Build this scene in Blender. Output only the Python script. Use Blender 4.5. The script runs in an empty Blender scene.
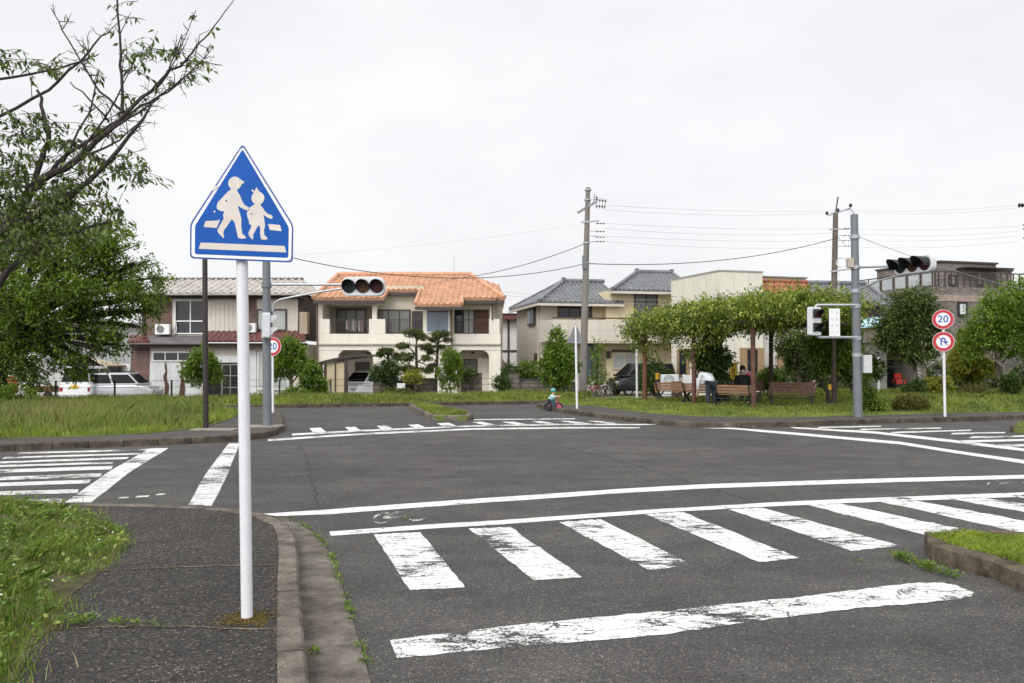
import bpy, math, random
import numpy as np
from mathutils import Vector, Matrix
random.seed(7); rng = np.random.default_rng(11)
R = math.radians
SC = bpy.context.scene
COL = SC.collection
# ---------------------------------------------------------------- camera geometry
F, H = 860.0, 1.65
TH = math.atan(18.5/F)
CT, ST = math.cos(TH), math.sin(TH)
CAM = Vector((0, 0, H))
def ray(x, y):
    u, v = (x-512)/F, (341.5-y)/F
    return Vector((u, CT-ST*v, ST+CT*v))
def at(x, y, Y):
    d = ray(x, y); return CAM + d*(Y/d.y)
def G(x, y, z=0.0):
    d = ray(x, y); return CAM + d*((z-H)/d.z)
def Gs(pts, z=0.0): return [G(x, y, z) for x, y in pts]
GA = R(16.8)                       # the street grid turns against the view
E1 = Vector((math.cos(GA), math.sin(GA), 0)); E2 = Vector((-math.sin(GA), math.cos(GA), 0))
def ss(a, b, t):
    t = min(1, max(0, (t-a)/(b-a))); return t*t*(3-2*t)
def gz(X, Y):
    far = -0.5 + 0.35*ss(-9, 3, X)
    return -0.03 + (far+0.03)*ss(36.5, 42, Y)
# ---------------------------------------------------------------- mesh builder
def link(o): COL.objects.link(o); return o
def chain(o):
    M = Matrix.Identity(4)
    while o is not None:
        M = o.matrix_basis @ M; o = o.parent
    return M
class MB:
    def __init__(s): s.v = []; s.f = []; s.m = []
    def add(s, vs, fs, m=0):
        b = len(s.v); s.v += [tuple(p) for p in vs]
        s.f += [tuple(b+i for i in f) for f in fs]; s.m += [m]*len(fs); return s
    def box(s, x0, y0, z0, x1, y1, z1, m=0, M=None):
        vs = [Vector((x, y, z)) for z in (z0, z1) for y in (y0, y1) for x in (x0, x1)]
        if M is not None: vs = [M @ p for p in vs]
        return s.add(vs, [(0,2,3,1),(4,5,7,6),(0,1,5,4),(2,6,7,3),(0,4,6,2),(1,3,7,5)], m)
    def bar(s, a, b, w, h, m=0, up=(0,0,1)):
        a, b = Vector(a), Vector(b); d = (b-a); L = d.length; d /= L
        up = Vector(up)
        if abs(d.dot(up)) > .98: up = Vector((0,1,0))
        sx = d.cross(up).normalized(); u = sx.cross(d)
        M = Matrix((sx, d, u)).transposed().to_4x4(); M.translation = a
        return s.box(-w/2, 0, -h/2, w/2, L, h/2, m, M)
    def tube(s, pts, r, n=8, m=0, caps=True):
        pts = [Vector(p) for p in pts]
        rs = r if isinstance(r, (list, tuple)) else [r]*len(pts)
        vs = []; fs = []; up = None
        for i, p in enumerate(pts):
            d = (pts[min(i+1, len(pts)-1)]-pts[max(i-1, 0)]).normalized()
            if up is None:
                up = Vector((0,0,1)) if abs(d.z) < .9 else Vector((1,0,0))
            sx = d.cross(up).normalized(); up = sx.cross(d).normalized()
            for k in range(n):
                a = 2*math.pi*k/n
                vs.append(p+(sx*math.cos(a)+up*math.sin(a))*rs[i])
        for i in range(len(pts)-1):
            for k in range(n):
                k2 = (k+1) % n
                fs.append((i*n+k, i*n+k2, (i+1)*n+k2, (i+1)*n+k))
        if caps:
            fs.append(tuple(range(n-1, -1, -1))); fs.append(tuple((len(pts)-1)*n+k for k in range(n)))
        return s.add(vs, fs, m)
    def prism(s, poly, fn, d0, d1, m=0):
        """poly in 2-D, fn(a,b,d) -> point"""
        n = len(poly)
        vs = [fn(a, b, d0) for a, b in poly]+[fn(a, b, d1) for a, b in poly]
        fs = [tuple(range(n)), tuple(range(2*n-1, n-1, -1))]
        fs += [(i, n+i, n+(i+1) % n, (i+1) % n) for i in range(n)]
        return s.add(vs, fs, m)
    def flat(s, pts, m=0): return s.add(pts, [tuple(range(len(pts)))], m)
    def slab(s, pts, h, m=0):
        n = len(pts); up = [Vector(p) for p in pts]; lo = [p-Vector((0,0,h)) for p in up]
        return s.add(up+lo, [tuple(range(n))]+[(i, n+i, n+(i+1) % n, (i+1) % n) for i in range(n)], m)
    def ball(s, c, rx, ry, rz, nu=12, nv=8, m=0, M=None):
        c = Vector(c); vs = []; fs = []
        for j in range(nv+1):
            t = math.pi*j/nv
            for i in range(nu):
                a = 2*math.pi*i/nu
                p = Vector((rx*math.sin(t)*math.cos(a), ry*math.sin(t)*math.sin(a), rz*math.cos(t)))
                vs.append(c+(M @ p if M is not None else p))
        for j in range(nv):
            for i in range(nu):
                fs.append((j*nu+i, (j+1)*nu+i, (j+1)*nu+(i+1) % nu, j*nu+(i+1) % nu))
        return s.add(vs, fs, m)
    def disc(s, c, r, ax, d, n=28, m=0, r2=None):
        """round plate: axis ax, thickness d"""
        c = Vector(c); ax = Vector(ax).normalized()
        return s.tube([c, c+ax*d], [r, r2 if r2 else r], n, m)
    def torus(s, c, Rr, r, ax=(0,1,0), n=20, k=6, m=0):
        c = Vector(c); ax = Vector(ax).normalized()
        sx = ax.orthogonal().normalized(); sy = ax.cross(sx)
        vs = []; fs = []
        for i in range(n):
            a = 2*math.pi*i/n; rd = sx*math.cos(a)+sy*math.sin(a)
            for j in range(k):
                b = 2*math.pi*j/k
                vs.append(c+rd*(Rr+r*math.cos(b))+ax*(r*math.sin(b)))
        for i in range(n):
            for j in range(k):
                fs.append((i*k+j, ((i+1) % n)*k+j, ((i+1) % n)*k+(j+1) % k, i*k+(j+1) % k))
        return s.add(vs, fs, m)
    def build(s, name, mats, parent=None, world=True, smooth=False, bevel=0, flip=True):
        vs = s.v
        if parent is not None and world:
            Mi = chain(parent).inverted(); vs = [tuple(Mi @ Vector(p)) for p in vs]
        me = bpy.data.meshes.new(name); me.from_pydata(vs, [], s.f)
        if not isinstance(mats, (list, tuple)): mats = [mats]
        for m in mats: me.materials.append(m)
        if len(mats) > 1: me.polygons.foreach_set('material_index', s.m)
        if flip:
            import bmesh
            bm = bmesh.new(); bm.from_mesh(me); bmesh.ops.recalc_face_normals(bm, faces=bm.faces); bm.to_mesh(me); bm.free()
        if smooth:
            me.polygons.foreach_set('use_smooth', [True]*len(me.polygons))
            try: me.set_sharp_from_angle(angle=R(40))
            except Exception: pass
        o = link(bpy.data.objects.new(name, me)); o.parent = parent
        if bevel:
            b = o.modifiers.new('bevel', 'BEVEL'); b.width = bevel; b.segments = 2; b.limit_method = 'ANGLE'
        return o
def tag(o, label=None, cat=None, group=None, kind=None):
    if label: o['label'] = label
    if cat: o['category'] = cat
    if group: o['group'] = group
    if kind: o['kind'] = kind
    return o
def thing(name, label, cat, loc=(0,0,0), rz=0, group=None):
    o = link(bpy.data.objects.new(name, None)); o.location = loc; o.rotation_euler = (0,0,rz); o.empty_display_size = .2
    return tag(o, label, cat, group)
def copy_tree(o, parent=None):
    c = o.copy(); COL.objects.link(c); c.parent = parent
    for ch in list(o.children): copy_tree(ch, c)
    return c
# ---------------------------------------------------------------- materials
def newmat(name):
    m = bpy.data.materials.new(name); m.use_nodes = True
    nt = m.node_tree; nt.nodes.clear()
    return m, nt
def nd(nt, t, ins=None, **kw):
    n = nt.nodes.new(t)
    for k, v in kw.items(): setattr(n, k, v)
    for k, v in (ins or {}).items():
        s = n.inputs[k]
        if hasattr(v, 'is_output') or isinstance(v, bpy.types.NodeSocket): nt.links.new(v, s)
        else: s.default_value = v
    return n
def c4(c, k=1): return (c[0]*k, c[1]*k, c[2]*k, 1)
def ramp(nt, fac, stops, interp='LINEAR'):
    n = nd(nt, 'ShaderNodeValToRGB', {'Fac': fac}); cr = n.color_ramp; cr.interpolation = interp
    while len(cr.elements) < len(stops): cr.elements.new(.5)
    for e, (p, c) in zip(cr.elements, stops): e.position = p; e.color = c if len(c) == 4 else c4(c)
    return n.outputs['Color']
def coord(nt, kind='Object', scale=(1,1,1), rot=(0,0,0)):
    t = nd(nt, 'ShaderNodeTexCoord')
    mp = nd(nt, 'ShaderNodeMapping', {'Vector': t.outputs[kind], 'Scale': scale, 'Rotation': rot})
    return mp.outputs['Vector']
def noise(nt, vec, scale, detail=4, rough=.55):
    return nd(nt, 'ShaderNodeTexNoise', {'Vector': vec, 'Scale': scale, 'Detail': detail, 'Roughness': rough}).outputs['Fac']
def mixc(nt, fac, a, b, mode='MIX'):
    n = nd(nt, 'ShaderNodeMix', data_type='RGBA', blend_type=mode)
    for s, v in ((n.inputs[0], fac), (n.inputs[6], a), (n.inputs[7], b)):
        if isinstance(v, bpy.types.NodeSocket): nt.links.new(v, s)
        else: s.default_value = v
    return n.outputs[2]
def math_(nt, op, a, b=0.0, c=None):
    n = nd(nt, 'ShaderNodeMath', operation=op)
    for i, v in enumerate((a, b, c)):
        if v is None: continue
        if isinstance(v, bpy.types.NodeSocket): nt.links.new(v, n.inputs[i])
        else: n.inputs[i].default_value = v
    return n.outputs[0]
def finish(nt, col, rough=.6, metal=0, bump=None, bstr=.3, bdist=.01, spec=.5, alpha=None):
    b = nd(nt, 'ShaderNodeBsdfPrincipled', {'Base Color': col, 'Roughness': rough, 'Metallic': metal, 'Specular IOR Level': spec})
    if bump is not None:
        bn = nd(nt, 'ShaderNodeBump', {'Height': bump, 'Strength': bstr, 'Distance': bdist}); nt.links.new(bn.outputs[0], b.inputs['Normal'])
    sh = b.outputs[0]
    if alpha is not None:
        tr = nd(nt, 'ShaderNodeBsdfTransparent')
        sh = nd(nt, 'ShaderNodeMixShader', {0: alpha, 1: tr.outputs[0], 2: sh}).outputs[0]
    o = nd(nt, 'ShaderNodeOutputMaterial', {'Surface': sh}); return b
MC = {}
def mat(name, col, rough=.6, metal=0, var=.18, vs=2.0, bump=0, bs=60, streak=0, spec=.5, fine=0):
    """weathered plain surface: two scales of colour change, optional rain streaks"""
    if name in MC: return MC[name]
    m, nt = newmat(name); v = coord(nt)
    n1 = noise(nt, v, vs, 5, .6)
    c = ramp(nt, n1, [(.25, c4(col, 1-var)), (.75, c4(col, 1+var))])
    if streak:
        vv = coord(nt, scale=(1.6, 1.6, .30)); n2 = noise(nt, vv, 1.7, 6, .6)
        k = ramp(nt, n2, [(.34, (1-streak, 1-streak*1.05, 1-streak*1.1)), (.68, (1, 1, 1))])
        c = mixc(nt, 1.0, c, k, 'MULTIPLY')
    if fine:
        n3 = noise(nt, v, bs, 2, .5)
        c = mixc(nt, 1.0, c, ramp(nt, n3, [(.3, (1-fine,)*3), (.7, (1+fine,)*3)]), 'MULTIPLY')
    bh = noise(nt, v, bs, 3) if bump else None
    finish(nt, c, rough, metal, bh, bump, .01, spec); MC[name] = m; return m
def mottled(name, col, dark, warm, sc=5.0):
    m, nt = newmat(name); v = coord(nt)
    c = ramp(nt, noise(nt, v, sc, 8, .72), [(.34, c4(dark)), (.5, c4(col)), (.68, c4(warm))])
    c = mixc(nt, 1.0, c, ramp(nt, noise(nt, v, .8, 4, .6), [(.3, (.66,.64,.60)), (.7, (1.2,1.2,1.2))]), 'MULTIPLY')
    c = mixc(nt, 1.0, c, ramp(nt, noise(nt, v, 90, 4, .75), [(.32, (.62,.62,.62)), (.68, (1.35,1.35,1.35))]), 'MULTIPLY')
    finish(nt, c, .92, 0, noise(nt, v, 60, 6, .7), .8, .012, .25); MC[name] = m; return m
def leafmat(name, c1, c2, c3, clump=.8, trans=.3, vs=1.2):
    if name in MC: return MC[name]
    m, nt = newmat(name)
    g = nd(nt, 'ShaderNodeNewGeometry')
    c = ramp(nt, g.outputs['Random Per Island'], [(0, c4(c1)), (.5, c4(c2)), (1, c4(c3))])
    n = noise(nt, coord(nt), vs, 3)
    c = mixc(nt, 1.0, c, ramp(nt, n, [(.3, (1-clump*.45, 1-clump*.4, 1-clump*.3)), (.72, (1+clump*.45, 1+clump*.35, 1+clump*.1))]), 'MULTIPLY')
    b = nd(nt, 'ShaderNodeBsdfPrincipled', {'Base Color': c, 'Roughness': .45, 'Specular IOR Level': .35})
    t = nd(nt, 'ShaderNodeBsdfTranslucent', {'Color': mixc(nt, 1.0, c, (1.3, 1.35, .7, 1), 'MULTIPLY')})
    x = nd(nt, 'ShaderNodeMixShader', {0: trans, 1: b.outputs[0], 2: t.outputs[0]})
    nd(nt, 'ShaderNodeOutputMaterial', {'Surface': x.outputs[0]}); MC[name] = m; return m
def asphalt(name, base, coarse=1.0, speck=.35, patch=.16):
    m, nt = newmat(name); v = coord(nt)
    c = ramp(nt, noise(nt, v, .35, 5, .6), [(.3, c4(base, 1-patch)), (.7, c4(base, 1+patch))])
    c = mixc(nt, 1.0, c, ramp(nt, noise(nt, v, 1.7, 6, .62), [(.34, (.80,.79,.78)), (.56, (1.05,1.05,1.05)), (.72, (1.18,1.16,1.13))]), 'MULTIPLY')
    c = mixc(nt, 1.0, c, ramp(nt, noise(nt, coord(nt, scale=(.4, 2.2, 1), rot=(0, 0, -GA)), 1.1, 5, .65), [(.35, (.86,.86,.86)), (.65, (1.1,1.1,1.1))]), 'MULTIPLY')
    vo = nd(nt, 'ShaderNodeTexVoronoi', {'Vector': v, 'Scale': 120/coarse}); 
    sp = nd(nt, 'ShaderNodeSeparateColor', {'Color': vo.outputs['Color']}).outputs[0]
    c = mixc(nt, 1.0, c, ramp(nt, sp, [(0, (max(.15,1-speck),)*3), (.6, (1,1,1)), (.94, (1+speck*.3,)*3), (1, (1+speck*4.0, 1+speck*3.9, 1+speck*3.7))]), 'MULTIPLY')
    c = mixc(nt, 1.0, c, ramp(nt, noise(nt, v, 22, 3, .6), [(.3, (.82,)*3), (.7, (1.16,)*3)]), 'MULTIPLY')
    h = math_(nt, 'SUBTRACT', 1.0, vo.outputs['Distance'])
    finish(nt, c, .82, 0, h, .55, .006*coarse, .35); return m
def paintmat(name, wear=.45, cracks=.5, rot=0.0, stretch=3.0, col=(.70,.70,.685)):
    m, nt = newmat(name); v = coord(nt)
    vv = coord(nt, scale=(1.0, stretch, 1), rot=(0, 0, -rot))
    n1 = noise(nt, vv, 4.0, 10, .78); n0 = noise(nt, v, 1.1, 3, .5); n2 = noise(nt, v, 55, 4, .7)
    k = math_(nt, 'ADD', math_(nt, 'ADD', math_(nt, 'MULTIPLY', n1, .48), math_(nt, 'MULTIPLY', n0, .36)), math_(nt, 'MULTIPLY', n2, .16))
    a = ramp(nt, k, [(max(0, wear-.012), (0,0,0)), (wear+.012, (1,1,1))])
    if cracks:
        for sc, wd, st in ((2.3, .010, 2.4), (6.5, .011, 1.6)):
            wv = coord(nt, scale=(1.0, st, 1), rot=(0, 0, -rot))
            dv = mixc(nt, .22, wv, nd(nt, 'ShaderNodeTexNoise', {'Vector': v, 'Scale': 5.0, 'Detail': 6.0, 'Roughness': .7}).outputs['Color'])
            cr = nd(nt, 'ShaderNodeTexVoronoi', {'Vector': dv, 'Scale': sc}, feature='DISTANCE_TO_EDGE')
            th = math_(nt, 'MULTIPLY', ramp(nt, noise(nt, v, 2.6, 4, .6), [(.5-.2*cracks, (0,0,0)), (.72, (1,1,1))]), wd*2*cracks)
            a = math_(nt, 'MULTIPLY', a, math_(nt, 'GREATER_THAN', cr.outputs['Distance'], th))
    c = mixc(nt, 1.0, c4(col), ramp(nt, noise(nt, v, 9, 6, .75), [(.3, (.74,.735,.72)), (.58, (1,1,1))]), 'MULTIPLY')
    finish(nt, c, .7, 0, noise(nt, v, 70, 2), .25, .004, .3, alpha=a); return m
def brickmat(name, c1, c2, mortar, sx=.22, sy=.07, msz=.012):
    m, nt = newmat(name)
    t = nd(nt, 'ShaderNodeTexCoord'); s = nd(nt, 'ShaderNodeSeparateXYZ', {'Vector': t.outputs['Object']})
    u = math_(nt, 'ADD', s.outputs[0], s.outputs[1])
    v = nd(nt, 'ShaderNodeCombineXYZ', {'X': u, 'Y': s.outputs[2]}).outputs[0]
    b = nd(nt, 'ShaderNodeTexBrick', {'Vector': v, 'Color1': c4(c1), 'Color2': c4(c2), 'Mortar': c4(mortar), 'Scale': 1.0, 'Brick Width': sx, 'Row Height': sy, 'Mortar Size': msz, 'Bias': 0.0})
    n = noise(nt, t.outputs['Object'], 1.7, 5, .65)
    c = mixc(nt, 1.0, b.outputs['Color'], ramp(nt, n, [(.3, (.7,.7,.7)), (.7, (1.25,1.25,1.25))]), 'MULTIPLY')
    finish(nt, c, .85, 0, b.outputs['Fac'], .4, -.01); MC[name] = m; return m
M_ASPH = asphalt('road_asphalt', (.071,.067,.063), 1.1, .55, .26)
M_WALK = asphalt('pavement_asphalt', (.042,.038,.034), 1.5, 1.0, .3)
M_PAINT = paintmat('worn_road_paint', .460, .8, GA, 3.0)
M_PAINT2 = paintmat('fresh_road_paint', .428, .5, GA, 2.0)
M_PAINT3 = paintmat('cracked_road_paint', .458, 1.0, GA+.5, 2.0)
M_FAINT = paintmat('nearly_gone_road_paint', .56, 0, GA, 1.5, (.62,.62,.6))
M_KERB = mottled('weathered_kerb_concrete', (.150,.130,.107), (.062,.053,.042), (.245,.22,.185))
M_KERBD = mottled('dark_mossy_kerb', (.085,.070,.055), (.035,.030,.024), (.15,.13,.105))
M_CONC = mat('concrete', (.30,.29,.27), .85, 0, .2, 2, .25, 50, .2, .3, .08)
M_SOIL = mat('turf_soil', (.12,.15,.04), .95, 0, .35, 1.5, .4, 30, 0, .2, .3)
M_WHITE = mat('white_enamel', (.70,.71,.72), .35, 0, .05, 3)
M_POLEW = mat('white_pole_paint', (.69,.70,.73), .45, 0, .07, 6, streak=.12, fine=.05)
M_GREYP = mat('grey_pole_paint', (.15,.165,.18), .5, 0, .15, 3, streak=.15)
M_GALV = mat('galvanised_steel', (.36,.38,.40), .45, .5, .15, 5)
M_BROWNP = mat('dark_brown_pole_paint', (.022,.016,.014), .5, 0, .2, 3)
M_BLACK = mat('black_plastic', (.012,.012,.013), .45, 0, .15, 5)
M_DARK = mat('dark_interior', (.018,.017,.016), .8)
M_RUBBER = mat('rubber', (.015,.015,.016), .8)
M_LGREY = mat('light_grey_enamel', (.60,.62,.64), .4, 0, .08, 3, streak=.08)
M_RUST = mat('rusty_red_steel', (.115,.052,.036), .75, 0, .5, 6, .3, 40, .25)
M_WOODL = mat('tan_wood_slat', (.21,.115,.060), .65, 0, .3, 6, .2, 50)
M_WOODD = mat('brown_wood', (.085,.036,.020), .65, 0, .3, 5, .2, 50)
M_BARK = mat('dark_bark', (.045,.036,.030), .9, 0, .4, 9, .8, 35, 0, .2)
M_BARKG = mat('grey_bark', (.17,.145,.12), .9, 0, .4, 9, .6, 35, 0, .2)
M_POLEC = mat('utility_pole_concrete', (.20,.185,.165), .8, 0, .2, 2, .2, 40, .2)
M_WIRE = mat('cable_sheath', (.05,.05,.055), .6)
M_REDS = mat('sign_red', (.42,.018,.028), .35, 0, .08)
M_BLUES = mat('sign_blue', (.005,.080,.36), .55, 0, .10, 3, spec=.2)
M_CREAMS = mat('faded_sign_white', (.60,.55,.50), .45, 0, .12, 8, 0, 60, .06)
M_SBLUE = mat('numeral_blue', (.015,.07,.36), .4)
def glass(name, col, rough=.06, var=.25):
    return mat(name, col, rough, 0, var, 1.2, spec=.38)
M_GLD = glass('dark_window_glass', (.020,.022,.024))
M_GLM = glass('curtained_window_glass', (.16,.165,.16), .12, .3)
M_GLL = glass('frosted_window_glass', (.38,.40,.39), .2, .15)
M_GLB = glass('blue_grey_window_glass', (.15,.20,.25), .08, .2)
M_ALU = mat('aluminium_frame', (.62,.63,.63), .4, .2)
M_BRZ = mat('bronze_frame', (.045,.032,.025), .45)
# ---------------------------------------------------------------- world, camera, light
w = bpy.data.worlds.new('World'); SC.world = w; w.use_nodes = True
nt = w.node_tree; nt.nodes.clear()
SUN_EL, SUN_AZ = R(42), R(205)      # azimuth clockwise from +Y (north): behind the camera, to the left
sky = nd(nt, 'ShaderNodeTexSky', sky_type='NISHITA'); sky.sun_disc = False
sky.sun_elevation = SUN_EL; sky.sun_rotation = SUN_AZ; sky.air_density = 1; sky.dust_density = 3
v = coord(nt, 'Generated', (1, 1, 2.2))
cl = ramp(nt, noise(nt, v, 2.1, 6, .55), [(.34, (9.05, 9.12, 9.35)), (.62, (10.3, 10.3, 10.4))])
sv = (math.sin(SUN_AZ)*math.cos(SUN_EL), math.cos(SUN_AZ)*math.cos(SUN_EL), math.sin(SUN_EL))
tc = nd(nt, 'ShaderNodeTexCoord').outputs['Generated']
dt = nd(nt, 'ShaderNodeVectorMath', {0: tc, 1: sv}, operation='DOT_PRODUCT').outputs['Value']
lobe = nd(nt, 'ShaderNodeMapRange', {'Value': dt, 'From Min': .25, 'From Max': 1.0, 'To Min': 1.0, 'To Max': 2.5}, interpolation_type='SMOOTHSTEP').outputs[0]
cl = nd(nt, 'ShaderNodeVectorMath', {0: cl, 3: lobe}, operation='SCALE').outputs[0]
mx = mixc(nt, .94, sky.outputs[0], cl)
bg = nd(nt, 'ShaderNodeBackground', {'Color': mx, 'Strength': .1})
nd(nt, 'ShaderNodeOutputWorld', {'Surface': bg.outputs[0]})
sl = bpy.data.lights.new('sun', 'SUN'); sl.energy = 1.35; sl.angle = R(22); sl.color = (1, .97, .92)
so = link(bpy.data.objects.new('sun', sl))
sd = Vector((math.sin(SUN_AZ)*math.cos(SUN_EL), math.cos(SUN_AZ)*math.cos(SUN_EL), math.sin(SUN_EL)))
so.rotation_euler = (-sd).to_track_quat('-Z', 'Y').to_euler(); so.location = sd*60
cam = bpy.data.cameras.new('camera'); co = link(bpy.data.objects.new('camera', cam)); SC.camera = co
cam.sensor_width = 36; cam.lens = 36*F/1024; cam.clip_end = 4000; cam.clip_start = .05
co.location = CAM; co.rotation_euler = (math.pi/2+TH, 0, 0)
vs_ = SC.view_settings; vs_.view_transform = 'Standard'; vs_.look = 'None'; vs_.exposure = 0.0; vs_.gamma = 1
SC.cycles.use_denoising = True; SC.cycles.use_adaptive_sampling = False
try: SC.cycles.denoiser = 'OPENIMAGEDENOISE'; SC.cycles.denoising_input_passes = 'RGB_ALBEDO_NORMAL'; SC.cycles.denoising_prefilter = 'ACCURATE'; SC.cycles.denoising_quality = 'HIGH'
except Exception: pass
SC.cycles.max_bounces = 6; SC.cycles.transparent_max_bounces = 12; SC.cycles.sample_clamp_indirect = 6
# ---------------------------------------------------------------- ground, road, blocks
def structure(mb, name, mats, **k): return tag(mb.build(name, mats, **k), kind='structure')
xs = sorted(set([-1500,-600,-250,-120,-60]+list(np.arange(-45, 46, 3.0))+[60,120,250,600,1500]))
ys = sorted(set([-400,-100,-30,-10]+list(np.arange(0, 36, 6.0))+list(np.arange(36, 44, .5))+[44,50,60,80,120,250,600,1500,3000]))
mb = MB(); nx = len(xs)
mb.add([(x, y, gz(x, y)) for y in ys for x in xs], [(j*nx+i, j*nx+i+1, (j+1)*nx+i+1, (j+1)*nx+i) for j in range(len(ys)-1) for i in range(nx-1)])
M_GROUND = mat('bare_yard_ground', (.16,.145,.11), .95, 0, .35, .6, .3, 25, 0, .2, .25)
structure(mb, 'ground', M_GROUND, smooth=True)
def xy(v, z=0): return Vector((v.x, v.y, z))
K0 = G(408, 406)                                         # a point of the far kerb; the line follows the street grid
def farline(off, t): return xy(K0)+E1*t+E2*off
road = [Vector((-48,-9,0)), Vector((48,-9,0)), Vector((48,38,0)), farline(1.5, 18), farline(1.5, -50), Vector((-48, 10, 0))]
structure(MB().slab(road, .02), 'road', M_ASPH)
def resample(pts, step):
    out = [Vector(pts[0])]; acc = 0
    for a, b in zip(pts, pts[1:]):
        a, b = Vector(a), Vector(b); L = (b-a).length; d = 0
        while acc+L-d >= step:
            d += step-acc; acc = 0; out.append(a+(b-a)*(d/L))
        acc += L-d
    out.append(Vector(pts[-1])); return out
def inset(poly, d):
    n = len(poly); ar = sum(poly[i].x*poly[(i+1) % n].y-poly[(i+1) % n].x*poly[i].y for i in range(n)); s = 1 if ar > 0 else -1; out = []
    for i in range(n):
        a, p, c = poly[i-1], poly[i], poly[(i+1) % n]
        d1 = (p-a); d1.z = 0; d1.normalize(); d2 = (c-p); d2.z = 0; d2.normalize()
        nn = Vector((-(d1.y+d2.y), d1.x+d2.x, 0)); L = max(.6, nn.length/2*2); nn = nn.normalized()
        out.append(p+nn*(d*s))
    return out
def kerb(name, pts, side, w=.15, z1=.13, z0=-.03, m=None, step=.6, jit=.004):
    """row of kerb stones along the road-side line pts; side=+1 if the block lies to the left of the line"""
    p = resample([xy(q) for q in pts], step); mb = MB()
    def nrm(i):
        d = (p[min(i+1, len(p)-1)]-p[max(i-1, 0)]).normalized(); return Vector((-d.y, d.x, 0))*side
    for i in range(len(p)-1):
        if (p[i+1]-p[i]).length < .05: continue
        a, b = p[i], p[i+1]; d = (b-a).normalized(); g = .006
        na, nb = nrm(i), nrm(i+1); j = random.uniform(-jit, jit); zt = z1+random.uniform(-jit, jit)
        a2, b2 = a+d*g, b-d*g; c = .018
        def sec(q, n): return [q+n*j+Vector((0,0,z0)), q+n*j+Vector((0,0,zt-c)), q+n*(j+c)+Vector((0,0,zt)), q+n*(j+w)+Vector((0,0,zt)), q+n*(j+w)+Vector((0,0,z0))]
        A, B = sec(a2, na), sec(b2, nb)
        mb.add(A+B, [(k, (k+1) % 5, 5+(k+1) % 5, 5+k) for k in range(5)]+[(4,3,2,1,0), (5,6,7,8,9)])
    return structure(mb, name, m or M_KERB)
# --- near left corner (the sign stands on it)
NL = Gs([(318,745),(308,683),(300,590.6),(297.5,545),(295,531),(288,522.5),(275,516),(255,511.3),(230,508),(176,504.6),(117,503),(58,502.3),(-30,502.2),(-240,503)], .13)
nl_poly = [xy(p, .122) for p in NL]+[Vector((-14, 6, .122)), Vector((-9, -2, .122)), Vector((-1.0, -2, .122)), Vector((NL[0].x, 1.0, .122))]
structure(MB().slab(inset(nl_poly, .07), .14), 'pavement', M_WALK)
kerb('kerb', [Vector((NL[0].x-.02, 1.0, 0))]+NL, +1, .145)
GUT = [xy(p) for p in Gs([(410,780),(371,683),(355.7,630),(343,590),(331,554.7),(319,537),(302,524.5),(284,517)], .012)]
gut = [xy(p, .012) for p in GUT]+[xy(p, .012) for p in NL[:8][::-1]]
M_GUT = mottled('gutter_concrete', (.148,.132,.111), (.066,.058,.049), (.235,.213,.182), 3.5)
mb = MB()
ga, gb = resample(GUT, .62), resample([Vector((NL[0].x, 2.4, 0))]+[xy(p) for p in NL[:7]], .56)
n_ = min(len(ga), len(gb))
gi = [xy(q, .012) for q in gut]
mb.slab(gut, .03)
structure(mb, 'gutter', M_GUT)
# joints across the pavement and moss round the post
def strip(pts, w, z, jit=0.3):
    p = resample([xy(q) for q in pts], .05); L = []; Rr = []
    for i, q in enumerate(p):
        d = (p[min(i+1, len(p)-1)]-p[max(i-1, 0)]).normalized(); n = Vector((-d.y, d.x, 0))
        o = random.uniform(-jit, jit)*w
        L.append(xy(q+n*(o+w*random.uniform(.25, .6)), z)); Rr.append(xy(q+n*(o-w*random.uniform(.25, .6)), z))
    return L, Rr
def ribbon(mb, pts, w, z, jit=.3, m=0):
    L, Rr = strip(pts, w, z, jit); n = len(L)
    return mb.add(L+Rr, [(i, i+1, n+i+1, n+i) for i in range(n-1)], m)
M_JOINT = mat('sandy_joint', (.17,.14,.105), .95, 0, .5, 20, .3, 60)
mb = MB()
ribbon(mb, Gs([(50,630),(110,627),(180,626.5),(235,629),(277,630)], .122), .022, .1255)
ribbon(mb, Gs([(100,571),(160,568),(220,566),(277,565)], .122), .020, .1255)
structure(mb, 'pavement_joint', M_JOINT)
M_MOSS = mat('olive_moss', (.12,.085,.022), .95, 0, .45, 14, .5, 90, 0, .2, .3)
MOSS_AT = G(250, 619, .122)
# --- far left field
FL = Gs([(-150,461),(-60,456),(0,451.5),(60,449),(117,447),(180,444.6),(240,441.3),(264,438.3),(276,435.5),(281.5,432),(283.5,427.5),(282,421),(279,414),(275,410.5)])
corner = xy(FL[-1])
fl_poly = [xy(p, .122) for p in FL]+[xy(corner-E1*6+E2*.15, .122), xy(corner-E1*40+E2*.2, .122), Vector((-45, FL[0].y, .122))]
M_WALKF = asphalt('far_pavement_asphalt', (.070,.063,.058), 1.6, .4, .2)
structure(MB().slab(inset(fl_poly, .07), .14), 'pavement', M_WALKF)
kerb('kerb', FL, +1, .17, m=M_KERBD)
FLG = Gs([(-150,444.5),(0,438),(88,436),(150,433),(202,427.8),(222,421.5),(236,416.5),(244,412.5)], .13)
flg_poly = [xy(p) for p in FLG]+[xy(corner-E1*3.2), xy(corner-E1*8-E2*.1), xy(corner-E1*40-E2*.1), Vector((-44, FLG[0].y, 0))]
structure(MB().slab([xy(p, .135) for p in flg_poly], .1), 'field', M_SOIL)
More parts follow.
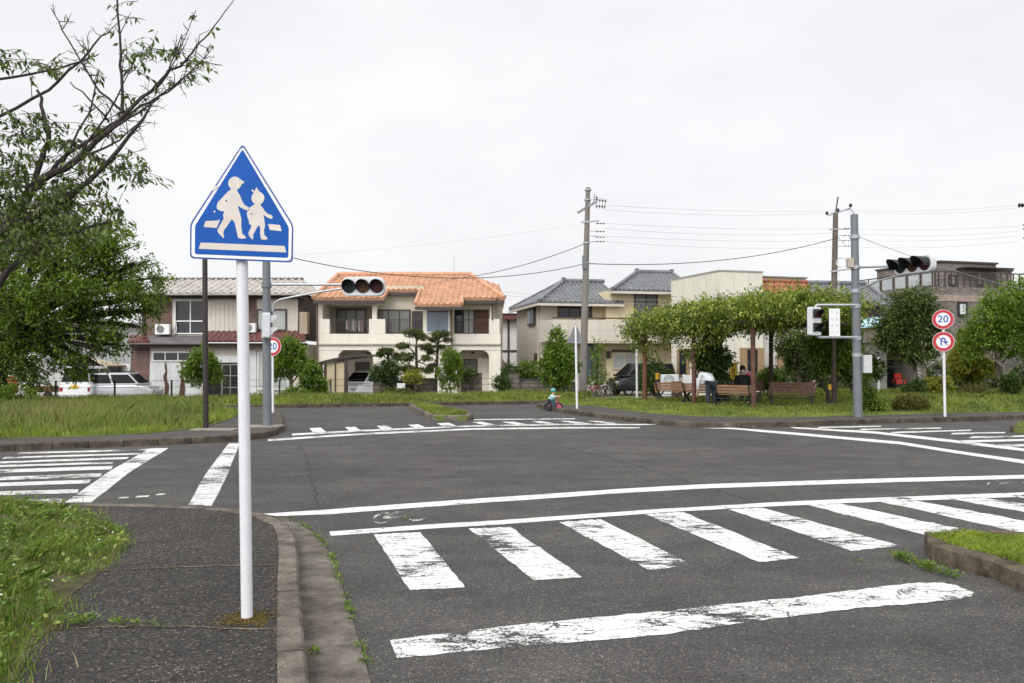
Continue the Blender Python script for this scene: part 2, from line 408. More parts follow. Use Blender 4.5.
# concrete footings by the two poles
mb = MB(); a = G(207.5, 429.5, .13); mb.box(a.x-.33, a.y-.2, .1, a.x+.62, a.y+.25, .142)
a = G(268, 426, .13); mb.box(a.x-.45, a.y-.35, .1, a.x+.3, a.y+.3, .139)
structure(mb, 'paving_slab', mat('old_paving_slab', (.24,.22,.18), .9, 0, .3, 3, .3, 50))
# --- far verge
vg = [farline(0, t) for t in (-45, -30, -15, -8, -4, 0, 5.6)]
vpoly = [xy(p, .10) for p in vg]+[xy(farline(4.6, 9), .10), xy(farline(4.6, -45), .10)]
structure(MB().slab(inset(vpoly, .07), .14), 'verge', M_SOIL)
kerb('kerb', vg, +1, .16, .125, m=M_KERBD, step=1.0)
# --- far right block
FR = Gs([(537,406.6),(541,409),(552,411.2),(566,413.4),(591,417),(620,420.8),(647,423.5),(670,426),(692,427.4),(733,428),(800,426.6),(875,423.8),(950,421.7),(1024,419.8),(1120,417.5),(1400,412)])
FRB = Gs([(690,401.2),(600,402.6),(552,404.4)])
fr_poly = [xy(p, .122) for p in FR]+[Vector((46, 25, .122)), Vector((46, 41, .122)), Vector((13, 39, .122))]+[xy(p, .122) for p in FRB]
structure(MB().slab(inset(fr_poly, .07), .14), 'pavement', M_WALKF)
kerb('kerb', FR, +1, .17, m=M_KERBD)
kerb('kerb', FRB, -1, .15, .15, m=M_KERBD)
FRG = Gs([(556,405.2),(575,404.6),(591,405.6),(618,409),(642,412),(665,414.3),(692,415.8),(735,417),(780,417.3),(830,416.4),(875,415),(950,413),(1024,411.5),(1150,409),(1400,404.5)], .13)
frg_poly = [xy(p) for p in FRG]+[Vector((45.5, 27, 0)), Vector((45.5, 40.5, 0)), Vector((13, 38.5, 0))]+[xy(p)-E2*.25 for p in FRB]
structure(MB().slab([xy(p, .135) for p in frg_poly], .1), 'lawn', M_SOIL)
# --- near right island
IS = Gs([(1200,688),(1060,590),(1024,568.5),(980,555.5),(950,548.5),(931,544),(919,540.5),(914.5,537.5),(916,534),(923,531.2),(937,529),(955,528.6),(985,530.2),(1024,532.6),(1130,538),(1400,548)], .15)
IS = [xy(p) for p in IS]
structure(MB().slab(inset([xy(p, .135) for p in IS[:3]+[IS[5]+Vector((.03,0,0)), IS[9], IS[11]]+IS[13:]], .10), .15), 'island', M_SOIL)
kerb('kerb', IS[::-1], +1, .14, .15, m=mottled('mossy_island_kerb', (.115,.092,.068), (.045,.038,.024), (.20,.17,.12), 6.0), step=.6, jit=.007)
# --- far median
FI = [xy(p) for p in Gs([(409,408.6),(429,419.2),(433,420.2),(438,420.8),(468,420.8),(472,420),(473,418.6),(446,412.5),(424,407.4),(414,407.2)])]
structure(MB().slab(inset([xy(p, .125) for p in FI], .06), .14), 'island', M_SOIL)
kerb('kerb', FI+[FI[0]], +1, .13, .14, m=M_KERB, step=.7)
# --- far island nose on the right
NI = [xy(p) for p in Gs([(1010,430.5),(1012,433),(1100,436.5),(1200,432),(1100,430),(1016,429)])]
structure(MB().slab(inset([xy(p, .125) for p in NI], .06), .14), 'island', M_SOIL)
kerb('kerb', NI+[NI[0]], +1, .13, .14, m=M_KERBD, step=.7)
# ---------------------------------------------------------------- road paint
ZP = .004
def paint(name, polys, m):
    mb = MB()
    for p in polys: mb.flat(Gs(p, ZP))
    o = structure(mb, name, m, flip=False); return o
def rough(p, k=.35, n=5):
    """ragged outline for thick road paint"""
    out = []
    for a, b in zip(p, p[1:]+p[:1]):
        for i in range(n):
            t = i/n; out.append((a[0]+(b[0]-a[0])*t+(random.uniform(-k, k) if i else 0), a[1]+(b[1]-a[1])*t+(random.uniform(-k, k)*.5 if i else 0)))
    return out
stop = [(390,640),(500,626.5),(575,619),(650,612),(725,604),(800,597),(845,591),(885,586),(920,582.3),(940,582.2),(958,586),(974,592.6),(972,596),(960,598.8),(910,604),(866,607),(800,615),(730,624.5),(663,634.6),(580,641.5),(500,647.7),(440,654),(397,657.8)]
paint('stop_line', [rough(stop, 1.0, 7)], M_PAINT3)
bars = [[(374,534.5),(420,532),(465,587),(410,590)], [(468.5,528.6),(510,526.8),(582,577),(534,580)], [(559,522),(601,519.4),(692.6,565),(648.5,570)],
        [(645,514),(683,512),(799,558),(759.5,562)], [(728.5,509.3),(762,507.6),(900,545.5),(852,551)], [(808,505),(840,503.4),(985,534),(938,538)],
        [(880,501.6),(912,500),(1070,529),(1023,533)], [(948,498.6),(978,497),(1150,522),(1105,526)], [(1010,495.6),(1040,494),(1200,515),(1160,519)]]
paint('crosswalk', [rough(b, .9, 14) for b in bars], M_PAINT)
la = [(329,531.5),(430,524.3),(500,520.2),(530,518),(640,510.2),(771,502.3),(850,498.6),(930,495.6),(1024,492.4),(1200,487.5),(1200,491.5),(1024,496.8),(930,500),(850,502.8),(771,506.4),(663,512.4),(530,522.2),(500,524.4),(430,528.6),(331,535.8)]
up_ = [(262,513.8),(330,509.3),(400,503.9),(470,499.0),(550,493.6),(630,488.2),(709,484.0),(800,480.9),(900,477.9),(1024,474.8),(1300,470.5)]
th_ = [2.2,4.9,4.9,4.7,4.5,4.3,4.2,4.2,4.0,3.7,3.0]
lb = up_+[(x+(14 if x == 262 else 0), y+t) for (x, y), t in list(zip(up_, th_))[::-1]]
paint('lane_line', [rough(la, .3, 5), rough(lb, .3, 5)], M_PAINT2)
lc = [(151,448),(168.5,448),(130,472),(91,502.4),(65,502.4),(108,472)]
ld = [(229,443.4),(240,443.2),(233,460),(225,480),(211.5,506),(188.5,504.5),(205,475),(220,455)]
paint('lane_line', [rough(lc, .35, 5), rough(ld, .35, 5)], M_PAINT)
lb_ = []
def hb(x0, y0, x1, y1, h0, h1): return [(x0, y0-h0/2), (x1, y1-h1/2), (x1-2, y1+h1/2), (x0-3, y0+h0/2)]
for (xr, yr, xl, yl, h) in [(151,449.4,20,453.4,1.6),(141,453.6,5,457.8,1.7),(129,458,-60,464.5,1.9),(114,462.6,-90,469,2.0),(113,467.6,-110,474.5,3.4),(102,475,-130,483,3.6),(91,481.4,-140,489.5,3.7),(79,491,-160,497.6,4.0),(63,500.7,-180,507.5,4.4)]:
    lb_.append(rough(hb(xl, yl, xr, yr, h, h), .35, 7))
paint('crosswalk', lb_, M_PAINT)
le = [(268,439.2),(360,433.0),(472,428.2),(570,427),(640,427.3),(640,428.2),(570,428.5),(472,429.7),(360,434.9),(268,441)]
lf = [(292,433.6),(358,430.0),(472,425.3),(570,423.6),(660,424.2),(640,425.2),(570,424.9),(472,426.7),(358,431.8),(292,435.6)]
lf2 = [(474,419.2),(534,418.6),(575,418.3),(575,419.1),(534,419.5),(474,420.1)]
paint('lane_line', [rough(le, .25, 6), rough(lf, .25, 6), lf2], M_PAINT)
fb = [[(309.5,428),(321,427.6),(327,433.0),(313,433.6)], [(345,427),(355,426.6),(361,430.4),(349,430.8)], [(377,425.8),(387,425.4),(394,429.2),(381,429.6)], [(408,424.8),(419,424.3),(427,427.7),(415,428)],
      [(437,423.2),(449,422.8),(457,426),(443,426.4)], [(472,421.9),(482,421.7),(500,425.8),(488,426)], [(501,421.6),(512,421.4),(532,425.2),(520,425.4)], [(531,421.3),(541,421.1),(563,424.6),(551,424.8)], [(560,421),(569,420.8),(592,423.8),(580,424)], [(588,420.8),(597,420.8),(618,423.4),(606,423.6)]]
paint('crosswalk', [rough(b, .4, 5) for b in fb], paintmat('half_gone_paint', .45, .5, GA, 2.0))
lg = [(700,427.9),(733,427.6),(780,431.2),(899,441.6),(960,451),(1024,460),(1150,480),(1150,485),(1024,463.6),(960,453.8),(899,444.2),(780,433.6),(733,429.2)]
lh = [(790,427.0),(875,431.3),(950,439.5),(1024,448.4),(1150,464),(1150,467),(1024,451.2),(950,442),(875,433.6),(795,428.4)]
paint('lane_line', [rough(lg, .25, 5), rough(lh, .25, 5)], M_PAINT2)
rb = [hb(820,427.4,882,426.2,1.2,1.0), hb(862,429.4,942,428.0,1.3,1.1), hb(892,432.6,972,430.2,1.5,1.2), hb(953,433.6,1006,432.6,1.5,1.3), hb(972,437.2,1060,435.4,1.8,1.6), hb(962,441.4,1080,438.8,2.2,2.0), hb(998,445.6,1100,443.8,2.4,2.2)]
paint('crosswalk', [rough(b, .3, 6) for b in rb], M_PAINT)
# two almost worn-away bicycle marks
def bikemark(x0, y0, x1, y1):
    P = []
    def q(u, v): return (x0+(x1-x0)*u+(1-v)*6, y0+(y1-y0)*v-4*u)
    def seg(a, b, w=.07):
        P.append([q(a[0], a[1]-w), q(b[0], b[1]-w), q(b[0]+.03, b[1]+w), q(a[0]+.03, a[1]+w)])
    for cx in (.2, .8):
        for k in range(10):
            a0, a1 = k*.628, (k+1)*.628
            seg((cx+.17*math.cos(a0), .55+.36*math.sin(a0)), (cx+.17*math.cos(a1), .55+.36*math.sin(a1)), .05)
    for s in [((.2,.55),(.4,.2)),((.4,.2),(.7,.22)),((.7,.22),(.8,.55)),((.4,.2),(.5,.6)),((.5,.6),(.72,.22)),((.2,.55),(.5,.6)),((.35,.1),(.46,.1)),((.68,.08),(.8,.14))]: seg(*s)
    return P
paint('bicycle_mark', bikemark(368, 511, 426, 525), M_FAINT)
paint('bicycle_mark', bikemark(982, 480.5, 1040, 487), M_FAINT)
paint('bicycle_mark', [rough(hb(138,496.6,150,496,1.6,1.6), .3, 5), rough(hb(158,494.5,166,494,1.2,1.2), .3, 4), rough(hb(120,497.8,130,497.4,1.2,1.0), .3, 4)], M_PAINT3)
# tar-filled cracks
M_CRACK = mat('tar_crack', (.030,.029,.028), .9, 0, .3, 12)
mb = MB()
def crack(px, w, z=.0025):
    p = resample(Gs(px), .25); q = [p[0]]+[a+Vector((random.gauss(0,.02), random.gauss(0,.03), 0)) for a in p[1:-1]]+[p[-1]]
    ribbon(mb, q, w, z, .4)
crack([(299,444),(305,455),(310,473),(316,498),(318,511)], .022)
crack([(560,446),(575,449.5),(610,458),(648,470),(672,477),(690,482)], .022)
crack([(704,483),(716,489),(760,505)], .018)
crack([(896,452),(905,458),(900,466)], .015)
structure(mb, 'road_crack', M_CRACK, flip=False)
# ---------------------------------------------------------------- grass
def inpoly(P, poly):
    x, y = P[:, 0], P[:, 1]; ins = np.zeros(len(P), bool); n = len(poly); j = n-1
    for i in range(n):
        xi, yi, xj, yj = poly[i][0], poly[i][1], poly[j][0], poly[j][1]
        with np.errstate(divide='ignore', invalid='ignore'):
            c = ((yi > y) != (yj > y)) & (x < (xj-xi)*(y-yi)/(yj-yi+1e-12)+xi)
        ins ^= c; j = i
    return ins
def sample(poly, n, clip=None):
    a = np.array([[p[0], p[1]] for p in poly]); lo, hi = a.min(0), a.max(0)
    if clip: lo = np.maximum(lo, clip[0]); hi = np.minimum(hi, clip[1])
    out = np.zeros((0, 2))
    while len(out) < n:
        P = rng.uniform(lo, hi, (n*2, 2)); out = np.vstack([out, P[inpoly(P, a)]])
    return out[:n]
def wob(P, s, seed=0):
    r = np.random.default_rng(seed); t = np.zeros(len(P))
    for k in range(6):
        d = r.normal(size=P.shape[1])*s*(1+k*.6); t += np.sin(P@d+r.uniform(0, 6.28))/(1+k*.5)
    return t/2.2
def npmesh(name, V, Fc, nv, mats, parent=None, mi=None, smooth=False):
    me = bpy.data.meshes.new(name); V = np.ascontiguousarray(V, np.float32); Fc = np.ascontiguousarray(Fc, np.int32)
    me.vertices.add(len(V)); me.vertices.foreach_set('co', V.ravel())
    me.loops.add(Fc.size); me.loops.foreach_set('vertex_index', Fc.ravel())
    me.polygons.add(len(Fc)); me.polygons.foreach_set('loop_start', np.arange(0, Fc.size, nv, dtype=np.int32))
    if not isinstance(mats, (list, tuple)): mats = [mats]
    for m in mats: me.materials.append(m)
    if mi is not None: me.polygons.foreach_set('material_index', mi.astype(np.int32))
    me.update(calc_edges=True); me.validate()
    o = link(bpy.data.objects.new(name, me)); o.parent = parent; return o
def blades(P, z, h, wd, lean=.35, bend=.5):
    """quad blade: two base corners, then a mid bend folded into a 4-point tapered face"""
    n = len(P); az = rng.uniform(0, 6.283, n); la = rng.uniform(0, 6.283, n); l = h*np.abs(rng.normal(0, lean, n))
    s = np.stack([np.cos(az), np.sin(az), np.zeros(n)], 1)*(wd/2)[:, None]
    b = np.stack([P[:, 0], P[:, 1], np.full(n, z) if np.isscalar(z) else z], 1)
    d = np.stack([np.cos(la)*l, np.sin(la)*l, h], 1)
    mid = b+d*.55; mid[:, 2] += h*.08; tip = b+d; tip[:, :2] += d[:, :2]*bend
    V = np.stack([b-s, b+s, mid+s*.8, tip, mid-s*.8], 1).reshape(-1, 3)
    Fc = np.arange(n*5).reshape(n, 5); return V, Fc
def grass(name, poly, z, n, h0, h1, wd, m, clip=None, hs=.8, lean=.35, hfun=None, rag=0):
    P = sample(poly, n, clip)
    if rag: P = P+(rng.normal(0, 1, (n, 2))*rag*np.clip(1+wob(P, 3.0, 9), .1, 2)[:, None])
    if rag: P = P[wob(P, 2.4, 21) > -.60]; n = len(P)
    k = .5+.5*wob(P, hs, 3)
    h = (h0+(h1-h0)*np.clip(k, 0, 1))*rng.uniform(.6, 1.15, n)
    if hfun is not None: h *= hfun(P)
    V, Fc = blades(P, z, h, np.full(n, wd)*rng.uniform(.7, 1.3, n), lean)
    o = npmesh(name, V, Fc, 5, m); return tag(o, kind='stuff')
M_GR = leafmat('lawn_grass', (.12,.18,.034), (.19,.25,.050), (.31,.33,.11), .95, .35, .9)
M_GRI = leafmat('bright_clipped_grass', (.15,.23,.03), (.24,.33,.045), (.36,.40,.09), .6, .35, 5)
M_GRT = leafmat('tall_seeding_grass', (.095,.165,.033), (.17,.235,.050), (.31,.32,.12), .85, .3, .7)
M_GRN = leafmat('lush_weed_grass', (.085,.19,.022), (.15,.26,.036), (.29,.31,.10), .9, .32, 2.6)
def dist_line(P, line):
    best = np.full(len(P), 1e9)
    for a, b in zip(line, line[1:]):
        a = np.array(a[:2]); b = np.array(b[:2]); ab = b-a; t = np.clip(((P-a)@ab)/(ab@ab), 0, 1)
        best = np.minimum(best, np.linalg.norm(P-(a+t[:, None]*ab), axis=1))
    return best
FLGl = [tuple(p) for p in FLG]
def tall(P):
    d = dist_line(P, FLGl); return np.clip(.22+d*.55, .2, 1.0)
grass('tall_grass', flg_poly, .135, 100000, .27, .48, .009, M_GRT, ((-24, 14), (-5, 32)), .8, .22, tall)
grass('seeding_grass', flg_poly, .135, 15000, .36, .56, .007, leafmat('tan_seed_stalks', (.16,.14,.06), (.29,.24,.12), (.42,.36,.20), .5, .3, .6), ((-24, 14), (-5, 32)), .45, .25, lambda P: tall(P)*np.where(wob(P, .9, 12) > -.1, 1, .35))
grass('short_grass', flg_poly, .135, 42000, .12, .22, .012, M_GRI, ((-24, 14), (-5, 32)), .8, .4, lambda P: np.where(dist_line(P, FLGl) < .9, 1, .1))
grass('verge_grass', vpoly, .10, 34000, .16, .34, .024, M_GR, ((-20, 20), (12, 42)), .8, .4, lambda P: np.clip(.35+dist_line(P, [tuple(p) for p in vg])*.6, .3, 1))
FRGl = [tuple(p) for p in FRG]
grass('lawn_grass', frg_poly, .135, 80000, .06, .17, .020, M_GR, ((1, 20), (27, 42)), .6, .45, lambda P: np.clip(.45+dist_line(P, FRGl)*.25, .4, 1.3)*np.where(P[:,0] > 12, 1.9, 1))
shr = lambda poly, k: [Vector(p)+(sum((Vector(q) for q in poly), Vector((0,0,0)))/len(poly)-Vector(p))*k for p in poly]
isl = [IS[2]+Vector((.14,.05,0)), IS[5]+Vector((.17,-.02,0)), IS[7]+Vector((.14,.02,0)), IS[9]+Vector((.06,-.12,0)), IS[11]+Vector((0,-.15,0)), IS[13]+Vector((0,-.14,0)), IS[14]+Vector((0,-.14,0)), IS[0]+Vector((.3,.3,0)), IS[1]+Vector((.15,.08,0))]
grass('island_grass', isl, .135, 18000, .03, .07, .0055, M_GRI, ((3, 5), (6, 8)), 2.5, .45)
grass('island_grass', shr(FI, .16), .125, 3500, .07, .14, .014, M_GR, None, 1.5, .4)
grass('island_grass', shr(NI, .12), .125, 1500, .05, .10, .016, M_GR)
NLG = Gs([(-80,500),(20,500.5),(66,507),(100,520),(131,534),(125,548),(111.7,562.5),(92,580),(73,594),(62,612),(60,626),(45,634),(31,648),(22,668),(12,690),(-60,760),(-400,700),(-300,520)], .122)
nlg = [xy(p) for p in NLG]
structure(MB().flat([xy(p, .126) for p in nlg]), 'turf', mottled('verge_earth', (.085,.080,.036), (.040,.036,.020), (.14,.125,.065), 9.0))
NLGl = [tuple(p) for p in NLG[1:15]]
cl_ = ((-7, 2.5), (0, 9.4))
edge = lambda P: np.clip(.4+dist_line(P, NLGl)*1.6, .35, 1.25)
grass('verge_grass', nlg, .126, 40000, .045, .165, .0055, M_GRN, cl_, 2.2, .55, edge, .045)
grass('dry_grass', nlg, .126, 9000, .04, .15, .005, leafmat('dry_straw', (.12,.095,.045), (.22,.18,.09), (.34,.29,.16), .5, .25, 3), cl_, 2.2, .7, edge, .07)
# broad-leaved weeds and clover between the blades
def leaves(name, C, D, Nn, L, W, m, parent=None, fold=.18):
    """many small pointed leaves: C base, D axis, Nn approx. normal"""
    n = len(C); D = D/np.linalg.norm(D, axis=1, keepdims=True)
    S = np.cross(D, Nn); S /= np.linalg.norm(S, axis=1, keepdims=True)+1e-9; U = np.cross(S, D)
    L = np.broadcast_to(L, n)[:, None]; W = np.broadcast_to(W, n)[:, None]
    V = np.stack([C, C+D*L*.45+S*W/2+U*W*fold, C+D*L-U*L*.06, C+D*L*.45-S*W/2+U*W*fold], 1).reshape(-1, 3)
    Mi = np.array(chain(parent).inverted()) if parent is not None else None
    if Mi is not None: V = V@Mi[:3, :3].T+Mi[:3, 3]
    return npmesh(name, V, np.arange(n*4).reshape(n, 4), 4, m, parent)
P = sample(nlg, 2400, cl_); n = len(P); az = rng.uniform(0, 6.28, n)
C = np.stack([P[:, 0], P[:, 1], .126+rng.uniform(.03, .17, n)*edge(P)], 1)
D = np.stack([np.cos(az), np.sin(az), rng.uniform(-.2, .7, n)], 1)
tag(leaves('weeds', C, D, np.tile([0, 0, 1.0], (n, 1))+rng.normal(0, .3, (n, 3)), rng.uniform(.03, .075, n), rng.uniform(.018, .034, n), M_GRN), kind='stuff')
mb = MB()
for p in sample(nlg, 34, ((-5, 3.6), (-1.5, 9.3))): mb.ball((p[0], p[1], .126+random.uniform(.06, .15)), .0075, .0075, .006, 6, 4)
tag(mb.build('clover_flowers', M_WHITE), kind='stuff')
# weeds along the gutter, the island foot and the joint
M_WEED = leafmat('gutter_weed', (.06,.13,.018), (.11,.19,.03), (.22,.28,.06), .5, .35, 6)
def weedline(px, n, spread, z, hmax, clusters):
    line = resample(Gs(px, z), .02); C = []; Dd = []
    cs = [random.choice(line) for _ in range(clusters)]
    for _ in range(n):
        q = random.choice(cs); a = random.uniform(0, 6.28); r = abs(random.gauss(0, spread))
        C.append((q.x+math.cos(a)*r, q.y+math.sin(a)*r, z+random.uniform(.002, hmax))); Dd.append((math.cos(a), math.sin(a), random.uniform(.1, 1.2)))
    return np.array(C), np.array(Dd)
def litter(name, P, z, L0, L1, m, k=.6):
    n = len(P); az = rng.uniform(0, 6.28, n); C = np.stack([P[:, 0], P[:, 1], np.full(n, z)+rng.uniform(.001, .004, n)], 1)
    D = np.stack([np.cos(az), np.sin(az), rng.uniform(-.02, .1, n)], 1)
    return tag(leaves(name, C, D, np.tile([0, 0, 1.0], (n, 1)), rng.uniform(L0, L1, n), rng.uniform(L0, L1, n)*k, m), kind='stuff')
P = rng.normal(0, 1, (900, 2))*np.array([.085, .075])+np.array([MOSS_AT.x-.01, MOSS_AT.y-.0]); P = P[P[:, 0] < MOSS_AT.x+.135]
litter('moss', P, .122, .008, .022, leafmat('olive_moss', (.10,.070,.014), (.15,.105,.022), (.20,.15,.04), .5, .1, 9), .9)
def along(px, z, n, sd):
    l = resample([xy(q) for q in Gs(px, z)], .01); k = rng.integers(0, len(l), n); q = np.array([[l[i].x, l[i].y] for i in k]); d = 1+.6*wob(q, 5, 2); return q[d > .75]+rng.normal(0, sd, (int((d > .75).sum()), 2))
M_LIT = leafmat('dry_leaf_litter', (.050,.035,.022), (.12,.085,.05), (.22,.17,.10), .5, .1, 9)
litter('leaf_litter', np.vstack([along([(276.5,683),(276,620),(275.5,560),(274,530),(262,518)], .122, 900, .012), along([(50,630),(110,627),(180,626.5),(235,629),(277,630)], .122, 420, .012), along([(100,571),(160,568),(220,566),(277,565)], .122, 380, .014),
    along([(22,668),(45,634),(73,594),(111.7,562.5),(131,534),(100,520)], .122, 700, .05), along([(150,530),(110,545)], .122, 90, .06)]), .1255, .006, .020, M_LIT)
litter('leaf_litter', np.vstack([along([(312,683),(304,600),(300,545)], .012, 200, .03), along([(362,660),(345,590),(322,540)], .012, 140, .04)]), .012, .006, .018, M_LIT)
cs, ds = [], []
for args in [([(284,518),(300,524),(318,536),(327,549)], 150, .012, .008, .022, 26), ([(331,556),(340,583),(349,610),(356,630)], 190, .012, .008, .024, 26), ([(360,645),(368,670)], 50, .012, .008, .02, 10),
             ([(310,648),(316,655)], 26, .014, .012, .025, 2), ([(60,626),(80,625),(88,624)], 130, .035, .126, .05, 5), ([(110,624),(160,628)], 60, .02, .126, .03, 8),
             ([(893,557),(905,562),(918,566),(930,571)], 420, .04, .004, .06, 14), ([(940,574),(960,580)], 90, .02, .004, .05, 8), ([(400,519),(408,519)], 14, .012, .004, .012, 2), ([(857,561),(862,562)], 10, .02, .004, .01, 2)]:
    c_, d_ = weedline(*args); cs.append(c_); ds.append(d_)
C = np.vstack(cs); D = np.vstack(ds); n = len(C)
tag(leaves('weeds', C, D, np.tile([0, 0, 1.0], (n, 1))+rng.normal(0, .4, (n, 3)), rng.uniform(.018, .045, n), rng.uniform(.010, .02, n), M_WEED), kind='stuff')
# ================================================================ signs, signals, poles, wires
def leanpole(mb, px0, z0, px1, r0, r1=None, n=16, Y=None):
    """post from a ground pixel to a pixel higher up at the same distance"""
    a = G(px0[0], px0[1], z0) if Y is None else at(px0[0], px0[1], Y)
    b = at(px1[0], px1[1], a.y); mb.tube([a, b], [r0, r1 or r0], n); return a, b
# ---- crossing sign in front
base = G(247, 617.5, .122)
cs_ = thing('crossing_sign', 'blue house-shaped school crossing sign with two walking children on a tall white post', 'road sign', base)
mb = MB(); a, b = leanpole(mb, (247, 617.5), .122, (240.8, 172), .034); mb.tube([b, b+Vector((0,0,.012))], [.034, .02], 16)
mb.build('post', M_POLEW, cs_, smooth=True)
Yp = base.y-.052; s_ = Yp/(860*5.69); O = at(242.1, 214.3, Yp)
def sg(a, b, d): return Vector((O.x+(a-308)*s_, O.y-d, O.z-(b-400)*s_))
def roundpoly(p, r, n=4):
    out = []
    for i in range(len(p)):
        a, q, c = Vector(p[i-1]), Vector(p[i]), Vector(p[(i+1) % len(p)])
        u, v = (a-q).normalized(), (c-q).normalized(); A, B = q+u*r, q+v*r
        for k in range(n+1):
            t = k/n; out.append(tuple((A*(1-t)+q*t)*(1-t)+(q*(1-t)+B*t)*t))
    return out
outer = roundpoly([(309,-6),(601,462),(599,677),(13,653),(12,455)], 26)
ring = roundpoly([(309,9),(593,466),(590,667),(22,644),(22,459)], 24)
field = roundpoly([(309,27),(576,474),(574,650),(41,628),(41,466)], 14)
pl = MB().prism(outer, sg, -.002, .002).build('sign_plate', mat('sign_rim_blue', (.012,.06,.26), .35), cs_)
MB().prism(ring, sg, .0021, .003).build('white_border', mat('sign_border_white', (.74,.75,.76), .35, 0, .08, 8), pl)
MB().prism(field, sg, .0031, .004).build('blue_field', M_BLUES, pl)
def circ(cx, cy, r, n=26): return [(cx+r*math.cos(t), cy+r*math.sin(t)) for t in np.linspace(0, 6.2832, n+1)[:-1]]
adult = [(250,250),(240,263),(228,270),(208,292),(190,312),(183,321),(172,328),(166,345),(164,362),(168,372),(185,381),(208,384),(201,405),(205,425),(190,452),(178,474),(169,492),(174,506),(190,524),(203,537),(208,530),(203,508),(207,492),(232,457),(251,429),(266,446),(277,490),(284,520),(289,537),(312,541),(334,537),(324,522),(311,512),(305,470),(305,428),(301,408),(291,376),(284,350),(300,361),(322,373),(345,379),(353,365),(322,346),(306,318),(296,290),(283,272),(276,250)]
mb = MB(); mb.prism(adult, sg, .0041, .005); mb.prism(circ(267,223,38)[::1], sg, .0041, .0052); mb.prism([(298,200),(323,216),(301,233)], sg, .0041, .0051)
mb.build('adult_figure', M_CREAMS, pl)
child = [(384,335),(372,350),(357,358),(342,376),(336,394),(340,416),(348,438),(351,458),(364,464),(358,482),(346,506),(350,524),(361,537),(370,546),(375,534),(372,520),(388,490),(403,463),(413,474),(413,510),(416,530),(419,544),(440,546),(457,542),(450,530),(437,520),(435,490),(441,464),(436,430),(431,404),(446,414),(464,424),(478,427),(485,416),(478,406),(458,399),(440,384),(428,366),(416,350),(412,335)]
mb = MB(); mb.prism(child, sg, .0041, .005); mb.prism(circ(399,308,37), sg, .0041, .0052)
mb.prism([(360,264),(368,258),(381,270),(386,250),(397,249),(396,266),(406,260),(405,272),(394,279),(380,284),(372,274)], sg, .0041, .0051)
mb.build('child_figure', M_CREAMS, pl)
for q in ([(101,440),(183,435),(165,479),(91,473)], [(457,456),(526,462),(536,497),(468,490)], [(75,562),(553,582),(563,619),(63,598)]): MB().prism(q, sg, .0041, .0048).build('crossing_stripe', M_CREAMS, pl)
for cx, cy, r in ((219,323,4.5),(363,398,4)): MB().prism(circ(cx, cy, r, 10), sg, .0053, .0068).build('rivet', M_BLACK, pl)
for q in ([(140,262),(150,240),(162,236),(183,240),(170,246),(160,258),(146,268)], [(146,384),(152,378),(158,386),(150,393)], [(172,436),(180,430),(184,438)]): MB().prism(q, sg, .0049, .0054).build('paint_chip', M_CREAMS, pl)
for yy in (196, 236):
    mb = MB(); c = at(241.5, yy, base.y); mb.tube([c-Vector((.0,0,.02)), c+Vector((0,0,.02))], .039, 16); mb.box(c.x-.05, c.y-.05, c.z-.015, c.x+.05, c.y-.035, c.z+.015); mb.build('clamp', M_GALV, cs_)
# ---- helper for round plates
def glyph_text(parent, txt, size, m, M):
    cu = bpy.data.curves.new('numeral', 'FONT'); cu.body = txt; cu.size = size; cu.align_x = 'CENTER'; cu.align_y = 'CENTER'; cu.extrude = .0008; cu.offset = size*.012
    o = link(bpy.data.objects.new('numeral', cu)); dg = bpy.context.evaluated_depsgraph_get(); me = bpy.data.meshes.new_from_object(o.evaluated_get(dg)); bpy.data.objects.remove(o)
    me.materials.clear(); me.materials.append(m); o = link(bpy.data.objects.new('numeral', me)); o.parent = parent; o.matrix_basis = M; return o
def round_plate(root, c, r, yaw, kind):
    """c centre (world); faces -Y turned by yaw about Z"""
    Rm = Matrix.Rotation(yaw, 3, 'Z'); n = Rm @ Vector((0,-1,0)); ex = Rm @ Vector((1,0,0)); c = Vector(c)
    p = MB().disc(c, r, n, .004, 36).build('sign_plate', M_WHITE, root)
    MB().disc(c+n*.0042, r*.965, n, .0008, 36).build('red_ring', M_REDS, p)
    MB().disc(c+n*.0052, r*.66, n, .0008, 36).build('white_face', M_WHITE, p)
    fn = lambda a, b, d: c+ex*(a*r)+Vector((0,0,1))*(b*r)+n*(.0061+d)
    if kind == '20':
        M = Matrix((ex, Vector((0,0,1)), n)).transposed().to_4x4(); M.translation = c+n*.0065-Vector((0,0,r*.0))
        glyph_text(p, '20', r*1.02, M_SBLUE, chain(p).inverted() @ M)
    else:
        mb = MB(); ar = []
        for k in range(11):
            t = math.pi*(1-k/10); ar.append((-.02+.28*math.cos(t)*.86, .16+.26*math.sin(t)))
        inn = [(-.02+.12*math.cos(math.pi*k/10)*.9, .16+.10*math.sin(math.pi*k/10)) for k in range(11)]
        mb.prism([(-.26,-.42)]+ar+[(.22,.0),(.11,.0)]+inn+[(-.13,.1),(-.13,-.42)], fn, .001, .0020)
        mb.prism([(-.02,.04),(.46,.04),(.24,-.28)], fn, .001, .0022)
        mb.build('turn_arrow', M_SBLUE, p)
        MB().prism([(-.49,.43),(-.43,.49),(.49,-.43),(.43,-.49)], fn, 0, .0008).build('red_slash', M_REDS, p)
    return p
b0 = G(945, 416.5, .122)
t = thing('round_sign_post', 'white post carrying a red ringed 20 plate above a no U-turn plate', 'road sign', b0, 0, 'round plate road signs')
mb = MB(); leanpole(mb, (945, 416.5), .122, (943, 310), .036); mb.build('post', M_POLEW, t, smooth=True)
round_plate(t, at(943, 319.3, b0.y-.05), 9.9/860*b0.y, R(-30), '20')
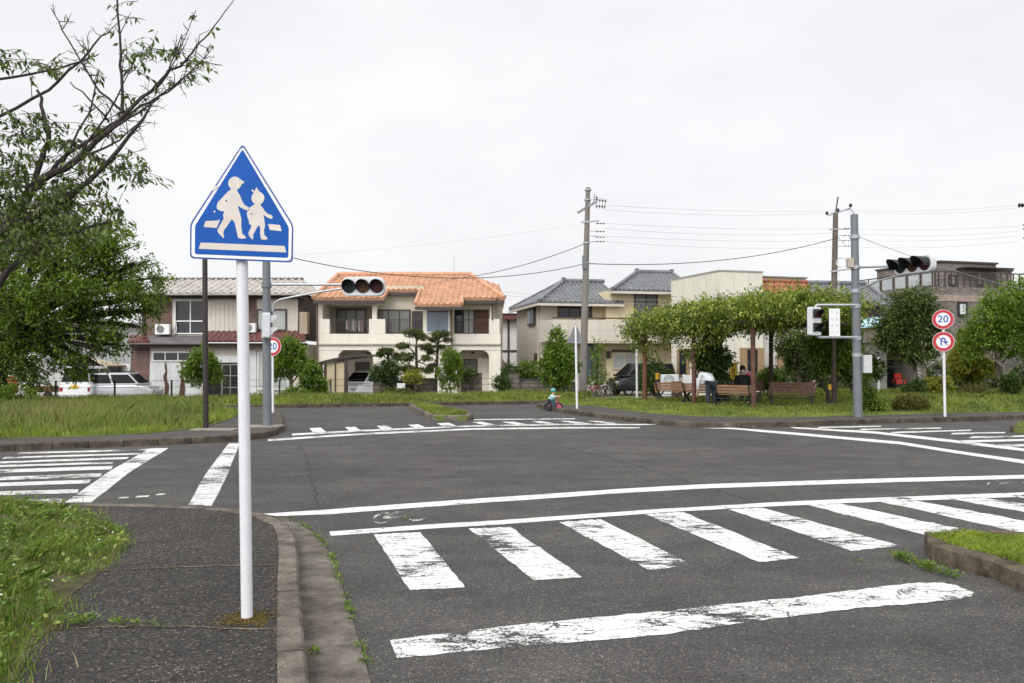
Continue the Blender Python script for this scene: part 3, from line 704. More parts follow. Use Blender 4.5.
round_plate(t, at(943.4, 341.6, b0.y-.05), 9.9/860*b0.y, R(-30), 'u')
b0 = G(273, 412.5, .122)
t = thing('round_sign_post', 'white post with a single red ringed 20 plate half hidden behind the grey signal pole', 'road sign', b0, 0, 'round plate road signs')
mb = MB(); leanpole(mb, (273, 412.5), .122, (272.5, 338), .034); mb.build('post', M_POLEW, t, smooth=True)
round_plate(t, at(272.6, 346.5, b0.y-.05), 9.4/860*b0.y, R(-12), '20')
# ---- triangular sign seen from behind and two bare white posts
b0 = G(577, 408.6, .122)
t = thing('triangle_sign', 'white post with a triangular sign seen from its grey back', 'road sign', b0)
mb = MB(); leanpole(mb, (577, 408.6), .122, (575.6, 325), .036); mb.build('post', M_POLEW, t, smooth=True)
c = at(575.2, 334, b0.y+.045); k = b0.y/860
MB().prism(roundpoly([(-8.6,-9),(8.2,-8.2),(.4,11.5)], 1.6), lambda a, b, d: Vector((c.x+a*k, c.y+d, c.z+b*k)), 0, .004).build('sign_plate', mat('dull_grey_sign_back', (.17,.175,.185), .6), t)
def post(label, px0, z, ytop, r, m, name='marker_post', cat='post', group=None):
    b0 = G(px0[0], px0[1], z); t = MB(); leanpole(t, px0, z, (px0[0]-.3, ytop), r)
    o = t.build(name, m, smooth=True); return tag(o, label, cat, group)
post('bare white post on the grass edge left of the pergola', (637, 399.6), .13, 349, .045, M_POLEW, group='bare white posts')
post('bare white post behind the grey signal pole on the right', (879, 396), .1, 357, .055, M_POLEW, group='bare white posts')
post('short white post beside the yellow and black striped pole', (834.5, 396), .1, 364, .06, M_POLEW, group='bare white posts')
# ---- dark brown pole
b0 = G(205.8, 428.3, .135)
t = MB(); leanpole(t, (205.8, 428.3), .135, (204.8, 240), .062, .055); o = t.build('dark_pole', M_BROWNP, smooth=True); tag(o, 'tall dark brown steel pole standing at the edge of the tall grass', 'pole')
# ---- traffic signals
LENS = [mat('unlit_green_lens', (.004,.014,.014), .6, spec=.2), mat('unlit_amber_lens', (.055,.020,.005), .6, spec=.2), mat('unlit_red_lens', (.045,.005,.008), .6, spec=.2)]
def hood(mb, c, n, ex, r, L, drop=.0):
    """half-open visor over a lens"""
    vs = []; fs = []; K = 14
    for j, (l, rr) in enumerate(((0, r), (L, r*1.0))):
        for i in range(K+1):
            a = R(-25)+R(230)*i/K
            l2 = l if j == 0 else L*(.55+.45*max(0, math.sin(a)))
            for q in (rr, rr-.006): vs.append(c+n*l2+ex*(math.cos(a)*q)+Vector((0,0,1))*(math.sin(a)*q))
    W = (K+1)*2
    for i in range(K):
        for o_ in (0, 1):
            fs.append((i*2+o_, i*2+2+o_, W+i*2+2+o_, W+i*2+o_))
        fs.append((W+i*2, W+i*2+2, W+i*2+3, W+i*2+1))
    mb.add(vs, fs)
def head3(root, c, n, L=1.0, h=.42, sp=.32, r=.135, mh=None, vis=.22):
    n = Vector(n).normalized(); ex = Vector((0,0,1)).cross(-n).normalized()*1.0; ex = Vector((-n.y, n.x, 0)); c = Vector(c)
    fn = lambda a, b, d: c+ex*a+Vector((0,0,1))*b+n*d
    body = roundpoly([(-L/2,-h/2),(L/2,-h/2),(L/2,h/2),(-L/2,h/2)], h*.42, 6)
    b = MB().prism(body, fn, -.10, .05).build('signal_housing', mh or M_LGREY, root, bevel=.015)
    for i in range(3):
        q = c+ex*(sp*(i-1))+n*.051
        l = MB().disc(q, r, n, .02, 28).build('lens', LENS[i], b)
        mb = MB(); hood(mb, q, n, ex, r*1.14, vis); mb.torus(q+n*.01, r*1.08, .014, n, 28, 6); mb.build('visor', M_BLACK, l, smooth=True)
    return b
def head2(root, c, n, w=.32, h=.66, mv=M_BLACK):
    n = Vector(n).normalized(); ex = Vector((-n.y, n.x, 0)); c = Vector(c)
    fn = lambda a, b, d: c+ex*a+Vector((0,0,1))*b+n*d
    b = MB().prism(roundpoly([(-w/2,-h/2),(w/2,-h/2),(w/2,h/2),(-w/2,h/2)], .05), fn, -.12, .04).build('pedestrian_housing', M_LGREY, root, bevel=.012)
    for k, z in enumerate((h*.24, -h*.24)):
        q = fn(0, z, .041); s = w*.29
        l = MB().prism([(-s,z-s*.9),(s,z-s*.9),(s,z+s*.9),(-s,z+s*.9)], fn, .041, .05).build('lens', [LENS[2], LENS[0]][k], b)
        mb = MB(); fL = .16
        for sx in (-1, 1):
            mb.prism([(0,-s*1.0),(0,s*1.15),(fL,s*1.15),(fL,s*.55),(fL*.45,-s*.25),(fL*.35,-s*1.0)], lambda a, b2, d, sx=sx, z=z: fn(sx*(s*1.12)+d, z+b2, .041+a), -.004, .004)
        mb.prism([(-s*1.12,0),(s*1.12,0),(s*1.12,fL),(-s*1.12,fL)], lambda a, b2, d, z=z: fn(a, z+s*1.17+d, .041+b2), 0, .008)
        mb.build('visor', mv, l)
    return b
def band(mb, c, r, h): mb.tube([c-Vector((0,0,h/2)), c+Vector((0,0,h/2))], r, 16)
def zat(y, Y): return at(512, y, Y).z
# left signal
b0 = G(267, 425.5, .139)
t = thing('traffic_signal', 'grey signal pole behind the school crossing sign with lamp head facing the camera', 'traffic signal', b0, 0, 'traffic signals')
mb = MB(); leanpole(mb, (267, 425.5), .139, (266.3, 222), .098, .088); mb.build('pole', M_GREYP, t, smooth=True)
c = at(363.5, 286.5, b0.y); head3(t, c, (-.05,-1,0), 1.0, .44, .325, .135, vis=.2)
mb = MB(); pz = at(266.5, 284.5, b0.y); mb.tube([pz, Vector((c.x-.45, c.y+.02, pz.z))], .03, 8)
p = [at(268, 311.5, b0.y), at(273, 311, b0.y), at(274.5, 303, b0.y), at(280, 299.5, b0.y), at(300, 295.5, b0.y), at(325, 291, b0.y), at(345, 288, b0.y)]
mb.tube(p, .024, 8); mb.build('signal_arm', M_GALV, t, smooth=True)
for y in (285, 312, 330): mb = MB(); band(mb, at(266.6, y, b0.y), .115, .12); mb.build('clamp', M_GREYP, t)
c2 = at(267.6, 325.5, b0.y-.22); head2(t, c2, Vector((.92, .38, 0)).normalized(), .27, .58, M_LGREY)
# right signal
b0 = G(858, 416.8, .122)
t = thing('traffic_signal', 'tall grey signal pole on the right with dark visored lamp head seen side-on', 'traffic signal', b0, 0, 'traffic signals')
mb = MB(); leanpole(mb, (858, 416.8), .122, (854.2, 214.5), .118, .098); mb.build('pole', M_GREYP, t, smooth=True)
d = Vector((.34,-.94,0)); c = at(914, 265, b0.y-1.8); head3(t, c, (-.94,-.34,0), 1.22, .42, .39, .15, vis=.40)
mb = MB(); a = at(855.3, 267.5, b0.y); e = c-d*.55; e.z = c.z+.03; mb.tube([a, e], .03, 8)
a = at(856, 291, b0.y); e = c-d*.35; e.z = c.z-.2; mb.tube([a, a+(e-a)*.5+Vector((0,0,.06)), e], .026, 8)
mb.build('signal_arm', M_GALV, t, smooth=True)
for y in (237, 267.5, 291, 306, 338, 355): mb = MB(); band(mb, at(854.2+3.8*(y-214.5)/202, y, b0.y), .128, .10); mb.build('clamp', M_GALV, t)
Yh = b0.y-.1
mb = MB()
mb.tube([at(857, 305, Yh), at(817, 305, Yh), at(815, 307, Yh)], .035, 8); mb.build('bracket', M_GALV, t, smooth=True); MB().tube([at(857.5, 337.3, Yh), at(819, 337.3, Yh), at(816, 335, Yh)], .035, 8).build('bracket', M_GALV, t, smooth=True)
head2(t, at(815.3, 321.2, Yh-.12), (.45, -.9, 0), .36, .76)
k = Yh/860
p0, p1 = at(829, 308.6, Yh-.05), at(840.2, 336.4, Yh-.05)
pp = MB().box(p0.x, p0.y, p1.z, p1.x, p0.y+.012, p0.z).build('notice_plate', M_WHITE, t, bevel=.004)
rr = random.Random(5); M_INK = mat('faded_grey_ink', (.50,.51,.53), .6)
for col in range(2):
    for row in range(4):
        cx = p0.x+(p1.x-p0.x)*(.3+.42*col); cz = p0.z-(p0.z-p1.z)*(.14+.235*row); q = .042; mb = MB()
        for sx, sz, lx, lz in ((0,.7,.8,.1),(0,0,.85,.1),(0,-.7,.75,.1),(-.5,.1,.12,.7),(.45,-.1,.12,.75),(0,.3,.1,.6)):
            if rr.random() < .75: mb.box(cx+(sx-lx)*q, p0.y-.0012, cz+(sz-lz)*q, cx+(sx+lx)*q, p0.y-.0002-rr.random()*.0008, cz+(sz+lz)*q)
        mb.build('character', M_INK, pp)

a = at(849.5, 263, b0.y-.05); MB().box(a.x-.07, a.y-.1, a.z-.13, a.x+.09, a.y+.06, a.z+.13).build('junction_box', mat('beige_box', (.36,.31,.25), .5), t, bevel=.01)
a = at(866, 364, b0.y-.05); MB().box(a.x-.10, a.y-.12, a.z-.24, a.x+.12, a.y+.08, a.z+.24).build('control_box', mat('pale_grey_box', (.46,.47,.47), .5), t, bevel=.012)
# ---- utility poles
def insul(par, a, b, r=.045, n=3):
    a, b = Vector(a), Vector(b); mb = MB()
    mb.tube([a, b], .012, 6)
    for k in range(n):
        q = a+(b-a)*((k+.7)/n); d = (b-a).normalized(); mb.tube([q-d*.03, q, q+d*.03], [.018, r, .018], 10)
    return mb.build('insulator', M_BLACK, par, smooth=True)
u1 = at(582.5, 394.5, 40); u1.z = gz(u1.x, u1.y)
t = thing('utility_pole', 'weathered concrete utility pole rising in front of the grey-roofed house', 'utility pole', u1, 0, 'utility poles')
top1 = at(588, 187.5, 40); ax1 = lambda y: at(582.5+5.5*(394.5-y)/207, y, 40)
mb = MB(); mb.tube([u1-Vector((0,0,.2)), u1+(top1-u1)*.5, top1], [.185, .155, .105], 14); mb.build('shaft', M_POLEC, t, smooth=True)
def arm(a, b, w, h): MB().bar(a, b, w, h).build('crossarm', M_GALV, t)
a = ax1(207); arm(a+Vector((-.42,.5,-.18)), a+Vector((.38,-.5,.18)), .09, .09); a = ax1(222.5); arm(a+Vector((-.28,-.1,0)), a+Vector((.55,-.1,.06)), .06, .07)
for y in (231.5, 236.5, 242): a = ax1(y); arm(a+Vector((.1,-.1,0)), a+Vector((.5,-.14,0)), .03, .04)
for y in (190, 200, 243, 263): mb = MB(); band(mb, ax1(y), .16, .07); mb.build('band', M_GALV, t)
a = ax1(204); MB().tube([a+Vector((.25,-.3,.0)), a+Vector((.30,-.3,.42))], .035, 8).build('spike', M_GALV, t)
mb = MB()
a = ax1(205); insul(t, a+Vector((.32,-.3,.2)), a+Vector((.85,-.3,.12)), .13, 4); insul(t, a+Vector((.30,-.4,-.12)), a+Vector((.80,-.4,-.16)), .13, 4); insul(t, a+Vector((.38,-.45,.1)), a+Vector((.38,-.45,.32)), .06, 2)
for y in (224, 232, 237.5, 242): a = ax1(y); insul(t, a+Vector((.38,-.14,0)), a+Vector((.82,-.14,.0)), .04, 3)
a = ax1(262); MB().box(a.x-.19, a.y-.20, a.z-.35, a.x+.02, a.y-.1, a.z+.28).build('cable_box', M_GREYP, t, bevel=.01)
u2 = at(832, 380, 52); u2.z = gz(u2.x, u2.y)
t = thing('utility_pole', 'utility pole with a coiled white cable behind the vine-covered pergola', 'utility pole', u2, 0, 'utility poles')
top2 = at(835.6, 213, 52); ax2 = lambda y: at(832+3.6*(380-y)/167, y, 52)
mb = MB(); mb.tube([u2-Vector((0,0,.2)), top2], [.22, .15], 14); mb.tube([top2, at(838, 197, 52)], .05, 8); mb.build('shaft', mat('brown_weathered_pole', (.14,.115,.095), .85, 0, .3, 3, .3, 40, .3), t, smooth=True)
a = ax2(213); arm(a+Vector((-.4,.3,-.1)), a+Vector((.75,-.5,.22)), .09, .1)
a = ax2(230); arm(a+Vector((-.4,-.15,0)), a+Vector((.8,-.15,.05)), .06, .07)
for y in (236, 241, 246.5): a = ax2(y); arm(a+Vector((.1,-.16,0)), a+Vector((.6,-.2,0)), .03, .04)
a = ax2(272); arm(a+Vector((-.3,-.2,0)), a+Vector((1.0,-.2,.18)), .08, .1); a = ax2(235); MB().tube([a, a+Vector((.5,-.2,-.55))], .025, 6).build('brace', M_GALV, t)
mb = MB(); a = ax2(212)
for dx, dy, dz in ((-.42,.3,-.02),(.10,-.1,.1),(.72,-.48,.32)): MB().ball(a+Vector((dx,dy,dz)), .10, .10, .12, 10, 6).build('insulator', M_BLACK, t, smooth=True)
for y in (229, 236, 241, 246.5):
    a = ax2(y); insul(t, a+Vector((.4,-.2,0)), a+Vector((1.0,-.2,.0)), .05, 3)
mb = MB(); a = ax2(263)+Vector((.33,-.2,0))
for k in range(4): mb.torus(a+Vector((random.uniform(-.03,.03), -.02*k, random.uniform(-.03,.03))), .26+.015*k, .012, (.15,1,.05), 24, 5)
mb.tube([a+Vector((-.2,0,-.2)), a+Vector((-.1,0,-1.0)), a+Vector((-.4,0,-2.2))], .012, 5); mb.build('cable_coil', M_LGREY, t)
u3 = at(1043, 390, 46); u3.z = gz(u3.x, u3.y); top3 = at(1043, 190, 46)
t = thing('utility_pole', 'utility pole past the right edge whose black insulators reach into view', 'utility pole', u3, 0, 'utility poles')
MB().tube([u3-Vector((0,0,.2)), top3], [.2, .14], 12).build('shaft', M_POLEC, t, smooth=True)
mb = MB()
for y, x0 in ((205.3, 1018.5), (225, 1023), (229, 1023), (233, 1024), (238, 1023)):
    a = at(1043, y, 46); e = at(x0, y, 45.8); arm(a, e+(a-e)*.35, .05, .06); insul(t, e+(a-e)*.35, e, .12 if y < 210 else .045, 3)
# ---- cables
def cable(label, a, b, sag, r, m=M_WIRE, n=24, group='overhead cables'):
    a, b = Vector(a), Vector(b)
    pts = [a+(b-a)*(i/n)-Vector((0,0,sag*4*(i/n)*(1-i/n))) for i in range(n+1)]
    return tag(MB().tube(pts, r, 5).build('overhead_cable', m, smooth=True), label, 'cable', group)
M_WFAR = mat('grey_bare_wire', (.36,.37,.39), .5, .3)
cable('thick black cable running from the left pole down to the orange-roofed house', ax1(243), at(452, 279, 44.2), .25, .017)
cable('thin wire dropping from the signal pole to the orange roof house', at(452, 279, 44.2), at(300, 298, 43), .3, .007)
cable('black twisted cable crossing left of the utility pole at eave height', ax1(263.5), at(200, 232, 30), 1.1, .016)
cable('black twisted cable crossing between the two utility poles', ax1(263.5), ax2(238.5), .55, .020)
cable('faint wire falling to the upper left from the left utility pole', ax1(223), at(215, 258, 38), .3, .0035, M_WFAR)
for i, (y0, y1, y2, sg_) in enumerate(((206, 211, 205, .35), (210.5, 212.5, 207.5, .5), (224, 229, 226, .3), (229, 233, 231, .5), (236.5, 241, 236, .3), (242, 247, 241, .45))):
    w_ = ('topmost', 'second highest', 'third highest', 'third lowest', 'second lowest', 'lowest')[i]
    cable(f'{w_} of the thin parallel wires strung between the two utility poles', ax1(y0)+Vector((.8,-.2,0)), ax2(y1)+Vector((.2,-.2,0)), sg_*.45, .0062, M_WFAR, group='parallel power wires')
    cable(f'{w_} of the thin wires leading right from the coiled cable pole', ax2(y1)+Vector((.6,-.2,0)), at(1020, y2, 45.9), sg_*.45, .0062, M_WFAR, group='parallel power wires')
cable('thin wire sloping down right from the top of the right signal pole', at(858, 236.5, b0.y), at(1100, 300, 38), .35, .008, M_WFAR)
cable('short curved lead between the coiled cable pole and the signal pole top', ax2(212)+Vector((.6,-.3,.1)), at(854, 214, b0.y), -.1, .012)
cable('thin service wire crossing low in front of the plain cream building', at(505, 292, 40), at(790, 297, 40), .25, .006, M_WFAR)
cable('second thin service wire crossing just below the first at the cream building', at(505, 295.5, 40), at(790, 302, 40), .25, .006, M_WFAR)
# ================================================================ houses
class Fac:
    """a building root whose front plane is traced from the photograph; local x along the front, y into the house, z up"""
    def __init__(s, name, label, cat, px, Y, z0, rz=0.0, group='houses beyond the verge'):
        p = at(px, 350, Y); s.o = Vector((p.x, Y, z0)); s.rz = rz
        s.eu = Vector((math.cos(rz), math.sin(rz), 0)); s.ev = Vector((-math.sin(rz), math.cos(rz), 0))
        s.root = thing(name, label, cat, s.o, rz, group)
    def uw(s, x, y, d=0.0):
        r = ray(x, y); t = (s.o+s.ev*d-CAM).dot(s.ev)/r.dot(s.ev); q = CAM+r*t-s.o
        return q.dot(s.eu), q.z
    def u(s, x, d=0.0): return s.uw(x, 350, d)[0]
    def w(s, x, y, d=0.0): return s.uw(x, y, d)[1]
    def P(s, x, y, d=0.0): a, b = s.uw(x, y, d); return Vector((a, d, b))
    def rect(s, x0, y0, x1, y1, d):
        u0, w1 = s.uw(x0, y0, d); u1, w0 = s.uw(x1, y1 if y1 else 380, d)
        if y1 is None: w0 = -.3
        return u0, w0, u1, w1
    def box(s, mb, x0, y0, x1, y1, d0, d1, m=0):
        u0, w0, u1, w1 = s.rect(x0, y0, x1, y1, d0); return mb.box(u0, d0, w0, u1, d1, w1, m)
    def part(s, name, m, *args, bevel=0, parent=None):
        for a in args: o = s.box(MB(), *a).build(name, m, parent or s.root, world=False, bevel=bevel)
        return o
    def win(s, x0, y0, x1, y1, d, fm, gm, nx=2, ny=1, fw=.05, name='window', hood=False):
        u0, w0, u1, w1 = s.rect(x0, y0, x1, y1, d); mb = MB(); a, b = d-.05, d+.03
        mb.box(u0, a, w0, u0+fw, b, w1); mb.box(u1-fw, a, w0, u1, b, w1); mb.box(u0+fw, a, w1-fw, u1-fw, b, w1); mb.box(u0+fw, a-.02, w0, u1-fw, b, w0+fw)
        for i in range(1, nx):
            c = u0+(u1-u0)*i/nx; o = .012*(i % 2); mb.box(c-fw*.45, a+.008+o, w0+fw, c+fw*.45, b-.004, w1-fw)
        for j in range(1, ny):
            c = w0+(w1-w0)*j/ny
            for i in range(nx):
                l = u0+(u1-u0)*i/nx+fw*.55; r = u0+(u1-u0)*(i+1)/nx-fw*.55; mb.box(l, a+.014, c-fw*.4, r, b-.008, c+fw*.4)
        f = mb.build(name, fm, s.root, world=False)
        MB().box(u0+fw*.5, d-.018, w0+fw*.5, u1-fw*.5, d+.012, w1-fw*.5).build('pane', gm, f, world=False)
        return f
def tile_roof(mb, poly, eave, pitch=.25, row=.28, amp=.035, prof='S', m=0, thick=.10, sub=6):
    """tiled roof surface: poly = planar 3-D outline, eave = (a,b) points of the eave edge (a->b); ribs run up the slope"""
    poly = [Vector(p) for p in poly]; a, b = Vector(eave[0]), Vector(eave[1])
    eu = (b-a).normalized(); n = Vector((0,0,0))
    for i in range(len(poly)): n += (poly[i]-poly[0]).cross(poly[(i+1) % len(poly)]-poly[0])
    n.normalize()
    if n.z < 0: n = -n
    ev = n.cross(eu)
    q = [((p-a).dot(eu), (p-a).dot(ev)) for p in poly]
    lo, hi = min(x for x, _ in q), max(x for x, _ in q)
    def span(u):
        c = []
        for (x0, y0), (x1, y1) in zip(q, q[1:]+q[:1]):
            if (x0 <= u < x1) or (x1 <= u < x0): c.append(y0+(y1-y0)*(u-x0)/(x1-x0))
        return (min(c), max(c)) if len(c) >= 2 else None
    du = pitch/sub; N = int((hi-lo)/du); cols = []
    for i in range(N+1):
        u = lo+1e-4+(hi-lo-2e-4)*i/N; s = span(u)
        if s is None: continue
        f = ((u-lo)/pitch) % 1
        h = amp*(math.sin(2*math.pi*f) if prof == 'S' else (max(0, math.sin(2*math.pi*f))**.7 if prof == 'R' else (1 if f < .3 else 0)))
        cols.append((u, s[0], s[1], h))
    vlo, vhi = min(c[1] for c in cols), max(c[2] for c in cols)
    rows = []; v = vlo
    while v < vhi: rows += [(v, .022), (v+row-.002, 0.0)]; v += row
    for (ua, a0, a1, ha), (ub, b0, b1, hb) in zip(cols, cols[1:]):
        vs = []; 
        for v, st in rows:
            vs.append(a+eu*ua+ev*min(max(v, a0), a1)+n*(ha+st)); vs.append(a+eu*ub+ev*min(max(v, b0), b1)+n*(hb+st))
        K = len(rows); fs = []
        for k in range(K-1):
            if rows[k+1][0] > min(a0, b0) and rows[k][0] < max(a1, b1): fs.append((2*k, 2*k+1, 2*k+3, 2*k+2))
        e = [a+eu*ua+ev*a0+n*ha, a+eu*ub+ev*b0+n*hb, a+eu*ub+ev*b0-n*thick, a+eu*ua+ev*a0-n*thick]
        mb.add(vs, fs, m); mb.add(e, [(0,1,2,3)], m)
    mb.add([p-n*thick for p in poly], [tuple(range(len(poly)))], m)
    return mb
def ridge(mb, a, b, r=.11, m=0): mb.tube([a, b], r, 8, m)
def tilemat(name, c, var=.3, rough=.55):
    m, nt = newmat(name); v = coord(nt)
    vo = nd(nt, 'ShaderNodeTexVoronoi', {'Vector': v, 'Scale': 3.6}); sp = nd(nt, 'ShaderNodeSeparateColor', {'Color': vo.outputs['Color']}).outputs[0]
    k = ramp(nt, sp, [(0, (1-var,)*3), (1, (1+var,)*3)]); cc = mixc(nt, 1.0, c4(c), k, 'MULTIPLY')
    cc = mixc(nt, 1.0, cc, ramp(nt, noise(nt, v, 1.3, 6, .7), [(.35, (.86,.85,.84)), (.62, (1.05,1.05,1.05))]), 'MULTIPLY')
    finish(nt, cc, rough, spec=.4); return m
M_ORANGE = tilemat('orange_roof_tile', (.51,.285,.175), .15); M_GREYT = tilemat('grey_glazed_roof_tile', (.15,.157,.168), .2, .35)
M_BEIGET = tilemat('faded_beige_roof_sheet', (.44,.415,.375), .2, .8); M_REDT = tilemat('red_glazed_tile', (.15,.055,.050), .3, .25)
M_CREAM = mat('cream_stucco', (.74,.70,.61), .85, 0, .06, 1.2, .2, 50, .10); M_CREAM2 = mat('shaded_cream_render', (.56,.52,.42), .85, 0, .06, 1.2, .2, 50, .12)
M_BEIGE = mat('beige_panel_wall', (.60,.555,.49), .8, 0, .08, 1.2, .15, 50, .14); M_YELLOWB = mat('pale_yellow_wall', (.66,.56,.38), .85, 0, .06, 1.5, .15, 50, .08)
M_IVORY = mat('ivory_panel_wall', (.66,.645,.55), .8, 0, .06, 1.0, .1, 40, .10)
M_SLATE = mat('grey_metal_roof', (.14,.13,.13), .6, 0, .25, 2, 0, 60, .2)
M_WPANEL = mat('white_painted_sheet', (.62,.64,.65), .6, 0, .10, 2, 0, 60, .18)
M_BRICKD = brickmat('dark_brown_brick', (.135,.060,.042), (.080,.038,.030), (.17,.135,.115), .21, .065, .012)
M_BRICKA = brickmat('mottled_taupe_brick', (.215,.185,.165), (.10,.085,.080), (.17,.155,.145), .34, .12, .012)
M_TIMBER = mat('dark_timber', (.040,.026,.020), .7, 0, .25, 4)
M_WALLT = mat('off_white_plaster', (.60,.60,.58), .85, 0, .06, 1.5)
def grooves(mb, f, x0, x1, y0, y1, d, n, w=.012, horiz=False):
    """dark joints in a panelled wall as thin battens"""
    u0, w0, u1, w1 = f.rect(x0, y0, x1, y1, d)
    for i in range(1, n):
        if horiz: z = w0+(w1-w0)*i/n; mb.box(u0, d-.006, z-w/2, u1, d+.004, z+w/2)
        else: x = u0+(u1-u0)*i/n; mb.box(x-w/2, d-.006, w0, x+w/2, d+.004, w1)
def ac_unit(root, c, w=.74, h=.54, dp=.28):
    c = Vector(c); b = MB().box(c.x-w/2, c.y-dp/2, c.z, c.x+w/2, c.y+dp/2, c.z+h).build('air_conditioner', M_WHITE, root, world=False, bevel=.015)
    mb = MB(); q = Vector((c.x-w*.12, c.y-dp/2-.006, c.z+h*.5))
    for r in (.09, .15, .2): mb.torus(q, r, .008, (0,1,0), 20, 4)
    mb.disc(q+Vector((0,.004,0)), .215, (0,1,0), .004, 24); mb.build('fan_grille', mat('grille_grey', (.20,.21,.21), .6), b, world=False)
    return b
# ---------------- house 1: old brick and board house
f = Fac('brick_house', 'old two-storey house with brown brick, beige boards and a faded grey-beige roof', 'house', 131, 46.5, -.52)
f.part('wall', M_BRICKD, (131,344,149.5,None,0,6.5))
f.part('wall', M_BEIGE, (149.6,344,304,None,.03,6.4))
f.part('upper_wall', M_BRICKD, (143,296,172,338,.9,6.8), (246.5,296,256.5,338,.895,6.7))
f.part('upper_wall', M_BEIGE, (172.1,296,246.4,338,.91,6.75), (256.6,296,298,338,.91,6.75))
f.part('corner_post', M_TIMBER, (298.1,295,303.5,340,.88,6.8), (142,296,145.5,338,.86,1.0))
mb = MB(); grooves(mb, f, 207, 246, 301, 334, .9, 9); mb.build('board_joint', mat('joint_brown', (.42,.385,.335), .8), f.root, world=False)
f.part('fascia', M_TIMBER, (150,293.5,305,298.5,.55,.9), (129,343.2,305,347.5,-.5,0.0))
rf = MB(); a0, a1 = f.P(150, 294, -.05), f.P(305, 294, -.05); b0, b1 = f.P(154, 280, 3.6), f.P(303.5, 280, 3.6)
tile_roof(rf, [a0, a1, b1, b0], (a0, a1), .40, .55, .10, 'R', thick=.06)
k0, k1 = Vector((a0.x, 7.2, a0.z)), Vector((a1.x, 7.2, a1.z)); tile_roof(rf, [k1, k0, b0, b1], (k1, k0), .6, .6, .04, 'R', thick=.06, sub=4)
rf.build('roof', M_BEIGET, f.root, world=False)
mb = MB(); ridge(mb, b0+Vector((0,0,.04)), b1+Vector((0,0,.04)), .09)
for i in range(36):
    q = b0+(b1-b0)*((i+.5)/36); mb.ball(q+Vector((0,-.05,.11)), .06, .06, .05, 6, 4)
mb.build('ridge', mat('dark_ridge_cap', (.13,.115,.10), .8), f.root, world=False)
MB().add([a0, b0, k0], [(0,1,2)]).build('gable', M_BEIGE, f.root, world=False); MB().add([a1, b1, k1], [(0,1,2)]).build('gable', M_BEIGE, f.root, world=False)
pr = MB(); a0, a1 = f.P(127, 343, -.75), f.P(206, 343, -.75); b0, b1 = f.P(131, 335.5, .88), f.P(206, 335.5, .88)
n_ = (a1-a0).cross(b0-a0).normalized(); pr.add([a0, a1, b1, b0]+[p-Vector((0,0,.07)) for p in (a0, a1, b1, b0)], [(0,1,2,3),(7,6,5,4),(0,4,5,1),(1,5,6,2),(2,6,7,3),(3,7,4,0)])
pr.build('porch_roof', M_SLATE, f.root, world=False)
pr = MB(); a2, a3 = f.P(206.3, 341.2, -.75), f.P(305.5, 341.2, -.75); b2, b3 = f.P(206.3, 331.5, .87), f.P(305.5, 331.5, .87)
tile_roof(pr, [a2, a3, b3, b2], (a2, a3), .30, .34, .06, 'R', thick=.06)
a4, a5 = a0+Vector((0,0,.03)), f.P(150, 342, -.7); b4, b5 = b0+Vector((0,0,.04)), f.P(146, 335, .85)
tile_roof(pr, [a4, a5, b5, b4], (a4, a5), .3, .34, .04, 'R', thick=.03); pr.build('porch_roof', M_REDT, f.root, world=False)
w_ = f.win(174.5, 300, 206.5, 334, .9, M_WHITE, M_GLD, 2, 1, .06)
u0, w0, u1, w1 = f.rect(174.5, 300, 206.5, 334, .9); MB().box(u0+.06, .82, w0+(w1-w0)*.36, u1-.06, .88, w0+(w1-w0)*.36+.07).build('transom', M_WHITE, w_, world=False)
f.part('shutter_box', M_WPANEL, (172,294.5,208,300.5,.75,.95))
f.win(256.8, 309, 287, 331, .9, M_BRZ, M_GLL, 2, 1, .09)
f.win(152.5, 351.5, 191, 361.5, 0, M_ALU, M_GLD, 3, 1, .07)
mb = MB(); f.box(mb, 149.8, 362.5, 201, None, -.02, .02)
u0, w0, u1, w1 = f.rect(149.8, 362.5, 201, None, -.02)
for i in range(1, 30): x = u0+(u1-u0)*i/30; mb.box(x-.012, -.032, w0, x+.012, -.02, w1)
dr = mb.build('sheet_door', M_WPANEL, f.root, world=False)
mb = MB(); rr = random.Random(3)
for cx, hh in ((166, 0), (182, 0)):
    L, Rr = [], []
    for k in range(9):
        y = 363+k*4.4; p = f.P(cx+rr.uniform(-1,1), y, -.036); ww = (.02+.05*rr.random()+.022*k*.6)*(1 if k > 2 or hh == 0 else .3)
        L.append(p-Vector((ww,0,0))); Rr.append(p+Vector((ww,0,0)))
    mb.add(L+Rr, [(k, k+1, 9+k+1, 9+k) for k in range(8)])
mb.build('rust_streak', mat('rust_brown', (.075,.036,.022), .9, 0, .5, 6), dr, world=False, flip=False)
f.part('entrance', M_DARK, (205,362,240,None,-.025,.1))
f.win(222, 364, 239, 399, -.03, mat('grey_door_frame', (.22,.21,.19), .5, .2), M_GLD, 2, 3, .06, 'sliding_door'); f.win(206, 364, 221.5, 399, -.03, M_BRZ, M_GLD, 2, 2, .05, 'sliding_door')
f.part('lintel', M_WPANEL, (200,356,240,362.5,-.12,.1)); f.part('white_panel', M_WPANEL, (241,350,256,None,-.03,.1))
f.win(257.5, 352, 289, 390, -.02, M_ALU, M_GLL, 2, 1, .08); 
q = f.P(163, 334.5, .55); ac_unit(f.root, q, .78, .56); q = f.P(250.5, 332.5, .55); ac_unit(f.root, q, .62, .5)
mb = MB(); p = [f.P(x, y, .8) for x, y in ((175.5,302),(175.3,318),(176.5,328),(176,333),(172.5,335))]; mb.tube(p, .04, 6); p = [f.P(x, y, .8) for x, y in ((254.5,328),(254.5,332),(253,335))]; mb.tube(p, .035, 6); mb.build('pipe', M_WPANEL, f.root, world=False, smooth=True)
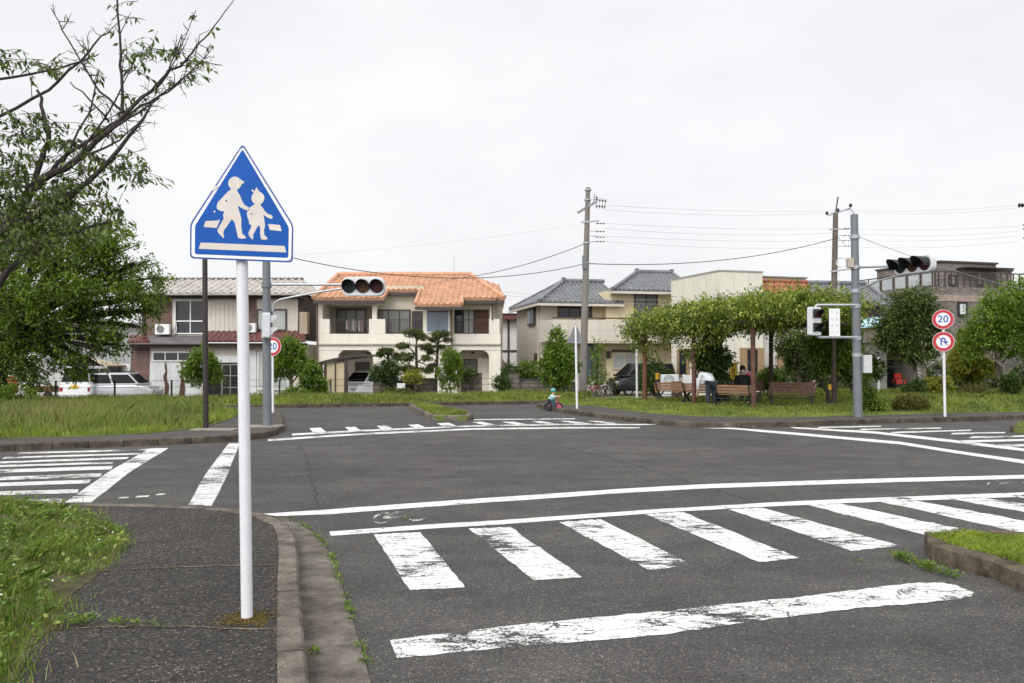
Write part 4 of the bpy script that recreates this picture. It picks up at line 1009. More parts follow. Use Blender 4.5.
f.part('side_cabinet', mat('tan_box', (.34,.28,.20), .7), (299.5,312,307,334,.3,.85))
# ---------------- house 2: orange roof
f = Fac('cream_house', 'two-storey cream house with an orange tiled roof and long balcony', 'house', 313, 44.0, -.42)
f.part('wall', M_CREAM, (318.5,344,338,None,.02,9), (489,344,500.5,None,.02,9), (373,350,377.5,None,.02,.3))
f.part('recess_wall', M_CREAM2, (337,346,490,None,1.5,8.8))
f.part('lower_wall', M_CREAM, (377.6,350,457,None,.03,1.5))
mb = MB()
def arch(x0, x1, ytop, yb, r=9):
    """fillets that round the top corners of an opening"""
    for sx, xx in ((1, x0), (-1, x1)):
        c = [(xx, ytop)]+[(xx+sx*r*(1-math.sin(t)), ytop+r*.75*(1-math.cos(t))) for t in np.linspace(0, math.pi/2, 7)]
        pts = [(xx, ytop), (xx+sx*r, ytop)]+[(xx+sx*r*(1-math.sin(t)), ytop+r*.8*(1-math.cos(t))) for t in np.linspace(0, math.pi/2, 7)][1:-1]+[(xx, ytop+r*.8)]
        P0 = [f.P(a, b, .03) for a, b in pts]; P1 = [p+Vector((0,.25,0)) for p in P0]; n = len(P0)
        mb.add(P0+P1, [tuple(range(n)), tuple(range(2*n-1, n-1, -1))]+[(i, n+i, n+(i+1) % n, (i+1) % n) for i in range(n)])
arch(338, 373, 349.9, 0); arch(457, 489, 349.9, 0); arch(322.5, 372, 303.9, 0, 4)
mb.build('arch_corner', M_CREAM, f.root, world=False)
f.part('balcony', M_CREAM, (318.5,333.8,500.5,344,-.03,.35), (318.5,344.1,500.5,350,.0,1.6), (319,319,329.5,333.7,-.03,.3), (369,319,385,333.7,-.03,.3), (489,319,499.5,333.7,-.03,.3))
f.part('balcony_ledge', mat('grey_ledge', (.33,.31,.28), .8), (318,343.6,501,345.2,-.09,.3))
for x0, x1 in ((330, 369), (385.2, 426), (452, 489)):
    mb = MB(); u0, w0, u1, w1 = f.rect(x0, 319.5, x1, 333.7, .1); mb.box(u0, .08, w1-.04, u1, .12, w1)
    n_ = int((u1-u0)/.16)
    for i in range(n_+1): x = u0+(u1-u0)*i/n_; mb.box(x-.008, .085, w0, x+.008, .105, w1-.03)
    mb.build('railing', M_BRZ, f.root, world=False)
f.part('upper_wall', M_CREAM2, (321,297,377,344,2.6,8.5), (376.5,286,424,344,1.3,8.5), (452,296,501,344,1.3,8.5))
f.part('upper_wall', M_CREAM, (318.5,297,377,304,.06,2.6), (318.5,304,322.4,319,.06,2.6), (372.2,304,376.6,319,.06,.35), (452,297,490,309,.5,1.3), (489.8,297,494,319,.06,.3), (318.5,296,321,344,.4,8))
f.part('bay_wall', M_CREAM, (423,303,452.5,345,-.35,1.5))
f.win(426, 309.5, 449.5, 333, -.37, M_ALU, M_GLB, 1, 1, .06)
f.win(377.5, 309.5, 410.5, 334, 1.28, M_BRZ, M_GLM, 3, 1, .07); f.win(412, 311, 422.8, 332, 1.27, M_BRZ, M_GLD, 2, 1, .07)
f.win(336, 309, 366, 336, 2.58, M_BRZ, M_GLM, 3, 1, .06)
f.part('dark_recess_panel', mat('brown_shutter', (.13,.055,.03), .6, 0, .2, 5), (474.6,309,488.6,334,1.2,1.32)); f.win(452.6, 309, 463, 334, 1.25, M_BRZ, M_GLD, 1, 1, .06); f.win(463, 309, 474.5, 334, 1.24, M_BRZ, M_GLL, 2, 1, .06)
mb = MB(); rr = random.Random(9)
for i in range(9):
    x = 346+i*2.1+rr.uniform(-.5, .5); u0, w0, u1, w1 = f.rect(x, 320+rr.uniform(-1, 1), x+1.4, 331+rr.uniform(-2, 2), .9); mb.box(u0, .88, w0, u1, .92, w1, i % 3)
mb.build('laundry', [mat('washing_white', (.62,.60,.58), .9), mat('washing_rose', (.35,.22,.2), .9), mat('washing_grey', (.18,.18,.2), .9)], f.root, world=False)
f.win(463.5, 359, 477, 372, 1.48, M_BRZ, M_GLM, 2, 1, .06); f.part('white_panel', M_CREAM, (478,358,489,None,1.35,1.5))
f.part('entrance', M_BRZ, (355,362,369.5,None,1.4,1.52)); f.part('vent', M_BRZ, (471,351.8,474,353.8,1.44,1.5), (366.5,352,369,354,1.44,1.5))
mb = MB()
for x, y0, y1, d in ((317.2, 300, 395, -.12), (451.6, 303, 349, -.42), (492.5, 300, 320, -.05)):
    mb.tube([f.P(x, y0, d), f.P(x, y1, d)], .045, 8)
mb.tube([f.P(497.5, 298.5, -.5), f.P(496, 301.5, -.3), f.P(493, 304, -.05)], .04, 6); mb.build('drainpipe', mat('brown_drainpipe', (.13,.075,.055), .5), f.root, world=False, smooth=True)
# roof: one front slope whose eave steps in and out
R0 = f.P(338.5, 275.3, 4.0); R1 = f.P(470.5, 275.3, 4.0); EL = f.P(312.5, 298.6, -.4)
sl = (R0.z-EL.z)/4.4
def onroof(x, d): u = f.u(x, d); return Vector((u, d, R0.z-sl*(4.0-d)))
A = onroof(313, -.4); B = onroof(384, -.4); B2 = onroof(384, 1.0); C_ = onroof(407, 1.0); C2 = onroof(415, -1.45); D_ = onroof(462, -1.45); D2 = onroof(462, -.4); E_ = onroof(504.5, -.4)
C1 = Vector((C2.x, 1.0, C_.z))
rf = MB(); tile_roof(rf, [A, B, B2, C1, C2, D_, D2, E_, onroof(499.5, 1.9), R1, R0], (A, E_), .29, .30, .075, 'R')
# hips and back
BL, BR = Vector((A.x, 9.2, A.z)), Vector((E_.x-.2, 9.2, A.z)); R0b, R1b = R0+Vector((0,.6,0)), R1+Vector((0,.6,0))
tile_roof(rf, [BR, BL, R0b, R1b], (BR, BL), .4, .4, .05, 'S', sub=4); tile_roof(rf, [BL, A, R0, R0b], (BL, A), .4, .4, .05, 'S', sub=4); tile_roof(rf, [E_, BR, R1b, R1], (E_, BR), .4, .4, .05, 'S', sub=4)
rf.build('roof', M_ORANGE, f.root, world=False)
mb = MB(); n_ = Vector((0,0,.07)); ridge(mb, R0+n_, R1+n_, .13); ridge(mb, A+n_, R0+n_, .11); ridge(mb, R1+n_, E_+n_, .11); ridge(mb, R0b+n_, R1b+n_, .1)
for a, b in ((C1, C2), (D_, D2)): ridge(mb, a+n_, b+n_, .09)
mb.build('ridge', M_ORANGE, f.root, world=False, smooth=True)
for a, b in ((A, B), (C2, D_), (D2, E_), (B2, C1)): MB().bar(a-Vector((0,.03,.17)), b-Vector((0,.03,.17)), .07, .16).build('roof_gutter', M_BRZ, f.root, world=False)
mb = MB(); p = f.P(454, 262, 5); mb.tube([Vector((p.x, 5, R0.z)), p+Vector((0,0,.4))], .015, 5); mb.build('aerial', M_GALV, f.root, world=False)
# ---------------- half-timbered house behind
f = Fac('timbered_house', 'small white house with dark timber framing between the orange and grey roofs', 'house', 497, 58, -.3)
f.part('wall', M_WALLT, (492,319,548,None,0,6)); f.part('timber_frame', M_TIMBER, (507.5,319,509.5,None,-.06,.0), (517,319,519,None,-.06,0), (492,350,548,352,-.05,0), (492,366,548,367.5,-.05,0), (520.5,328,523,336,-.06,0))
f.part('roof', mat('brown_sheet_roof', (.12,.035,.03), .6, 0, .2, 3), (489,314,552,319.2,-.7,6.6)); f.part('roof_cap', M_TIMBER, (489,313.3,552,314.2,-.8,6.8))
MB().bar(f.P(494,352,-.5), f.P(512,375,-.9), 1.0, .08).build('stair_roof', M_REDT, f.root, world=False)
# ---------------- house 3: grey tiles
f = Fac('grey_roof_house', 'two-storey beige house with grey tiled hip roofs behind the utility pole', 'house', 538.5, 46.0, -.18, R(12))
f.part('wall', M_BEIGE, (540.5,300,640,None,.9,7.0))
f.part('wall', M_YELLOWB, (557,301,606,326,.88,1.2), (606,291,685,None,.2,9.4))
f.part('balcony', mat('white_balcony_panel', (.60,.55,.48), .7, 0, .06, 1.0, 0, 60, .12), (553,319.5,690,341.5,-.9,-.75), (553,341.6,690,343.5,-.95,.9))
mb = MB(); a0 = f.P(553,319.5,-.9); a1 = f.P(553,341.5,-.9); q0 = f.P(539,321,.7); q1 = f.P(539,342.5,.7)
mb.add([a0, a1, Vector((q0.x, .7, a1.z)), Vector((q0.x, .7, a0.z))]+[p+Vector((.12,.1,0)) for p in (a0, a1, Vector((q0.x, .7, a1.z)), Vector((q0.x, .7, a0.z)))], [(0,1,2,3),(7,6,5,4),(0,4,5,1),(1,5,6,2),(2,6,7,3),(3,7,4,0)])
mb.build('balcony_side', M_BEIGE, f.root, world=False)
mb = MB()
for x, y in ((553,318),(575,317.6),(600,317.6),(625,317.6),(650,317.6),(675,317.6)): p = f.P(x,y,-.82); mb.box(p.x-.02,-.84,a0.z,p.x+.02,-.80,p.z)
p = f.P(553,317.6,-.82); e = f.P(688,317.6,-.82); mb.tube([p, Vector((e.x,-.82,p.z))], .035, 8); mb.build('handrail', M_BRZ, f.root, world=False)
mb = MB(); u0, w0, u1, w1 = f.rect(553,319.5,690,341.5,-.9)
for i in range(1, 9): x = u0+(u1-u0)*i/9; mb.box(x-.008,-.906,w0,x+.008,-.9,w1)
mb.box(u0,-.905,w0+(w1-w0)*.5-.006,u1,-.9,w0+(w1-w0)*.5+.006); mb.build('panel_joint', mat('joint_grey', (.36,.34,.30), .8), f.root, world=False)
f.win(557.5, 303, 592, 317.8, .87, M_BRZ, M_GLD, 3, 1, .09); f.win(634, 292.5, 657.5, 317, .18, M_BRZ, M_GLM, 2, 1, .09)
f.win(585.5, 343.8, 598, 378, .88, M_BRZ, M_GLB, 2, 1, .08, 'door'); f.win(612.5, 352.5, 636, 369.5, .18, mat('cream_frame', (.55,.50,.36), .5), M_GLL, 2, 1, .09)
f.part('lintel', M_BRZ, (612,349.3,641,352.3,.1,.2)); f.part('meter_box', M_BRZ, (607,351,611,358,.05,.2))
# left side wall windows (on the wall that looks left)
mb = MB(); u = f.u(540.5, .9); 
zz = f.w(539, 306, 2), f.w(539, 325, 2)
sw = MB(); sw.box(u-.10, 2.0, zz[1], u+.02, 3.7, zz[0]); sw = sw.build('side_window', M_BRZ, f.root, world=False); MB().box(u-.112, 2.15, zz[1]+.12, u-.02, 3.55, zz[0]-.12).build('pane', M_GLB, sw, world=False)
sw = MB(); sw.box(u-.06, 1.6, 1.05, u+.02, 2.2, 2.2); sw.build('side_window', M_BRZ, f.root, world=False)
mb.tube([Vector((u-.06,1.2,4.9)), Vector((u-.06,1.2,.1))], .045, 8); mb.build('drainpipe', M_BEIGE, f.root, world=False)
# roofs
L0 = f.P(538.5, 301.5, -.15); Rz = L0.z; L1 = f.P(624, 299.8, -.15); L1.z = Rz; Q0 = Vector((f.u(563.5, 3.9), 3.9, f.w(563.5, 281.5, 3.9))); Q1 = Vector((f.u(625, 3.9), 3.9, Q0.z)); Lb = Vector((L0.x, 7.4, Rz)); Lr = Vector((L1.x, 7.4, Rz))
rf = MB(); tile_roof(rf, [L0, L1, Vector((L1.x, Q0.y, Q0.z)), Q0], (L0, L1), .28, .3, .045, 'S'); tile_roof(rf, [Lb, L0, Q0], (Lb, L0), .28, .3, .045, 'S'); tile_roof(rf, [Lr, Lb, Q0, Vector((L1.x, Q0.y, Q0.z))], (Lr, Lb), .5, .5, .045, 'S', sub=4)
M0 = f.P(613, 289.5, -.5); M1 = f.P(694, 288, -.5); M1.z = M0.z; N0 = Vector((f.u(637, 4.2), 4.2, f.w(637, 272.5, 4.2))); N1 = Vector((f.u(672, 4.2), 4.2, N0.z)); Mb0 = Vector((M0.x+1.6, 9.2, M0.z)); Mb1 = Vector((M1.x, 9.2, M0.z))
tile_roof(rf, [M0, M1, N1, N0], (M0, M1), .28, .3, .045, 'S'); tile_roof(rf, [Mb0, M0, N0], (Mb0, M0), .28, .3, .045, 'S'); tile_roof(rf, [M1, Mb1, N1], (M1, Mb1), .28, .3, .045, 'S'); tile_roof(rf, [Mb1, Mb0, N0, N1], (Mb1, Mb0), .5, .5, .045, 'S', sub=4)
rf.build('roof', M_GREYT, f.root, world=False)
mb = MB(); n_ = Vector((0,0,.06)); 
for a, b, r in ((Q0, Vector((L1.x+.2, Q0.y, Q0.z)), .12), (N0, N1, .13), (L0, Q0, .10), (Lb, Q0, .10), (M0, N0, .10), (M1, N1, .10)): ridge(mb, a+n_, b+n_, r)
for q in (Q0, N0, N1): mb.box(q.x-.10, q.y-.12, q.z, q.x+.10, q.y+.12, q.z+.24)
mb.build('ridge', M_GREYT, f.root, world=False, smooth=True)
mb = MB()
for a, b in ((L0, L1), (Lb, L0), (M0, M1), (Mb0, M0)): mb.bar(a-Vector((0,0,.15)), b-Vector((0,0,.15)), .12, .12)
mb.box(L0.x+.1, 0, Rz-.17, L1.x, .9, Rz-.13); mb.box(M0.x+.2, -.35, M0.z-.17, M1.x-.2, .25, M0.z-.13); mb.build('eave', M_BEIGE, f.root, world=False)
# ---------------- house 4: plain ivory block with tiled band
f = Fac('ivory_house', 'plain flat-roofed ivory house with an orange tiled band behind the pergola', 'house', 720, 40.5, -.12, GA)
ht = f.w(722, 271.3, 0)
u1 = f.u(763, 0); ub = f.u(817, 0)
mb = MB(); mb.box(0, 0, -.3, u1, 4.9, ht); mb.build('wall', M_IVORY, f.root, world=False)
mb = MB(); mb.box(u1, .85, -.3, ub, 4.7, ht-.12); mb.build('wall', mat('white_render', (.62,.61,.57), .8, 0, .05, 1), f.root, world=False)
mb = MB(); mb.box(-.03, -.03, ht, u1+.03, 4.93, ht+.07); mb.build('coping', mat('coping_grey', (.30,.29,.27), .7), f.root, world=False); MB().box(u1+.04, .7, ht-.12, ub+.04, 4.75, ht-.06).build('coping', mat('coping_grey', (.30,.29,.27), .7), f.root, world=False)
mb = MB()
for i in range(1, 4): mb.box(-.008, 4.9*i/4-.01, 0, 0, 4.9*i/4+.01, ht)
for i in range(1, 3): mb.box(u1*i/3-.008, -.006, 0, u1*i/3+.008, 0, ht)
for z in (1.9, 3.9): mb.box(-.006, 0, z-.008, 0, 4.9, z+.008); mb.box(0, -.006, z-.008, u1, 0, z+.008)
mb.build('panel_joint', mat('joint_ivory', (.42,.40,.34), .8), f.root, world=False)
rf = MB(); a0, a1 = Vector((u1+.02, .25, ht-2.3)), Vector((ub+.05, .25, ht-2.3)); b0, b1 = Vector((u1+.02, .78, ht-.30)), Vector((ub+.05, .78, ht-.30))
tile_roof(rf, [a0, a1, b1, b0], (a0, a1), .3, .36, .07, 'R'); 
for i in range(13): 
    q = b0+(b1-b0)*((i+.5)/13); rf.ball(q+Vector((0,-.06,.02)), .09, .09, .09, 8, 5)
rf.build('tiled_band', mat('rust_orange_tile', (.36,.14,.065), .6, 0, .35, 4), f.root, world=False)
for y0, y1 in ((1.2, 2.3), (2.9, 4.2)):
    fr = MB(); fr.box(-.06, y0, .95, .02, y1, 2.35); fr = fr.build('window', mat('tan_shutter', (.30,.20,.11), .6), f.root, world=False); MB().box(-.075, y0+.3, 1.03, -.02, y1-.3, 2.27).build('pane', M_GLD, fr, world=False)
for x0, x1 in ((1.05, 2.35), (3.1, 4.2)):
    fr = MB(); fr.box(x0, -.06, .95, x1, .02, 2.35); fr = fr.build('window', mat('tan_shutter', (.30,.20,.11), .6), f.root, world=False); MB().box(x0+.38, -.075, 1.03, x1-.38, -.02, 2.27).build('pane', M_GLD, fr, world=False)
# ---------------- grey tiled outbuilding
f = Fac('tiled_outbuilding', 'low outbuilding with a dark grey tiled roof behind the right signal pole', 'house', 800, 52, -.15, R(8))
a0, a1 = f.P(790, 304, -.6), f.P(893, 306.5, -.6); a1.z = a0.z; b0 = Vector((f.u(790, 3.5), 3.5, f.w(840, 284.5, 3.5))); b1 = Vector((f.u(866, 3.5), 3.5, b0.z))
rf = MB(); tile_roof(rf, [a0, a1, b1, b0], (a0, a1), .28, .3, .04, 'S'); k1 = Vector((a1.x, 7.6, a1.z)); tile_roof(rf, [a1, k1, b1], (a1, k1), .3, .3, .04, 'S'); rf.build('roof', M_GREYT, f.root, world=False)
mb = MB(); ridge(mb, b0+Vector((0,0,.1)), b1+Vector((0,0,.1)), .15); ridge(mb, b1+Vector((0,0,.1)), a1+Vector((0,0,.1)), .13); mb.build('ridge', M_GREYT, f.root, world=False)
f.part('wall', mat('grey_brown_wall', (.15,.125,.11), .85, 0, .15, 1.5), (792,304,884,None,0,6.5)); f.win(867, 307, 879, 320, -.02, M_BRZ, M_GLD, 2, 1, .08)
# ---------------- brick apartment block
f = Fac('brick_apartment', 'brick apartment block with a railed roof terrace on the right', 'apartment building', 934.5, 54, -.2, GA)
zt = f.w(934.5, 286.5, 0); zp = f.w(934.5, 267.5, 0)
uR = f.u(1075, 0)
mb = MB(); mb.box(0, 0, -.3, uR, 11, zt); mb.build('wall', M_BRICKA, f.root, world=False)
up0, up1 = f.u(941, 2.0), f.u(997, 2.0)
MB().box(up0, 2.0, zt+.01, up1, 8, f.w(965, 263.2, 2.0)).build('penthouse', M_BRICKA, f.root, world=False)
MB().box(up0-.1, 1.9, f.w(965, 263.2, 2.0)+.002, up1+.12, 8.1, f.w(965, 262.2, 2.0)+.05).build('roof_slab', M_BRZ, f.root, world=False)
MB().box(f.u(969,1), .9, f.w(970,267.6,1), up1+.4, 2.0, f.w(970,266.6,1)).build('canopy', M_BRZ, f.root, world=False)
MB().box(.02, -.03, zt-.9, uR, 0, zt-.5).build('stone_band', mat('light_brick_band', (.30,.235,.20), .85, 0, .3, 3), f.root, world=False)
f.win(948.5, 274.5, 956, 286, 1.98, M_BRZ, M_GLM, 1, 1, .1); f.win(976, 272, 983, 286, 1.98, M_BRZ, M_GLM, 1, 1, .1, 'terrace_door')
f.win(957.5, 301.5, 967.5, 316.5, -.02, M_BLACK, mat('white_curtain_glass', (.55,.57,.58), .3), 1, 1, .14)
MB().box(f.u(1000,3), 3, zt, f.u(1013,3), 5, f.w(1006,271.5,3)).build('chimney_box', M_BRICKA, f.root, world=False); MB().box(f.u(999.5,3), 2.9, f.w(1006,271.4,3)+.003, f.u(1013.5,3), 5.1, f.w(1006,270.2,3)+.1).build('chimney_cap', M_BRZ, f.root, world=False)
mb = MB(); hz = zt+.95
for i in range(24): x = uR*i/23; mb.box(x-.03, .10, zt, x+.03, .16, hz)
for i in range(10): y = 11*i/9; mb.box(.08, y-.03, zt, .14, y+.03, hz)
mb.box(0.1, .09, hz, uR, .17, hz+.07); mb.box(.07, .1, hz, .15, 11, hz+.07)
for k in range(1, 4): mb.box(0.1, .115, zt+.24*k, uR, .135, zt+.24*k+.02)
mb.build('railing', M_BRZ, f.root, world=False)
mb = MB()
for i in range(9): y = 11*i/9; mb.box(.10, y+.16, zt+.12, .12, y+11/9-.16, hz-.08)
mb.build('railing_panel', mat('frosted_panel', (.40,.42,.43), .3), f.root, world=False)
for i in range(8): MB().box(-.05, .5+1.35*i, 4.1, .0, 1.3+1.35*i, 5.4).build('window', M_GLD, f.root, world=False)
# ---------------- houses half hidden on the far left
f = Fac('grey_house', 'grey house with a pale roof glimpsed behind the big leafy tree', 'house', 60, 62, -.4)
f.part('wall', mat('grey_siding', (.30,.31,.31), .8, 0, .1, 1), (40,322,136,None,0,7)); f.part('upper_wall', M_WALLT, (50,316,128,322.3,.5,6))
mb = MB(); a0, a1 = f.P(36, 323, -.6), f.P(139, 323, -.6); b0, b1 = f.P(48, 311, 3), f.P(128, 311, 3); tile_roof(mb, [a0, a1, b1, b0], (a0, a1), .4, .5, .04, 'R'); mb.build('roof', mat('pale_sheet_roof', (.50,.52,.54), .6, 0, .1, 2), f.root, world=False)
f.win(100, 330, 116, 343, -.02, M_ALU, M_GLD, 2, 1, .08)
f = Fac('low_shed', 'low open shed with a sloping tan sheet roof behind the parked vans', 'shed', 80, 52, -.5, group=None)
p0, p1 = f.P(82, 359, -1), f.P(120, 366, -1)
mb = MB(); mb.bar(p0, p1, 3.0, .08, up=(0,0,1)); mb.build('roof', mat('tan_sheet', (.36,.29,.20), .7, 0, .2, 3), f.root, world=False)
f.part('post', M_TIMBER, (84,361,85.2,None,-.3,-.2), (103,364,104.2,None,-.3,-.2), (118,366,119.2,None,-.3,-.2)); f.part('wall', M_DARK, (82,364,124,None,1.2,1.4)); f.part('side_panel', M_WPANEL, (122.5,364,130,None,-.2,-.1))
f = Fac('garden_wall', 'long pale garden wall with dark lower part behind the left vans', 'wall', -40, 50, -.5, group=None)
f.part('wall', mat('pale_wall', (.46,.46,.45), .85, 0, .15, 1), (-60,372,80,None,0,.2)); f.part('coping', M_CONC, (-61,370.5,81,372,-.05,.25))
# ---------------- canopy with a light-blue roof and dark garage
f = Fac('blue_canopy', 'light blue corrugated canopy over a dark open garage behind the trees', 'canopy', 860, 44, -.1, group=None)
mb = MB(); p = [f.P(861, 327, -1.2), f.P(905, 323, -1.2), f.P(903, 315.5, 2.6), f.P(861, 318, 2.6)]
mb.add(p+[q-Vector((0,0,.06)) for q in p], [(0,1,2,3),(7,6,5,4),(0,4,5,1),(1,5,6,2),(2,6,7,3),(3,7,4,0)]); mb.build('roof', mat('light_blue_sheet', (.36,.58,.68), .4, 0, .08, 3), f.root, world=False)
f.part('beam', mat('rust_beam', (.15,.08,.06), .7), (861,327.6,905,331.5,-1.1,-1.0)); f.part('post', M_TIMBER, (862,331,863.5,None,-1.1,-1.0), (903,331,904.5,None,-1.1,-1.0))
f = Fac('dark_garage', 'dark open-fronted garage with concrete side walls among the right trees', 'garage', 886, 46, -.1, group=None)
f.part('back_wall', M_DARK, (880,340,925,None,2.5,2.7)); f.part('side_wall', M_CONC, (914,348,921,None,0,2.5), (880,342,887,None,.02,2.5)); f.part('roof', M_CONC, (879,338,926,342,-.2,2.8)); f.part('concrete_wall', M_CONC, (921.2,352,953,None,.3,.5)); f.part('block_wall', mat('dark_block', (.10,.095,.09), .9, 0, .2, 2), (953.2,360,1060,None,.8,1.0))
a = f.P(899, 377, .8)
rt = thing('ride_on_toy', 'small red ride-on toy parked inside the dark garage', 'toy', f.o+Vector((a.x, .8, .28))); 
mb = MB(); mb.box(-.28,-.3,.15,.28,.3,.42); mb.box(-.2,.05,.42,.2,.3,.75); mb.build('body', mat('red_plastic', (.45,.03,.02), .4), rt, world=False, bevel=.05)
for sx in (-1, 1):
    for sy in (-1, 1): MB().disc((sx*.28, sy*.2, .13), .13, (sx,0,0), .07, 14).build('wheel', M_RUBBER, rt, world=False)
# ================================================================ trees and shrubs
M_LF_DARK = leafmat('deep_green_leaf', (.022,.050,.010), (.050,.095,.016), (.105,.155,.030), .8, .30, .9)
M_LF_CHERRY = leafmat('cherry_leaf', (.040,.082,.012), (.095,.165,.022), (.22,.30,.05), .95, .42, 1.4)
M_LF_MID = leafmat('dull_mid_green_leaf', (.035,.065,.016), (.075,.115,.026), (.15,.19,.055), .9, .32, 1.8)
M_LF_NEAR = leafmat('near_cherry_leaf', (.035,.062,.012), (.060,.10,.016), (.14,.18,.035), .6, .30, 2)
M_LF_FRESH = leafmat('fresh_green_leaf', (.065,.13,.014), (.12,.21,.024), (.20,.28,.045), .7, .38, 1.2)
M_LF_VINE = leafmat('vine_leaf', (.062,.108,.016), (.155,.222,.033), (.41,.43,.115), .95, .36, 1.6)
M_LF_PINE = leafmat('pine_needle', (.040,.070,.018), (.080,.115,.028), (.16,.17,.05), .7, .15, 3)
M_LF_OLIVE = leafmat('olive_shrub_leaf', (.060,.075,.016), (.115,.115,.026), (.19,.17,.05), .6, .3, 2)
M_LF_YELLOW = leafmat('yellow_green_leaf', (.14,.19,.022), (.24,.26,.035), (.34,.33,.07), .5, .38, 2)
def gzb(X, Y):
    """top of whatever ground block lies there"""
    p = Vector((X, Y, 0))-xy(K0); e = p.dot(E2)
    if X > 2.5 and Y < 41 and e > -12 and Y > 22: return .13
    if 0 < e < 4.6: return .10
    return gz(X, Y)
def crown_pts(lobes, n, twig=9, spread=.16, shell=.55, droop=.35, hole=-.62):
    """leaf positions gathered on twigs that start in the outer part of ellipsoid lobes; lobes (cx,cy,cz,rx,ry,rz)"""
    Lb = np.array(lobes, float); vol = (Lb[:, 3]*Lb[:, 5])**.9*1.0; pr = vol/vol.sum(); nt_ = max(1, n//twig)
    k = rng.choice(len(Lb), nt_, p=pr); d = rng.normal(size=(nt_, 3)); d /= np.linalg.norm(d, axis=1, keepdims=True)
    r = shell+(1-shell)*rng.uniform(0, 1, nt_)**.7; r *= 1+.28*wob(d*2.2+k[:, None]*1.7, 1.4, 5)
    r *= np.where(rng.uniform(size=nt_) < .10, rng.uniform(1.05, 1.25, nt_), 1)
    c = Lb[k, :3]+d*Lb[k, 3:]*r[:, None]
    keep = wob(c, 1.9, 8) > hole; c, d = c[keep], d[keep]; nt_ = len(c)
    ax = d+rng.normal(0, .5, (nt_, 3)); ax[:, 2] -= droop*.6; ax /= np.linalg.norm(ax, axis=1, keepdims=True)
    s = spread*rng.uniform(.5, 1.4, nt_); t = rng.uniform(-.5, 1.4, (nt_, twig))
    C = c[:, None]+ax[:, None]*(t*s[:, None])[..., None]+rng.normal(0, .28, (nt_, twig, 3))*s[:, None, None]
    D = ax[:, None]*.6+rng.normal(0, .75, (nt_, twig, 3)); D[..., 2] -= droop
    return C.reshape(-1, 3), D.reshape(-1, 3)
def tree(name, label, cat, basepx, Y, lobes, n, leaf, m, bark=M_BARK, tr=.10, fork=None, group=None, droop=.35, twig=9, spread=.16, shell=.5, stems=1, asp=.55, base=None, depth=.85, parts=('crown', 'trunk'), nb=1, hole=-.62):
    b = at(basepx[0], basepx[1], Y) if base is None else Vector(base)
    b.z = gzb(b.x, b.y)-.03; k = Y/F; L3 = []
    for l in lobes:
        x, y, rx, ry = l[:4]; dy = l[4] if len(l) > 4 else random.uniform(-.3, .3)*rx*k; q = at(x, y, Y+dy); L3.append((q.x, q.y, q.z, rx*k, rx*k*depth, ry*k))
    root = thing(name, label, cat, b, 0, group)
    fk = fork if fork else (lobes[0][0], lobes[0][1]+lobes[0][3]*.4)
    f0 = at(fk[0], fk[1], Y); mb = MB()
    for s in range(stems):
        o = Vector((random.uniform(-1, 1), random.uniform(-1, 1), 0))*tr*1.6*(stems > 1); r0 = tr/(stems**.5)
        fs_ = f0+o*3
        mb.tube([b+o*.5-Vector((0,0,.05)), b+o*.7+(fs_-b)*.33+Vector((random.gauss(0,.3*tr*2), 0, 0)), b+o+(fs_-b)*.7, fs_], [r0*1.25, r0, r0*.85, r0*.7], 8)
        for i, l in enumerate(L3):
            if i % stems != s: continue
            e = Vector(l[:3])+Vector((random.uniform(-.3,.3)*l[3], 0, l[5]*.3)); st = b+o+(fs_-b)*random.uniform(.65, 1.0); md = st+(e-st)*.5+Vector((random.gauss(0,.08), random.gauss(0,.08), (e-st).length*.10))
            mb.tube([st, md, e], [r0*.55, r0*.38, r0*.12], 6)
            for _ in range(nb+1):
                t2 = md+(e-md)*random.uniform(0, .6); e2 = Vector(l[:3])+Vector((random.uniform(-.8,.8)*l[3], random.uniform(-.8,.8)*l[4], random.uniform(-.5,.8)*l[5])); mb.tube([t2, t2+(e2-t2)*.5+Vector((0,0,.04)), e2], [r0*.26, r0*.18, r0*.05], 5)
    mb.build(parts[1], bark, root, smooth=True)
    C, D = crown_pts(L3, n, twig, spread, shell, droop, hole); nn = len(C)
    N = np.tile([0, 0, 1.0], (nn, 1))+rng.normal(0, .55, (nn, 3))
    leaves(parts[0], C, D, N, leaf*rng.uniform(.5, 1.35, nn), leaf*asp*rng.uniform(.7, 1.2, nn), m, root)
    return root
